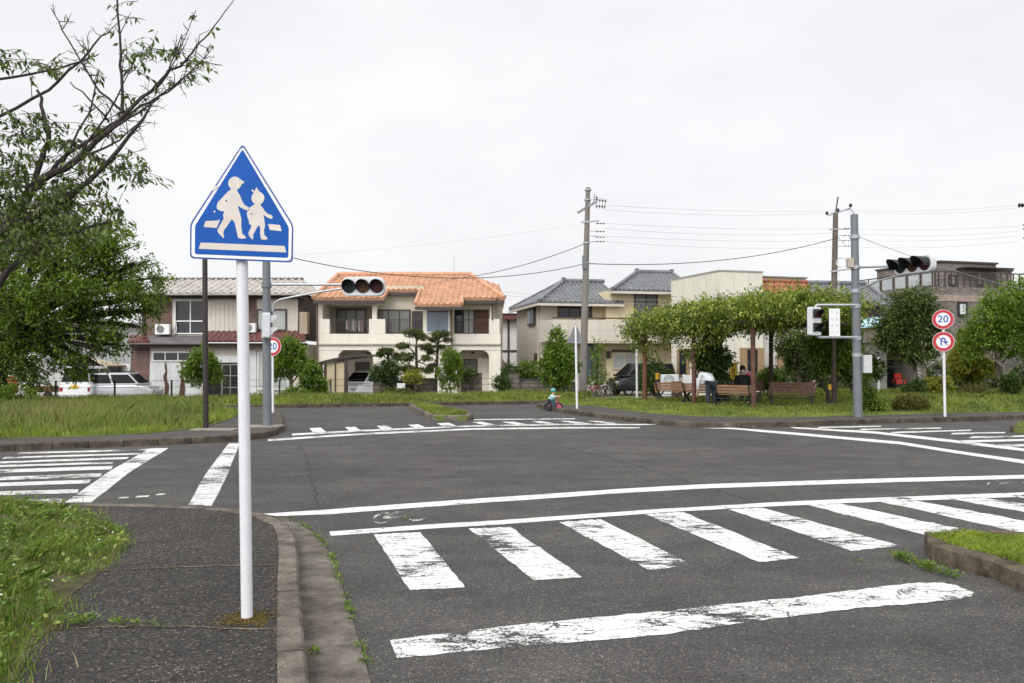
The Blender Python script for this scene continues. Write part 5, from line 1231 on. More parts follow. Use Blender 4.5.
# --- big leafy cherry on the left verge
tree('cherry_tree', 'big dense dark green cherry tree filling the left edge of the photo', 'tree', (12, 400), 29,
     [(-20,232,60,26,0),(52,236,46,16,.6),(92,240,38,11,-.8),(60,219,34,7,1),(20,256,56,18,-.5),(78,262,54,13,-.3),(116,266,30,9,.8),(128,280,32,10,.4),(147,289,18,8,.2),(150,299,14,7,-.2),(100,290,46,12,-.9),(40,288,60,16,-1.2),(-30,300,60,40,0),(126,314,20,6,.2),(88,312,40,9,.5),(36,318,52,15,-1.0),(98,332,26,6,-.6),(70,340,44,10,.5),(16,346,46,18,-.6),(62,358,34,8,-.4),(-40,365,50,30,0),(104,352,16,5,-.5),(24,376,32,9,-.4),(118,336,14,4,.4),(136,300,20,5,.7),(112,247,18,5,-.4),(82,372,14,4,-.3),(116,231,15,3.5,.3),(128,246,14,3.5,.2),(146,262,12,3.5,.3),(159,278,10,3.5,.2),(164,295,9,3,.1),(150,311,11,3,.2),(136,327,11,3,.3),(112,222,12,3,.3),(122,347,9,2.6,.1),(72,205,16,4,.5),(98,366,10,3,.2)],
     68000, .135, M_LF_CHERRY, M_BARK, .24, (2,330), 'leafy trees', .35, 12, .24, .30, 1, .5, nb=1, hole=-.32)
# --- overhanging branches of a second cherry whose trunk is out of frame
NB = Vector((-7.2, 9.2, -.03))
nt_root = thing('cherry_tree', 'half bare old cherry tree reaching into the upper left with dark gnarled branches', 'tree', NB, 0, 'leafy trees')
wood = MB(); NL_C, NL_D = [], []
def limb(pts, sub=True, seed=0):
    """pts (x,y,thickness px, distance)"""
    P = [at(x, y, d) for x, y, t, d in pts]; Rr = [max(.003, t/2*d/F) for x, y, t, d in pts]
    # smooth by subdividing with wobble
    Q, S = [P[0]], [Rr[0]]
    for i in range(len(P)-1):
        for k in (1, 2, 3):
            t = k/3; q = P[i]+(P[i+1]-P[i])*t
            if k < 3: q += Vector((random.gauss(0,1), random.gauss(0,1), random.gauss(0,1)))*(Rr[i]*.35+.004)
            Q.append(q); S.append(Rr[i]+(Rr[i+1]-Rr[i])*t)
    wood.tube(Q, S, 8); return Q
def leafcl(x, y, rx, ry, n, d=9.0, dd=.5):
    """twigs with hanging leaves in an area of the picture"""
    for _ in range(max(1, n//6)):
        c = at(x+random.uniform(-rx, rx), y+random.uniform(-ry, ry), d+random.uniform(-dd, dd)); a = Vector((random.gauss(.3,1), random.gauss(0,1), random.gauss(-.15,.4))).normalized()
        L = random.uniform(.12, .30); wood.tube([c-a*L*.4, c+a*L*.3+Vector((0,0,.015)), c+a*L], [.004, .003, .0015], 4)
        for k in range(7):
            q = c+a*(L*(-.2+1.2*k/6)); NL_C.append(q+Vector((random.gauss(0,.012), random.gauss(0,.012), 0))); NL_D.append(Vector((random.gauss(0,.6), random.gauss(0,.6), -.7))+a*.5)
def twigs(Q, n, L0, lean=(0.2, 0, .5), leafp=.2):
    for _ in range(n):
        i = random.randrange(len(Q)//3, len(Q)-1); q = Q[i]; a = (Vector(lean)+Vector((random.gauss(0,.8), random.gauss(0,.5), random.gauss(0,.6)))).normalized(); L = L0*random.uniform(.4, 1.2)
        m_ = q+a*L*.5+Vector((random.gauss(0,.02), 0, random.gauss(.01,.02))); e = q+a*L+Vector((random.gauss(0,.03), 0, random.gauss(0,.04))); wood.tube([q, m_, e], [.0055, .004, .0015], 5)
        for _ in range(2):
            s = q+(e-q)*random.uniform(.3, .9); a2 = (a+Vector((random.gauss(0,.7), random.gauss(0,.4), random.gauss(0,.7)))).normalized(); wood.tube([s, s+a2*L*.35], [.003, .001], 4)
            if random.random() < leafp:
                for k in range(4): NL_C.append(s+a2*(L*.35*k/3)); NL_D.append(Vector((random.gauss(0,.5), random.gauss(0,.5), -.8))+a2*.4)
trunk_top = at(-95, 330, 9.2)
wood.tube([NB-Vector((0,0,.1)), NB+Vector((.1,0,.8)), NB+Vector((.5,0,1.5)), trunk_top], [.24,.2,.17,.15], 12)
b1 = limb([(-95,330,26,9.2),(-45,268,19,9.1),(15,217,12,9),(28,195,9.5,9),(41,180,8.5,9),(75,161,6.8,8.9),(109,131,5.2,8.9),(142,97,3.5,8.8),(165,77,2.9,8.8),(186,60,2.1,8.75),(206,37,1.5,8.7),(219,20,1.1,8.7),(237,-4,.7,8.7)])
b2 = limb([(-45,268,14,9.1),(34,217,8,8.8),(75,191,6,8.7),(109,161,4.5,8.6),(139,124,3.2,8.6),(152,104,1.8,8.6)])
b3 = limb([(28,195,7,9),(36,176,6,9),(44,150,5.5,9),(49,131,4.8,9),(43,112,4,9),(37,90,2.6,9)])
b4 = limb([(34,188,6,9),(70,152,4,9.1),(112,124,3.2,9.1),(140,106,2.6,9.2),(168,92,2.0,9.2),(190,72,1.4,9.2),(211,50,.8,9.2)])
b5 = limb([(122,113,3.6,8.9),(122,85,3.2,8.9),(121,56,2.7,8.9),(117,-8,1.9,8.9)])
b6 = limb([(-60,150,4.5,9.4),(0,116,3.4,9.4),(49,90,2.9,9.4),(80,62,2.4,9.4),(101,36,1.6,9.4),(112,32,1,9.4)])
b7 = limb([(-60,82,4.0,9.2),(0,79,3.0,9.2),(45,71,2.4,9.2),(86,60,1.8,9.2),(99,54,1.1,9.2)])
b9 = limb([(124,112,2.8,8.9),(100,92,2.2,8.9),(84,66,1.8,8.9),(62,30,1.4,8.9),(51,8,.8,8.9)])
b10 = limb([(109,122,2.2,9),(88,98,1.7,9),(70,82,1.0,9)]); b11 = limb([(130,110,2.4,8.7),(150,92,2.0,8.7),(172,66,1.3,8.7),(184,40,.9,8.7),(196,10,.6,8.7)])
b12 = limb([(60,168,2.8,9.1),(90,112,1.8,9.1),(99,70,1.0,9.1)]); b13 = limb([(75,161,3.2,8.8),(100,150,2.4,8.8),(120,140,1.8,8.8),(140,122,1.0,8.8)])
b14 = limb([(-50,330,10,9),(10,268,6,8.8),(60,235,4,8.7),(110,222,2,8.7)]); b15 = limb([(109,131,3,8.8),(140,112,2.2,8.7),(160,96,1.6,8.7),(180,80,1.1,8.7),(196,66,.7,8.7)])
b16 = limb([(75,161,3,8.9),(96,130,2.2,8.9),(116,100,1.5,8.9),(133,62,.9,8.9)]); b17 = limb([(165,77,1.8,8.8),(176,54,1.2,8.8),(182,34,.8,8.8)])
for Q, n, L in ((b1[:-6], 30, .30), (b2, 14, .30), (b4, 20, .26), (b5, 10, .26), (b6, 12, .30), (b7, 8, .25), (b9, 12, .22), (b11, 12, .24), (b12, 9, .22), (b3, 6, .2), (b15, 14, .24), (b16, 10, .24), (b17, 6, .2), (b13, 8, .2)): twigs(Q, n, L, leafp=.10)
for a in [(146,50,20,8,60,8.9),(130,58,8,9,18,8.9),(30,64,34,7,90,9.2),(2,58,12,10,36,9.2),(200,60,8,8,12,8.7),(186,72,8,5,9,8.7),(128,97,7,7,18,8.9),(34,125,24,11,120,9.1),(14,140,20,12,100,9.1),(16,168,22,16,160,9.0),(6,192,18,20,210,8.9),(30,205,26,14,160,8.8),
          (92,128,18,7,40,9.0),(70,150,22,10,100,9.1),(98,163,24,10,90,8.8),(134,168,16,8,60,8.7),(148,177,9,6,30,8.7),(80,182,24,10,130,8.8),(50,196,26,13,230,8.8),(104,207,20,6,90,8.7),(40,222,34,12,210,8.6),(86,222,20,6,60,8.6),(16,242,26,16,260,8.6),(-10,215,20,30,220,8.9),(128,150,9,5,14,8.7),(10,118,16,8,26,9.2),(76,62,8,5,10,9.3),(122,3,20,3,10,8.9),(60,238,20,8,70,8.6)]: leafcl(*a)
wood.build('branches', mat('old_cherry_bark', (.050,.042,.040), .9, 0, .45, 14, .8, 45, 0, .2), nt_root, smooth=True)
C = np.array(NL_C); D = np.array(NL_D); n = len(C)
leaves('foliage', C, D, np.tile([.2, -.4, 1.0], (n, 1))+rng.normal(0, .5, (n, 3)), rng.uniform(.058, .110, n), rng.uniform(.024, .042, n), M_LF_NEAR, nt_root)
# --- small trees, conifers and shrubs: name, label, category, base px, distance, lobes, leaf count, leaf size, material, options
T = tree
T('garden_tree', 'small round green tree in front of the old brick house, behind the dark brown pole', 'tree', (206,398), 36, [(202,365,15,12),(192,371,10,8),(213,373,9,8),(203,354,9,6),(199,379,10,4)], 5200, .14, M_LF_FRESH, M_BARK, .06, (205,380), 'small garden trees', twig=8, spread=.14)
T('garden_tree', 'bright green spreading tree right of the grey signal pole with a bare lower trunk', 'tree', (292,397), 36, [(290,353,15,12),(280,364,13,9),(302,366,12,8),(290,345,9,6),(308,372,6,4),(276,372,7,4)], 5500, .15, M_LF_FRESH, M_BARKG, .085, (291,376), 'small garden trees', twig=8, spread=.16)
T('garden_tree', 'tall leafy cone-shaped tree directly left of the utility pole', 'tree', (558,398), 37, [(558,372,17,17),(558,354,13,14),(557,341,8,9),(556,333,4,5),(550,364,10,12),(568,366,9,14)], 11000, .13, M_LF_FRESH, M_BARK, .07, (558,386), 'small garden trees', twig=8, spread=.13)
T('climbing_plant', 'loose tall climbing plant beside the entrance of the grey-roofed house', 'plant', (597,394), 43, [(597,352,5,14),(598,372,8,10),(594,384,12,7),(606,384,10,6)], 1500, .13, M_LF_FRESH, M_BARK, .03, (597,372), twig=6, spread=.15)
pines = 'cloud pruned garden pines'
def pine(label, base, Y, lobes, n, fork): T('pine_tree', label, 'pine tree', base, Y, lobes, n, .075, M_LF_PINE, M_BARK, .075, fork, pines, .0, 8, .045, .35, nb=1, asp=.42)
pine('tallest cloud pruned pine with stacked dark pads in front of the cream house', (418,396), 38, [(413,333,11,3.6),(421,337,7,2.6),(403,346,7,2.6),(427,347,8,2.6),(404,357,12,4),(425,358,7,2.6),(409,370,12,3.8),(428,370,7,3)], 17000, (416,346))
pine('slim pine with a flat top pad and bare dark trunk left of the round shrub', (435,396), 38.3, [(441,334,10,2.8),(434,339.5,6,2),(448,340,5,1.8),(431,352,5,2),(441,347,4,1.6),(432,366,4,1.8)], 6500, (438,342))
pine('short pine with one domed pad left of the tallest cloud pruned pine', (388,396), 37.6, [(387,351,8,2.8),(380,354,4,2),(394,354,4,2)], 3400, (388,354))
shrubs = 'garden shrubs'
def shrub(label, px, Y, lobes, n, leaf, m, **k): return T('shrub', label, 'shrub', px, Y, lobes, n, leaf, m, M_BARK, .03, None, shrubs, parts=('foliage', 'stem'), **{**dict(twig=7, spread=.10, shell=.6, droop=.1), **k})
shrub('wide dark green clipped shrub under the short domed pine', (388,396), 37.3, [(386,371,15,8),(394,366,12,7),(379,375,9,6),(389,379,12,7)], 6080, .09, M_LF_DARK)
shrub('tall rounded bright shrub right of the two garden pines', (450,396), 37.3, [(450,362,11,9),(446,372,9,10),(455,370,8,10),(450,354,7,5),(450,383,9,7)], 8320, .09, M_LF_FRESH)
shrub('small yellow green shrub between the pines and the block wall', (414,391), 36.4, [(414,376,9,4),(409,379,6,4),(419,379,6,4)], 2400, .08, M_LF_YELLOW)
shrub('small round clipped shrub beside the right block wall of the cream house', (470,392), 38, [(470,373,7,5.5),(466,377,4,4)], 1920, .08, M_LF_PINE)
shrub('low olive brown shrub in front of the white notice board', (398,400), 35.3, [(396,394,16,5),(406,395,9,4),(385,396,8,4)], 4160, .07, M_LF_OLIVE)
shrub('dark rounded shrub growing beside the timbered house', (513,392), 41, [(511,372,9,7),(519,377,8,7),(507,380,7,7)], 4160, .10, M_LF_DARK)
shrub('bushy mid green shrub at the corner of the grey-roofed house', (526,392), 41, [(526,371,9,9),(532,380,8,8),(540,384,8,8)], 5120, .10, M_LF_CHERRY)
shrub('low dark shrub between the two garden wall stubs', (503,393), 38, [(502,384,8,7)], 1920, .09, M_LF_DARK)
shrub('leafy shrub beside the dark carport left of the cream house', (312,400), 35.5, [(312,380,11,11),(318,388,9,9),(306,389,8,9),(314,370,6,5)], 4800, .13, M_LF_FRESH)
shrub('low weedy shrub at the foot of the bright spreading tree', (298,402), 34.5, [(296,395,12,6),(306,397,7,5),(286,398,7,4)], 2400, .10, M_LF_FRESH)
shrub('pale weedy bush in the tall grass below the big cherry tree', (10,402), 27, [(10,394,20,8),(26,397,12,6),(-10,396,16,8)], 3520, .10, M_LF_FRESH)
shrub('dark shrub behind the yellow and black striped post on the left', (655,392), 37, [(653,372,12,12),(662,380,9,10),(646,383,7,9)], 4160, .11, M_LF_DARK)
shrub('spiky light green shrub between the ivory house and the seated person', (728,392), 35, [(727,372,9,10),(733,382,9,8),(722,384,7,8)], 3520, .16, M_LF_FRESH, asp=.2)
shrub('round clipped shrub behind the right bench post', (768,392), 34, [(768,378,9,8),(762,384,6,6)], 3040, .09, M_LF_CHERRY)
shrub('conical green shrub at the foot of the right signal pole', (869,411), 25.2, [(870,398,11,11),(867,387,8,10),(872,404,12,7),(866,378,4,6)], 6720, .075, M_LF_CHERRY)
shrub('low olive green shrub below the multi-stemmed tree', (911,411), 25.6, [(911,403,15,6.5),(903,405,9,5),(920,405,8,5)], 6080, .06, M_LF_OLIVE)
shrub('dark tuft shrub around the foot of the multi-stemmed tree', (915,397), 33, [(914,391,9,6),(918,386,5,6)], 2720, .09, M_LF_DARK)
shrub('yellow leaved shrub left of the round sign post', (938,397), 33, [(938,385,10,9),(944,389,8,7),(932,390,7,7)], 3840, .10, M_LF_YELLOW)
shrub('dark shrub at the foot of the light green tree on the right', (1009,396), 33, [(1009,383,8,9),(1012,388,6,5)], 2720, .09, M_LF_DARK)
shrub('small light shrub in the grass right of the round sign post', (972,397), 33, [(970,391,12,5),(985,392,10,4)], 2080, .08, M_LF_OLIVE)
park = 'trees on the right lawn'
T('broadleaf_tree', 'dark crowned tree with several pale leaning stems left of the round signs', 'tree', (917,396), 33.5, [(912,316,24,16),(892,324,16,14),(932,320,15,13),(912,299,20,9),(896,345,11,8),(930,346,10,8),(884,342,8,8),(914,336,18,12),(904,352,10,8),(922,354,9,7)], 19000, .125, M_LF_MID, M_BARKG, .12, (914,362), park, .2, 9, .20, .4, 3)
T('broadleaf_tree', 'light green tree with pale forked stems at the right edge', 'tree', (1007,394), 34, [(1000,318,26,18),(1024,308,26,22),(985,334,18,15),(1014,342,24,14),(1036,330,20,25),(972,346,10,12),(1000,300,20,10),(1026,288,16,9),(1035,352,14,12)], 24000, .125, M_LF_FRESH, M_BARKG, .14, (1007,366), park, .2, 9, .20, .45, 3)
T('broadleaf_tree', 'smaller yellow green tree between the round signs and the light green tree', 'tree', (968,395), 37, [(966,352,13,13),(974,366,12,12),(958,366,11,10),(970,340,9,8),(984,370,9,10)], 9000, .14, M_LF_YELLOW, M_BARK, .08, (968,374), park, .2, 8, .18, .45)
T('broadleaf_tree', 'dark twisted tree standing between the right bench and the signal pole', 'tree', (833,404), 28.5, [(836,344,17,14),(846,354,12,12),(822,348,12,10),(840,332,18,10),(828,366,10,7)], 11000, .115, M_LF_CHERRY, M_BARK, .11, (836,362), park, .2, 8, .17, .4, 2)
T('broadleaf_tree', 'thin leafy tree rising behind the right bench under the pergola', 'tree', (803,398), 33, [(800,350,16,16),(812,342,14,12),(788,346,12,12),(804,368,13,9),(820,362,10,10)], 8000, .125, M_LF_MID, M_BARKG, .09, (803,372), park, .2, 8, .18, .4, 3)
T('broadleaf_tree', 'small dark tree left of the blue canopy behind the signal pole', 'tree', (852,398), 34, [(850,362,13,11),(862,366,9,9),(874,368,8,8),(846,372,10,8)], 8000, .125, M_LF_DARK, M_BARK, .07, (854,374), park, .2, 8, .18, .4, 2)
tag(T('hedge', 'long dark hedge closing the garden behind the right lawn', 'hedge', (800,393), 39, [(790,378,16,12),(815,380,16,11),(842,380,14,11),(775,382,12,9),(940,376,14,10),(962,380,16,9),(985,380,18,10),(1020,378,22,11),(1050,376,20,13)], 16000, .13, M_LF_DARK, M_BARK, .03, None, None, .1, 8, .14, .6, parts=('foliage', 'stem')), None)
# ================================================================ pergola with its vine
U = Vector((-.485, .875, 0)); Wd = Vector((.875, .485, 0))
pp_ = [Vector((4.76, 30.9, .13)), Vector((6.07, 28.7, .13)), Vector((7.30, 26.0, .13))]
pg = thing('pergola', 'rusty post pergola buried under a thick climbing vine on the right lawn', 'pergola', pp_[1]); ZT = 2.86
for i, p in enumerate(pp_):
    for off in (0, 3.5):
        q = p+Wd*off; MB().tube([q-Vector((0,0,.1)), q+Vector((random.gauss(0,.02), 0, ZT-.13))], .075 if i else .085, 12).build('post', (M_RUST if not off else mat('shade_darkened_post', (.055,.035,.025), .85, 0, .4, 5, .3, 40, .3)) if not (i == 0 and off == 0) else mat('brown_post', (.15,.065,.03), .75, 0, .4, 5, .3, 40, .3), pg, smooth=True)  # back row coloured darker to stand for the shade under the vine
mb = MB()
for off in (0, 3.5): mb.bar(pp_[0]+Wd*off+U*.6+Vector((0,0,ZT-.18)), pp_[2]+Wd*off-U*.5+Vector((0,0,ZT-.18)), .10, .12)
for k in range(9): q = pp_[2]+(pp_[0]-pp_[2])*(k/8.0); mb.bar(q-Wd*.15+Vector((0,0,ZT-.08)), q+Wd*3.9+Vector((0,0,ZT-.08)), .07, .08)
mb.build('beam', mat('dark_grey_beam', (.10,.085,.07), .8, 0, .3, 4), pg)
vl = []
for a in np.linspace(-.04, 1.12, 13):
    for c_ in np.linspace(-.03, 1.12, 6):
        q = pp_[0]+(pp_[2]-pp_[0])*a+Wd*(3.5*c_); vl.append((q.x+random.uniform(-.2,.2), q.y+random.uniform(-.2,.2), 2.95+.24*a+.16*c_+random.uniform(-.10,.20), .62, .62, random.uniform(.34,.48)))
for x, y, rx, ry, Y in [(634,330,9,12,31),(640,342,10,9,31),(660,322,14,10,30),(672,338,14,8,30),(690,322,15,12,29),(706,340,17,11,28.6),(735,312,20,13,27),(765,306,22,12,27),(800,308,24,13,27.5),(830,308,22,12,28),(716,330,14,10,28),(690,352,9,6,29.2),(655,345,9,6,30.6)]:
    q = at(x, y, Y); k = Y/F; vl.append((q.x, q.y, q.z, rx*k, rx*k*.9, ry*k))
def vine(label, lobes, n, leaf, m, stems, **kw):
    b = stems[0][0]; r = thing('climbing_vine', label, 'vine', b, 0, None); mb = MB()
    for st in stems: mb.tube(st, [.11, .10, .085, .07, .05][:len(st)], 8)
    mb.build('stem', M_BARK, r, smooth=True); C, D = crown_pts(lobes, n, **kw); nn = len(C)
    leaves('foliage', C, D, np.tile([0, 0, 1.0], (nn, 1))+rng.normal(0, .5, (nn, 3)), leaf*rng.uniform(.6, 1.25, nn), leaf*.5*rng.uniform(.7, 1.2, nn), m, r); return r
q0 = at(722, 398, 29.2); q0.z = .12
def vp(x, y, Y): return at(x, y, Y)
vine('thick leafy climbing vine spreading over the whole pergola roof', vl, 76000, .12, M_LF_VINE, [[q0, vp(716,378,29), vp(708,356,28.8), vp(704,340,28.7), vp(715,322,28.5)], [q0+Vector((.25,.1,0)), vp(722,380,29.2), vp(716,360,29), vp(722,338,28.8), vp(740,320,28.5)]], twig=10, spread=.22, shell=.28, droop=.35, hole=-.5)
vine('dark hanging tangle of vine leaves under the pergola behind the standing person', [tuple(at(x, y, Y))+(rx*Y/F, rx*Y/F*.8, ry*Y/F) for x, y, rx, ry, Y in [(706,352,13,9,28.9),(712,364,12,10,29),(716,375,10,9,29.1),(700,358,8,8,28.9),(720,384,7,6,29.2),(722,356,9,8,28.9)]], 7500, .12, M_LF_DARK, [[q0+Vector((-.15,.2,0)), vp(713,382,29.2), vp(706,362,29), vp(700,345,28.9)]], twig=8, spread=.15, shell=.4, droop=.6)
# ================================================================ benches, fence, walls, small furniture
def bench(kind, label, mwood, group):
    r = thing('park_bench', label, 'bench', (0,0,0), 0, group); L = 1.32 if kind == 'x' else 1.4
    hb_ = .74 if kind == 'x' else .82
    mb = MB()
    for k in range(4): mb.box(-L/2, .06+.095*k, .40, L/2, .14+.095*k, .43)
    mb.build('seat', mwood, r, bevel=.006)
    mb = MB(); n = 3 if kind == 'x' else 4
    for k in range(n):
        z0 = .46+(hb_-.46)*k/n; z1 = z0+(hb_-.46)/n-.012; y = .04-.05*k/n
        mb.box(-L/2, y-.02, z0, L/2, y+.005, z1)
    mb.build('backrest', mwood, r, bevel=.006)
    for sx in (-1, 1):
        x = sx*(L/2-.1); mb = MB()
        if kind == 'x':
            mb.bar((x,-.12,0), (x,.44,.40), .04, .035); mb.bar((x+.03,.46,0), (x+.03,-.02,.47), .04, .035); mb.bar((x+.03,-.02,.46), (x,-.05,hb_), .035, .03); mb.bar((x,.0,.41), (x,.46,.41), .03, .03)
        else:
            mb.bar((x,.05,0), (x,.02,.42), .04, .04); mb.bar((x,.38,0), (x,.40,.42), .04, .04); mb.bar((x,.02,.40), (x,-.03,hb_), .035, .035); mb.bar((x,.0,.395), (x,.45,.395), .035, .03)
        mb.build('leg', M_BLACK, r)
    mb = MB(); mb.bar((-L/2+.1,.03,.3), (L/2-.1,.03,.3), .025, .025); mb.build('rail', M_BLACK, r)
    return r
BG = 'benches under the pergola'
bx = bench('x', 'tan slatted bench with crossed legs, farthest left under the pergola', M_WOODL, BG)
RZ = math.atan2(-.875, .485)
def place(o, x, y, rz): o.location = (x, y, .13); o.rotation_euler = (0,0,rz); return o
place(bx, 5.55, 30.4, RZ+R(14))
c = place(copy_tree(bx), 6.30, 29.25, RZ+R(16)); c['label'] = 'tan slatted bench between the left red post and the person bending over'
c = place(copy_tree(bx), 6.98, 27.3, RZ+R(22)); c['label'] = 'tan slatted bench left of the near red post, in front of the seated person'
bd = bench('d', 'dark brown bench with a tall back standing alone right of the pergola posts', M_WOODD, BG)
place(bd, 8.95, 27.5, RZ+R(38)+math.pi)
c = place(copy_tree(bd), 7.95, 29.7, RZ+R(34)+math.pi); c['label'] = 'dark brown bench the black-clothed person sits on'
# --- wire fence along the verge
def fl(t, off=4.2): p = farline(off, t); p.z = .05; return p
fe = thing('wire_fence', 'low dark wire fence with thin posts along the back of the verge', 'fence', fl(-9))
mb = MB()
for z in (.30, .58, .82): mb.tube([fl(-26)+Vector((0,0,z)), fl(7.5)+Vector((0,0,z))], .007, 5)
mb.build('wires', M_BLACK, fe)
for i in range(18): q = fl(-26+i*1.97); MB().box(q.x-.026, q.y-.026, -.3, q.x+.026, q.y+.026, .90).build('post', M_BLACK, fe)
# --- block wall stubs of the cream house garden and further along
M_STONE = brickmat('mossy_block', (.165,.135,.11), (.10,.085,.07), (.06,.055,.045), .42, .2, .015)
def wall(label, x0, x1, ytop, Y, name='block_wall', cat='wall', m=None, th=.18, group='block wall stubs'):
    a, b = at(x0, ytop, Y), at(x1, ytop, Y); zb = gz(a.x, Y)-.1; r = thing(name, label, cat, (a.x, Y, zb), 0, group)
    MB().box(a.x, Y, zb, b.x, Y+th, a.z).build('wall', m or M_STONE, r); MB().box(a.x-.02, Y-.02, a.z+.002, b.x+.02, Y+th+.02, a.z+.06).build('coping', mat('dark_coping', (.05,.045,.04), .9, 0, .3, 4), r); return r
wall('mottled block wall stub left of the white notice board', 373, 388, 380, 38.6); wall('mottled block wall stub between the two garden pines', 415, 434, 379.5, 38.6)
wall('block wall stub under the small round clipped shrub', 461, 474, 379, 38.6); wall('tall block pillar at the right end of the low garden wall', 474.5, 482, 374.5, 38.4); wall('pale block pillar standing before the timbered house', 508.5, 519, 374, 38.6); wall('lower block wall reaching from the pale pillar to the conical tree', 519.5, 566, 380.5, 38.8)
wall('grey wall stub behind the white post of the triangle sign', 566.5, 576, 383, 38.7)
a = at(389, 381, 38.7)
r = thing('garden_gate', 'dark garden gate behind the white notice board', 'gate', (a.x, 38.7, gz(a.x, 38.7))); b = at(414.5, 381, 38.7); MB().box(a.x, 38.68, -.4, b.x, 38.74, a.z).build('panel', M_DARK, r); mb = MB()
for k in range(9): x = a.x+(b.x-a.x)*k/8; mb.box(x-.02, 38.64, -.4, x+.02, 38.675, a.z+.05)
mb.build('bars', M_BLACK, r)
a = at(397, 383.3, 35.9); b = at(405, 389, 35.9); r = thing('notice_board', 'small white notice board on the fence before the dark gate', 'sign', (a.x, 35.9, .1)); MB().box(a.x, 35.9, b.z, b.x, 35.92, a.z).build('board', M_WHITE, r); MB().box((a.x+b.x)/2-.03, 35.925, 0, (a.x+b.x)/2+.03, 35.96, a.z).build('post', M_BLACK, r)
# --- carport left of the cream house
a = at(318, 362, 39.5); cp = thing('carport', 'dark curved-roof carport with a pale side panel beside the cream house', 'carport', (a.x, 39.5, -.3)); mb = MB()
P = [at(x, y, 39.5) for x, y in ((316,365),(325,362.2),(335,360),(348,357.8),(360,356.8),(371,356.2))]
mb.add([p for p in P]+[p+Vector((0,3.6,0)) for p in P]+[p+Vector((0,0,.09)) for p in P]+[p+Vector((0,3.6,.09)) for p in P], sum([[(i, i+1, 6+i+1, 6+i), (12+i, 18+i, 18+i+1, 12+i+1), (i, 12+i, 13+i, i+1), (6+i, 7+i, 19+i, 18+i)] for i in range(5)], [])+[(0,6,18,12),(5,17,23,11)]); mb.build('roof', M_BRZ, cp)
def up(px, y0, Y, w=.06, m=M_BRZ):
    p = at(px, y0, Y); return MB().box(p.x-w, Y, -.45, p.x+w, Y+2*w, p.z)
for px, y, Y in ((321,362,39.55),(325,361,43),(346.5,358.2,39.6)): up(px, y, Y).build('post', M_BRZ, cp)
a, b = at(326, 363, 39.7), at(345, 363, 39.7); MB().box(a.x, 39.7, -.35, b.x, 39.74, a.z).build('side_panel', mat('tan_translucent_panel', (.50,.42,.28), .5, 0, .1, 2), cp); mb = MB()
for k in range(3): x = a.x+(b.x-a.x)*k/2; mb.box(x-.025, 39.65, -.35, x+.025, 39.69, a.z)
mb.build('panel_frame', M_BRZ, cp)
# --- striped posts and boards, banner
def stripes(name, ca, cb, sc, ang):
    m, nt = newmat(name); v = coord(nt, rot=ang); w_ = nd(nt, 'ShaderNodeTexWave', {'Vector': v, 'Scale': sc}, wave_type='BANDS', bands_direction='Z'); w_.inputs['Distortion'].default_value = 0
    finish(nt, ramp(nt, w_.outputs['Fac'], [(0, c4(ca)), (.5, c4(cb))], 'CONSTANT'), .5); return m
M_YB = stripes('yellow_black_stripes', (.55,.30,.02), (.02,.02,.02), .62, (0,0,0)); M_RW = stripes('diagonal_hazard_stripes', (.52,.40,.32), (.10,.02,.02), 1.9, (0,R(45),0))
def ybpost(label, px, ybase, ytop, Y):
    b = at(px, ybase, Y); p = at(px, ytop, Y); b.z = gzb(b.x, Y); o = MB().tube([b, p], .085, 10).build('striped_post', M_YB, smooth=True)
    mw = o.data; return tag(o, label, 'post', 'yellow and black striped posts')
ybpost('yellow and black striped post left of the farthest left bench', 657.5, 400, 371, 34); ybpost('yellow and black striped post carrying a blue grey box among the right trees', 830.5, 396, 358, 36.5)
a = at(830.5, 372, 36.2); MBo = MB().box(a.x-.19, a.y-.1, a.z-.22, a.x+.19, a.y+.05, a.z+.22).build('meter_box', mat('blue_grey_box', (.23,.28,.33), .5), bevel=.02); tag(MBo, 'blue grey box strapped to the striped post among the right trees', 'box')
def hazard(label, px, Y, y0, y1, w):
    a = at(px, y1, Y); b = at(px, y0, Y); r = thing('barrier_board', label, 'barrier', (a.x, Y, .13), 0, 'striped barrier boards'); fn = lambda x, z, d: Vector((a.x+x, Y+d, a.z+z)); h = b.z-a.z
    MB().prism(roundpoly([(-w,0),(w*.8,0),(w,h*.8),(w*.35,h),(-w,h*.55)], .03), fn, 0, .04).build('board', M_RW, r)
    mb = MB(); mb.tube([Vector((a.x-w*.6, Y+.06, .1)), Vector((a.x-w*.6, Y+.06, b.z-.1))], .02, 6); mb.tube([Vector((a.x+w*.6, Y+.06, .1)), Vector((a.x+w*.6, Y+.06, b.z-.12))], .02, 6); mb.build('stand', M_BLACK, r)
hazard('diagonal striped barrier board behind the farthest left bench', 681, 31.8, 383, 393, .22); hazard('diagonal striped barrier board beside the lone dark bench', 812.5, 31, 379, 391, .15)
a = at(678.5, 388, 32.6); tag(MB().box(a.x-.22, 32.6, .13, a.x+.13, 32.9, at(678, 381.5, 32.6).z).build('crate', M_WOODL), 'brown wooden crate standing beside the striped barrier board', 'crate')
a = at(733.5, 371, 31.5); r = thing('banner_sign', 'yellow vertical banner with dark characters behind the black-clothed person', 'banner', (a.x, 31.5, .13)); z0, z1 = at(735, 382.5, 31.5).z, at(735, 362.5, 31.5).z
bn = MB().box(a.x-.125, 31.5, z0, a.x+.125, 31.515, z1).build('cloth', mat('banner_yellow', (.75,.50,.02), .7), r); mb = MB(); rr = random.Random(4)
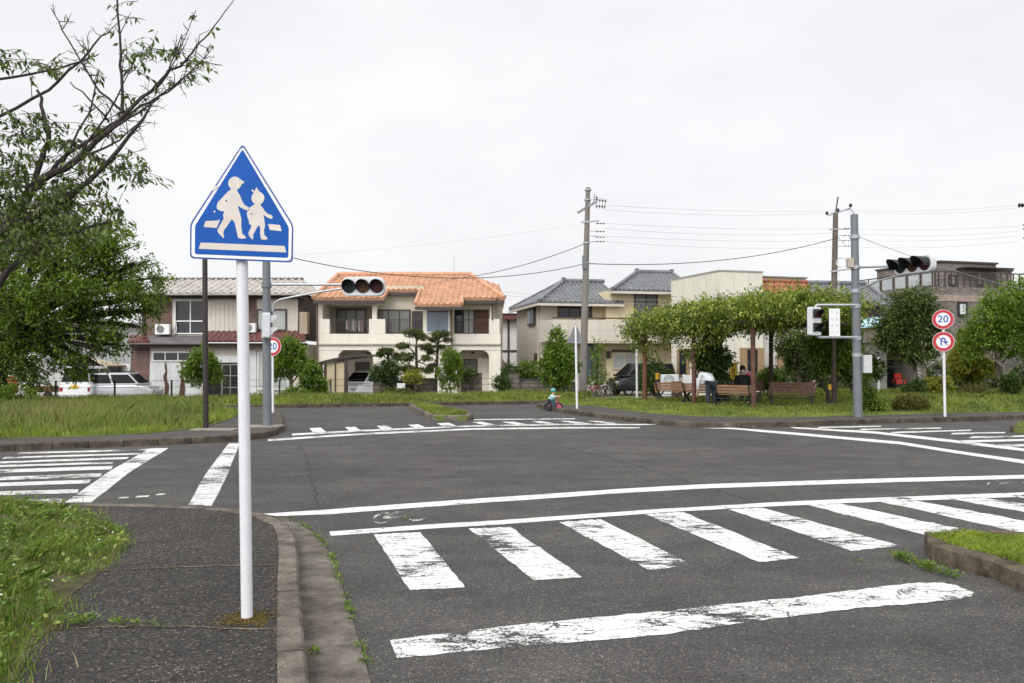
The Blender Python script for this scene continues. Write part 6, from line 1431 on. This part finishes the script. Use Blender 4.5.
for k in range(4):
    cz = z1-(z1-z0)*(.13+.245*k)
    for sx, sz, lx, lz in ((0,.6,.8,.16),(0,-.1,.9,.15),(-.5,0,.16,.8),(.45,-.2,.16,.7),(0,-.75,.7,.14)):
        if rr.random() < .8: mb.box(a.x+(sx-lx)*.07, 31.4965-rr.random()*.002, cz+(sz-lz)*.07, a.x+(sx+lx)*.07, 31.4995, cz+(sz+lz)*.07)
mb.build('characters', M_BLACK, bn); MB().tube([Vector((a.x+.14,31.52,.1)), Vector((a.x+.14,31.52,z1+.05))], .014, 6).build('pole', M_WHITE, r)
a = at(669.5, 381, 36); r = thing('air_conditioner_unit', 'white air conditioner outdoor unit behind the farthest left bench', 'air conditioner', (a.x, 36, .1)); MB().box(a.x-.36, 35.85, .15, a.x+.36, 36.15, at(669, 374.5, 36).z).build('casing', M_WHITE, r, bevel=.015); mb = MB(); q = Vector((a.x-.05, 35.845, a.z+.02))
for rad in (.08, .15, .21): mb.torus(q, rad, .01, (0,1,0), 20, 4)
mb.build('fan_grille', M_BLACK, r)
a, b = at(684, 375, 37.5), at(708, 391, 37.5); r = thing('garden_fence', 'white panel fence before the ivory house, behind the benches', 'fence', (a.x, 37.5, 0)); mb = MB()
for k in range(9): x = a.x+(b.x-a.x)*k/9; mb.box(x, 37.5, .25, x+(b.x-a.x)/9-.012, 37.53, a.z)
mb.build('panel', M_WHITE, r)
for x in (a.x, b.x): MB().box(x-.04, 37.54, -.05, x+.04, 37.6, a.z+.03).build('post', M_WHITE, r)
# ================================================================ vehicles
def car(name, label, cat, loc, rz, low, top, W, paint, wheels, Rw=.27, plate=None, group='parked cars', rack=False, pz=.50):
    """low/top: side outlines (x forward, z up); local x is forward"""
    r = thing(name, label, cat, loc, rz, group)
    def loft(poly, ys, ins):
        cx = sum(p[0] for p in poly)/len(poly); cz = sum(p[1] for p in poly)/len(poly); vs = []; n = len(poly)
        for y, s in zip(ys, ins): vs += [(p[0]-(s if p[0] > cx else -s), y, p[1]-(s*.6 if p[1] > cz else -s*.6)) for p in poly]
        fs = [(k*n+i, k*n+(i+1) % n, (k+1)*n+(i+1) % n, (k+1)*n+i) for k in range(len(ys)-1) for i in range(n)]
        return vs, fs+[tuple(range(n)), tuple((len(ys)-1)*n+i for i in range(n))]
    w = W/2; mb = MB(); mb.add(*loft(low, [-w, -w+.05, -w*.5, w*.5, w-.05, w], [.09, .015, 0, 0, .015, .09]))
    zb = max(p[1] for p in low); zt = max(p[1] for p in top); n = len(top)
    yy = lambda z, s: s*(w-.05-.14*max(0, (z-zb+.05))/(zt-zb+.05))
    mb.add([(p[0], yy(p[1], -1), p[1]) for p in top]+[(p[0], yy(p[1], 1), p[1]) for p in top], [tuple(range(n)), tuple(range(2*n-1, n-1, -1))]+[(i, n+i, n+(i+1) % n, (i+1) % n) for i in range(n)])
    body = mb.build('body', paint, r, world=False, smooth=True, bevel=.03)
    # glass: top = [rear base, rear top, front top, front base]
    rb, rt, ft, fb = [Vector((p[0], 0, p[1])) for p in top[:4]]
    def q(p0, p1, t): return p0+(p1-p0)*t
    for s in (-1, 1):
        x0, x1 = rb+(rt-rb)*.15, fb+(ft-fb)*.12; nW = 2
        for k in range(nW):
            bl, br = q(x0, x1, .04+.49*k), q(x0, x1, .50+.47*k); tl, tr_ = q(rt, ft, .06+.49*k), q(rt, ft, .50+.46*k); tl = q(bl, tl, .84); tr_ = q(br, tr_, .84)
            pts = [Vector((p.x, yy(p.z, s)+s*.006, p.z)) for p in (bl, br, tr_, tl)]; MB().add(pts+[p-Vector((0,s*.012,0)) for p in pts], [(0,1,2,3),(7,6,5,4),(0,4,5,1),(1,5,6,2),(2,6,7,3),(3,7,4,0)]).build('side_window', M_CGL, r, world=False)
    for nm, a_, b_, sg_ in (('windscreen', fb, ft, 1), ('rear_window', rb, rt, -1)):
        lo, hi = q(a_, b_, .14), q(a_, b_, .9); dn = Vector((sg_, 0, .35)).normalized()*.008
        pts = [Vector((p.x, s*(abs(yy(p.z, 1))-.06), p.z))+dn for p, s in ((lo,-1),(lo,1),(hi,1),(hi,-1))]; MB().add(pts+[p-dn*2 for p in pts], [(0,1,2,3),(7,6,5,4),(0,4,5,1),(1,5,6,2),(2,6,7,3),(3,7,4,0)]).build(nm, M_CGL, r, world=False)
    for x in wheels:
        for s in (-1, 1):
            wh = MB(); wh.torus((x, s*(w-.09), Rw), Rw-.07, .075, (0,1,0), 22, 8); wh = wh.build('wheel', M_RUBBER, r, world=False, smooth=True); MB().disc((x, s*(w-.06), Rw), Rw*.62, (0,s,0), .04, 16).build('rim', M_GALV, wh, world=False)
    xf, xr = max(p[0] for p in low), min(p[0] for p in low)
    for s in (-1, 1):
        MB().box(xf-.14, s*(w-.24)-.13, .62, xf+.006, s*(w-.24)+.13, .76).build('headlight', M_GLL, r, world=False, bevel=.02); MB().box(xr-.008, s*(w-.12)-.07, .66, xr+.06, s*(w-.09)+.05, .86).build('tail_light', mat('tail_lamp_red', (.30,.015,.012), .3), r, world=False, bevel=.01)
        mb = MB(); mb.ball((fb.x-.12, s*(w+.07), fb.z+.06), .07, .07, .06, 8, 6); mb.bar((fb.x-.12, s*(w-.06), fb.z+.02), (fb.x-.12, s*(w+.05), fb.z+.05), .03, .03); mb.build('mirror', paint, r, world=False, smooth=True)
    MB().box(xf-.02, -w*.55, .30, xf+.008, w*.55, .46).build('grille', M_BLACK, r, world=False)
    if plate:
        for x in (xf+.012, xr-.022): MB().box(x, -.165, pz, x+.01, .165, pz+.16).build('number_plate', plate, r, world=False)
    if rack:
        mb = MB()
        for x in (-.85, .15): mb.box(x-.03, -w+.2, zt+.02, x+.03, w-.2, zt+.07)
        mb.build('roof_rack', M_BLACK, r, world=False)
    return r
M_CGL = mat('car_window_glass', (.008,.009,.010), .15, spec=.15)
M_SILV = mat('silver_car_paint', (.40,.41,.43), .25, .3, .04, 1); M_CWHT = mat('white_car_paint', (.74,.75,.76), .25, 0, .03, 1); M_CBLK = mat('black_car_paint', (.012,.013,.015), .2, 0, .1, 1); M_PLY = mat('yellow_plate', (.65,.42,.02), .5)
hatch_low = [(-1.68,.28),(-1.7,.6),(-1.62,.93),(.95,.97),(1.5,.86),(1.68,.62),(1.7,.3),(1.4,.22),(-1.4,.22)]; hatch_top = [(-1.60,.93),(-1.48,1.52),(.45,1.53),(1.08,.96)]
a = at(123.5, 400, 42); car('parked_car', 'silver hatchback parked side-on behind the tall grass, facing right', 'car', (a.x, 42, gz(a.x, 42)), 0, hatch_low, hatch_top, 1.48, M_SILV, (-1.15, 1.1), rack=True)
van_low = [(-1.68,.28),(-1.7,.6),(-1.66,1.0),(1.2,1.0),(1.55,.9),(1.68,.6),(1.7,.3),(1.4,.22),(-1.4,.22)]; van_top = [(-1.66,.99),(-1.58,1.84),(.75,1.84),(1.3,.98)]
a = at(76, 400, 41); car('parked_van', 'white van seen from behind with a yellow number plate, left of the silver hatchback', 'van', (a.x-.1, 42.5, gz(a.x, 42)), R(94), van_low, van_top, 1.48, M_CWHT, (-1.15, 1.1), plate=M_PLY, pz=.80)
a = at(362, 394, 41.5); car('parked_car', 'white compact car parked nose-out beside the dark carport', 'car', (a.x+.2, 42.2, -.42), R(-122), hatch_low, hatch_top, 1.5, M_CWHT, (-1.15, 1.1), plate=M_WHITE)
a = at(640, 391, 43.5); car('parked_car', 'black tall car parked by the grey-roofed house, behind the bare white post', 'car', (a.x+.15, 44.0, gz(a.x, 43.5)), R(-160), [(-1.68,.28),(-1.7,.6),(-1.66,.95),(1.0,.98),(1.55,.86),(1.68,.6),(1.7,.3),(1.4,.22),(-1.4,.22)], [(-1.64,.94),(-1.5,1.62),(.5,1.64),(1.25,.97)], 1.5, M_CBLK, (-1.15, 1.1))
# --- brown cart and red machine at far left
a = at(44, 399, 38); r = thing('garden_cart', 'brown box-shaped garden cart half hidden behind the tall grass left of the white van', 'cart', (a.x, 38, gz(a.x, 38))); zc = at(44, 386, 38).z
MB().box(-.5, -.3, .35, .5, .3, zc-gz(a.x, 38)).build('box', mat('brown_cart', (.13,.045,.03), .7, 0, .2, 4), r, world=False, bevel=.02)
for s in (-1, 1): MB().disc((s*.35, -.34, .2), .2, (0,1,0), .05, 16).build('wheel', M_RUBBER, r, world=False)
a = at(9, 399, 37); r = thing('watering_can', 'red garden machine at the left edge behind the tall grass', 'machine', (a.x, 37, gz(a.x, 37))); r.name = 'garden_machine'
mb = MB(); mb.box(-.3, -.2, .25, .3, .2, .75); mb.ball((.05, 0, .8), .25, .2, .22, 10, 6); mb.build('body', mat('faded_red_paint', (.40,.07,.05), .5, 0, .2, 4), r, world=False, bevel=.04); mb = MB(); mb.bar((-.28,0,.7), (-.6,0,1.1), .04, .04); mb.build('handle', M_BLACK, r, world=False)
# --- bicycles in front of the grey-roofed house
def bicycle(label, loc, rz, Rw, m, group='bicycles by the grey-roofed house'):
    r = thing('bicycle', label, 'bicycle', loc, rz, group); k = Rw/.25; wb = .33*k
    for s in (-1, 1):
        w_ = MB().torus((s*wb, 0, Rw), Rw-.02, .02, (0,1,0), 24, 6).build('wheel', M_RUBBER, r, world=False, smooth=True); mb = MB()
        for j in range(7): a = math.pi*j/7; mb.tube([Vector((s*wb+math.cos(a)*Rw*.9, 0, Rw+math.sin(a)*Rw*.9)), Vector((s*wb-math.cos(a)*Rw*.9, 0, Rw-math.sin(a)*Rw*.9))], .004, 4)
        mb.build('spokes', M_GALV, w_, world=False)
    bb = Vector((-.04*k,0,Rw*.95)); st = Vector((-.14*k,0,Rw*2.05)); hd = Vector((.22*k,0,Rw*2.1)); mb = MB()
    for a, b in ((bb, st), (bb, hd-Vector((0,0,.08*k))), (st-Vector((0,0,.05)), hd), (st-Vector((0,0,.06)), Vector((-wb,0,Rw))), (bb, Vector((-wb,0,Rw))), (hd, Vector((wb,0,Rw)))): mb.tube([a, b], .016, 8)
    mb.build('frame', m, r, world=False, smooth=True); mb = MB(); mb.ball(st+Vector((0,0,.06)), .10*k, .05*k, .03, 10, 6); mb.tube([st, st+Vector((0,0,.05))], .012, 6); mb.build('saddle', M_BLACK, r, world=False, smooth=True)
    mb = MB(); mb.tube([hd, hd+Vector((-.03*k,0,.14*k))], .014, 6); h2 = hd+Vector((-.03*k,0,.14*k)); mb.tube([h2+Vector((0,-.22*k,.03)), h2, h2+Vector((0,.22*k,.03))], .012, 6); mb.build('handlebar', M_BLACK, r, world=False, smooth=True)
    mb = MB(); mb.tube([bb+Vector((.0,-.07,-.0)), bb+Vector((.1*k,-.07,-.08*k))], .008, 5); mb.box(bb.x+.06*k, -.12, bb.z-.1*k, bb.x+.14*k, -.05, bb.z-.08*k); mb.build('pedal', M_BLACK, r, world=False); return r
M_PINKF = mat('pink_bike_paint', (.50,.06,.16), .4)
a = at(594, 390, 42.3); bicycle('small pink bicycle parked left of the others by the house', (a.x, 42.3, gz(a.x,42.3)), R(12), .25, M_PINKF); a = at(603.5, 390, 42.6); bicycle('white framed bicycle parked in the middle by the house', (a.x, 42.6, gz(a.x,42.6)), R(30), .28, M_WHITE)
a = at(612, 390, 43); bicycle('dark adult bicycle parked nearest the black car', (a.x, 43, gz(a.x,43)), R(60), .33, M_GREYP)
# ================================================================ people
def skin(name, V, E, Rd, m, parent, sub=2):
    me = bpy.data.meshes.new(name); Mi = chain(parent).inverted(); me.from_pydata([tuple(Mi @ Vector(p)) for p in V], E, []); o = link(bpy.data.objects.new(name, me))
    o.modifiers.new('skin', 'SKIN'); s = o.modifiers.new('sub', 'SUBSURF'); s.levels = sub; s.render_levels = sub
    for i, q in enumerate(me.skin_vertices[0].data): q.radius = (Rd[i], Rd[i]) if not isinstance(Rd[i], tuple) else Rd[i]; q.use_root = (i == 0)
    dg = bpy.context.evaluated_depsgraph_get(); dg.update(); nm = bpy.data.meshes.new_from_object(o.evaluated_get(dg)); o.modifiers.clear(); o.data = nm; nm.name = name
    nm.materials.clear(); nm.materials.append(m); nm.polygons.foreach_set('use_smooth', [True]*len(nm.polygons)); o.parent = parent; return o
def person(label, base, yaw, hip, chest, neck, head, arms, legs, mskin, mtop, mleg, mhair, msho=M_BLACK, sc=1.0, mask=False, hood=None, long=False):
    """joints in local coordinates (x right, y forward, z up); arms/legs: (shoulder, elbow, wrist) / (hip, knee, ankle)"""
    r = thing('person', label, 'person', base, yaw, 'people in the park'); v = lambda p: r.matrix_basis @ (Vector(p)*sc)
    bpy.context.view_layer.update(); M = Matrix.Translation(base) @ Matrix.Rotation(yaw, 4, 'Z'); v = lambda p: M @ (Vector(p)*sc)
    hip, chest, neck, head = map(Vector, (hip, chest, neck, head)); hd = (head-neck).normalized()
    V = [hip, hip+(chest-hip)*.5, chest, neck, head-hd*.03, head+hd*.07]; Rd = [.11, .10, .10, .05, .085, .075]; E = [(0,1),(1,2),(2,3),(3,4),(4,5)]
    for sh, el, wr in arms:
        i = len(V); el, wr, sh = Vector(el), Vector(wr), Vector(sh); V += [sh, el, wr, wr+(wr-el).normalized()*.07, wr+(wr-el).normalized()*.14]; Rd += [.06, .042, .028, .034, .02]; E += [(2, i), (i, i+1), (i+1, i+2), (i+2, i+3), (i+3, i+4)]
        k = i+3; d = (wr-el).normalized(); s_ = d.cross(Vector((0,1,.3))).normalized()
        for f_ in (-1.5, -.5, .5, 1.5): j = len(V); V += [V[k]+d*.05+s_*.014*f_, V[k]+d*.115+s_*.017*f_+Vector((0,.01,-.012))]; Rd += [.010, .008]; E += [(k, j), (j, j+1)]
        j = len(V); V += [V[k]+s_*.045+d*.02]; Rd += [.011]; E += [(k, j)]
    for hp, kn, an in legs:
        i = len(V); V += [Vector(hp), Vector(kn), Vector(an), Vector(an)+Vector((0,.12,-.05))]; Rd += [.085, .055, .038, .032]; E += [(0, i), (i, i+1), (i+1, i+2), (i+2, i+3)]
    b = skin('body', [v(p) for p in V], E, [q*sc for q in Rd], mskin, r)
    up_ = hd; fw = Vector((0,1,0)); fw = (fw-up_*fw.dot(up_)).normalized(); sd_ = up_.cross(fw)
    mb = MB()
    for s in (-1, 1): mb.ball(v(head+fw*.098+sd_*s*.033+up_*.025), .011*sc, .011*sc, .011*sc, 8, 6)
    mb.build('eyes', M_BLACK, r); mb = MB(); mb.ball(v(head+fw*.105), .014*sc, .016*sc, .02*sc, 8, 6); 
    for s in (-1, 1): mb.ball(v(head+sd_*s*.088+up_*.01), .012*sc, .02*sc, .03*sc, 8, 6)
    mb.build('nose_and_ears', mskin, r, smooth=True); mb = MB(); mb.ball(v(head+fw*.098-up_*.045), .024*sc, .008*sc, .007*sc, 8, 6); mb.build('mouth', mat('lip', (.35,.12,.10), .5), r, smooth=True)
    if mhair is not None:
        mb = MB(); mb.ball(v(head+up_*.035-fw*.022), .105*sc, .108*sc, .11*sc, 14, 10); 
        if long: mb.ball(v(head-fw*.06-up_*.08), .085*sc, .05*sc, .14*sc, 12, 8)
        mb.build('hair', mhair, r, smooth=True)
    V = [hip-(chest-hip).normalized()*.08, hip+(chest-hip)*.5, chest, chest+(neck-chest)*.7]; Rd = [.175, .185, .18, .08]; E = [(0,1),(1,2),(2,3)]
    for sh, el, wr in arms: i = len(V); V += [Vector(sh), Vector(el), Vector(el)+(Vector(wr)-Vector(el))*.85]; Rd += [.085, .062, .046]; E += [(2, i), (i, i+1), (i+1, i+2)]
    skin('shirt', [v(p) for p in V], E, [q*sc for q in Rd], mtop, r)
    V = [hip+Vector((0,0,.03))]; Rd = [.14]; E = []
    for hp, kn, an in legs: i = len(V); V += [Vector(hp), Vector(kn), Vector(an)+Vector((0,0,.02))]; Rd += [.105, .078, .06]; E += [(0, i), (i, i+1), (i+1, i+2)]
    skin('trousers', [v(p) for p in V], E, [q*sc for q in Rd], mleg, r); mb = MB()
    for hp, kn, an in legs: a = Vector(an); mb.ball(v(a+Vector((0,.06,-.045))), .05*sc, .125*sc, .045*sc, 10, 6, 0, Matrix.Rotation(yaw, 3, 'Z'))
    mb.build('shoes', msho, r, smooth=True)
    if mask: mb = MB(); mb.ball(v(head+fw*.075-up_*.04), .062*sc, .045*sc, .05*sc, 12, 8); mb.build('face_mask', M_WHITE, r, smooth=True)
    return r
M_SKIN = mat('skin', (.48,.28,.19), .55, 0, .05, 6); M_HAIR = mat('black_hair', (.012,.010,.009), .5); M_SHIRT = mat('pale_grey_shirt', (.58,.60,.63), .85, 0, .06, 6); M_NAVY = mat('dark_navy_trousers', (.018,.022,.035), .85, 0, .15, 5); M_CLBLK = mat('black_clothing', (.012,.012,.014), .8, 0, .15, 5)
g = G(711.5, 407.3, .13)
person('person in a pale grey shirt and dark trousers bending forward beside the benches', Vector((g.x, g.y, .13)), R(18), (0,0,.80), (-.06,.30,1.04), (-.09,.42,1.08), (-.11,.53,1.04), [((-.22,.30,1.02),(-.27,.36,.74),(-.24,.44,.50)), ((.12,.30,1.02),(.17,.36,.74),(.14,.46,.50))], [((-.10,0,.76),(-.11,.04,.42),(-.11,-.02,.09)), ((.10,0,.76),(.11,.05,.42),(.11,.0,.09))], M_SKIN, M_SHIRT, M_NAVY, M_HAIR)
seat = Vector((7.90, 29.55, .13))
person('person in black clothes and a white face mask sitting on the dark bench', seat, RZ+R(34)+math.pi+R(20), (0,.16,.52), (0,.10,.92), (0,.10,1.06), (0,.13,1.20), [((-.19,.11,.95),(-.24,.18,.68),(-.12,.40,.60)), ((.19,.11,.95),(.24,.18,.68),(.12,.40,.60))], [((-.09,.20,.50),(-.10,.58,.50),(-.10,.58,.09)), ((.09,.20,.50),(.10,.58,.50),(.10,.60,.09))], M_SKIN, M_CLBLK, M_CLBLK, M_HAIR, mask=True, long=True)
# pink umbrella resting behind the seated person's shoulder
c = at(747.3, 374.5, 29.85); r = thing('umbrella', 'small pink and white umbrella tilted behind the seated black-clothed person', 'umbrella', c); ax = Vector((.55,-.55,.62)).normalized(); sx = ax.orthogonal().normalized(); sy = ax.cross(sx); mb = MB(); vs = []; fs = []
for j in range(6):
    t = j/5*1.15
    for i in range(16): a = 2*math.pi*i/16; rad = .30*math.sin(t)*(1+.04*math.cos(8*a/2)); vs.append(c+sx*math.cos(a)*rad+sy*math.sin(a)*rad+ax*(.30*math.cos(t)-.18))
for j in range(5):
    for i in range(16): fs.append((j*16+i, (j+1)*16+i, (j+1)*16+(i+1) % 16, j*16+(i+1) % 16))
mb.add(vs, fs, 0); mb.m = [1 if (k % 16)//4 % 2 else 0 for k in range(len(fs))]; o = mb.build('canopy', [mat('umbrella_pink', (.62,.06,.17), .6), mat('umbrella_white', (.70,.60,.62), .6)], r, smooth=True); s = o.modifiers.new('solid', 'SOLIDIFY'); s.thickness = .004
MB().tube([c+ax*.12, c-ax*.42], .007, 6).build('shaft', M_GALV, r)
# toddler on a balance bike
g = G(553.5, 411.2, 0); bk = thing('balance_bike', 'tiny pink and black balance bike ridden by the toddler', 'bicycle', (g.x, g.y, .004), R(-14))
for s in (-1, 1): w_ = MB().torus((s*.175, 0, .14), .115, .025, (0,1,0), 20, 6).build('wheel', M_RUBBER, bk, world=False, smooth=True); MB().disc((s*.175, -.012, .14), .085, (0,1,0), .024, 14).build('rim', M_PINKF if s > 0 else M_BLACK, w_, world=False)
mb = MB(); mb.tube([Vector((-.175,0,.14)), Vector((-.06,0,.24)), Vector((.08,0,.22)), Vector((.13,0,.36))], .018, 8); mb.tube([Vector((.175,0,.14)), Vector((.13,0,.36)), Vector((.12,0,.44))], .016, 8); mb.build('frame', M_PINKF, bk, world=False, smooth=True)
mb = MB(); mb.ball((-.08,0,.29), .08, .05, .025, 10, 6); mb.build('saddle', M_BLACK, bk, world=False, smooth=True); mb = MB(); mb.tube([Vector((.12,-.15,.45)), Vector((.12,.15,.45))], .013, 6); mb.build('handlebar', M_BLACK, bk, world=False)
M_TEAL = mat('teal_cloth', (.06,.36,.36), .8, 0, .15, 9); yawc = R(-14)-math.pi/2
q_ = .68
def dv(p): return tuple(x/q_ for x in p)
ch = person('toddler with a teal helmet riding the tiny balance bike at the kerb', Vector((g.x, g.y, .004)), yawc, dv((0,-.08,.36)), dv((0,-.03,.49)), dv((0,-.01,.545)), dv((0,.0,.635)),
    [tuple(map(dv, ((-.085,-.02,.49),(-.12,.05,.45),(-.115,.09,.46)))), tuple(map(dv, ((.085,-.02,.49),(.12,.05,.45),(.115,.09,.46))))], [tuple(map(dv, ((-.05,-.07,.34),(-.085,.03,.22),(-.08,.0,.065)))), tuple(map(dv, ((.05,-.07,.34),(.085,.05,.22),(.08,.04,.065))))],
    M_SKIN, mat('white_teal_shirt', (.35,.52,.52), .85, 0, .3, 12), mat('dark_teal_trousers', (.02,.06,.07), .85), None, mat('pink_shoe', (.5,.10,.15), .6), sc=q_)
M_ = Matrix.Translation((g.x, g.y, .004)) @ Matrix.Rotation(yawc, 4, 'Z'); mb = MB(); mb.ball(M_ @ Vector((0,-.012,.668)), .088, .092, .075, 14, 8)
mb.build('helmet', mat('teal_white_helmet', (.10,.34,.33), .4, 0, .6, 16), ch, smooth=True)
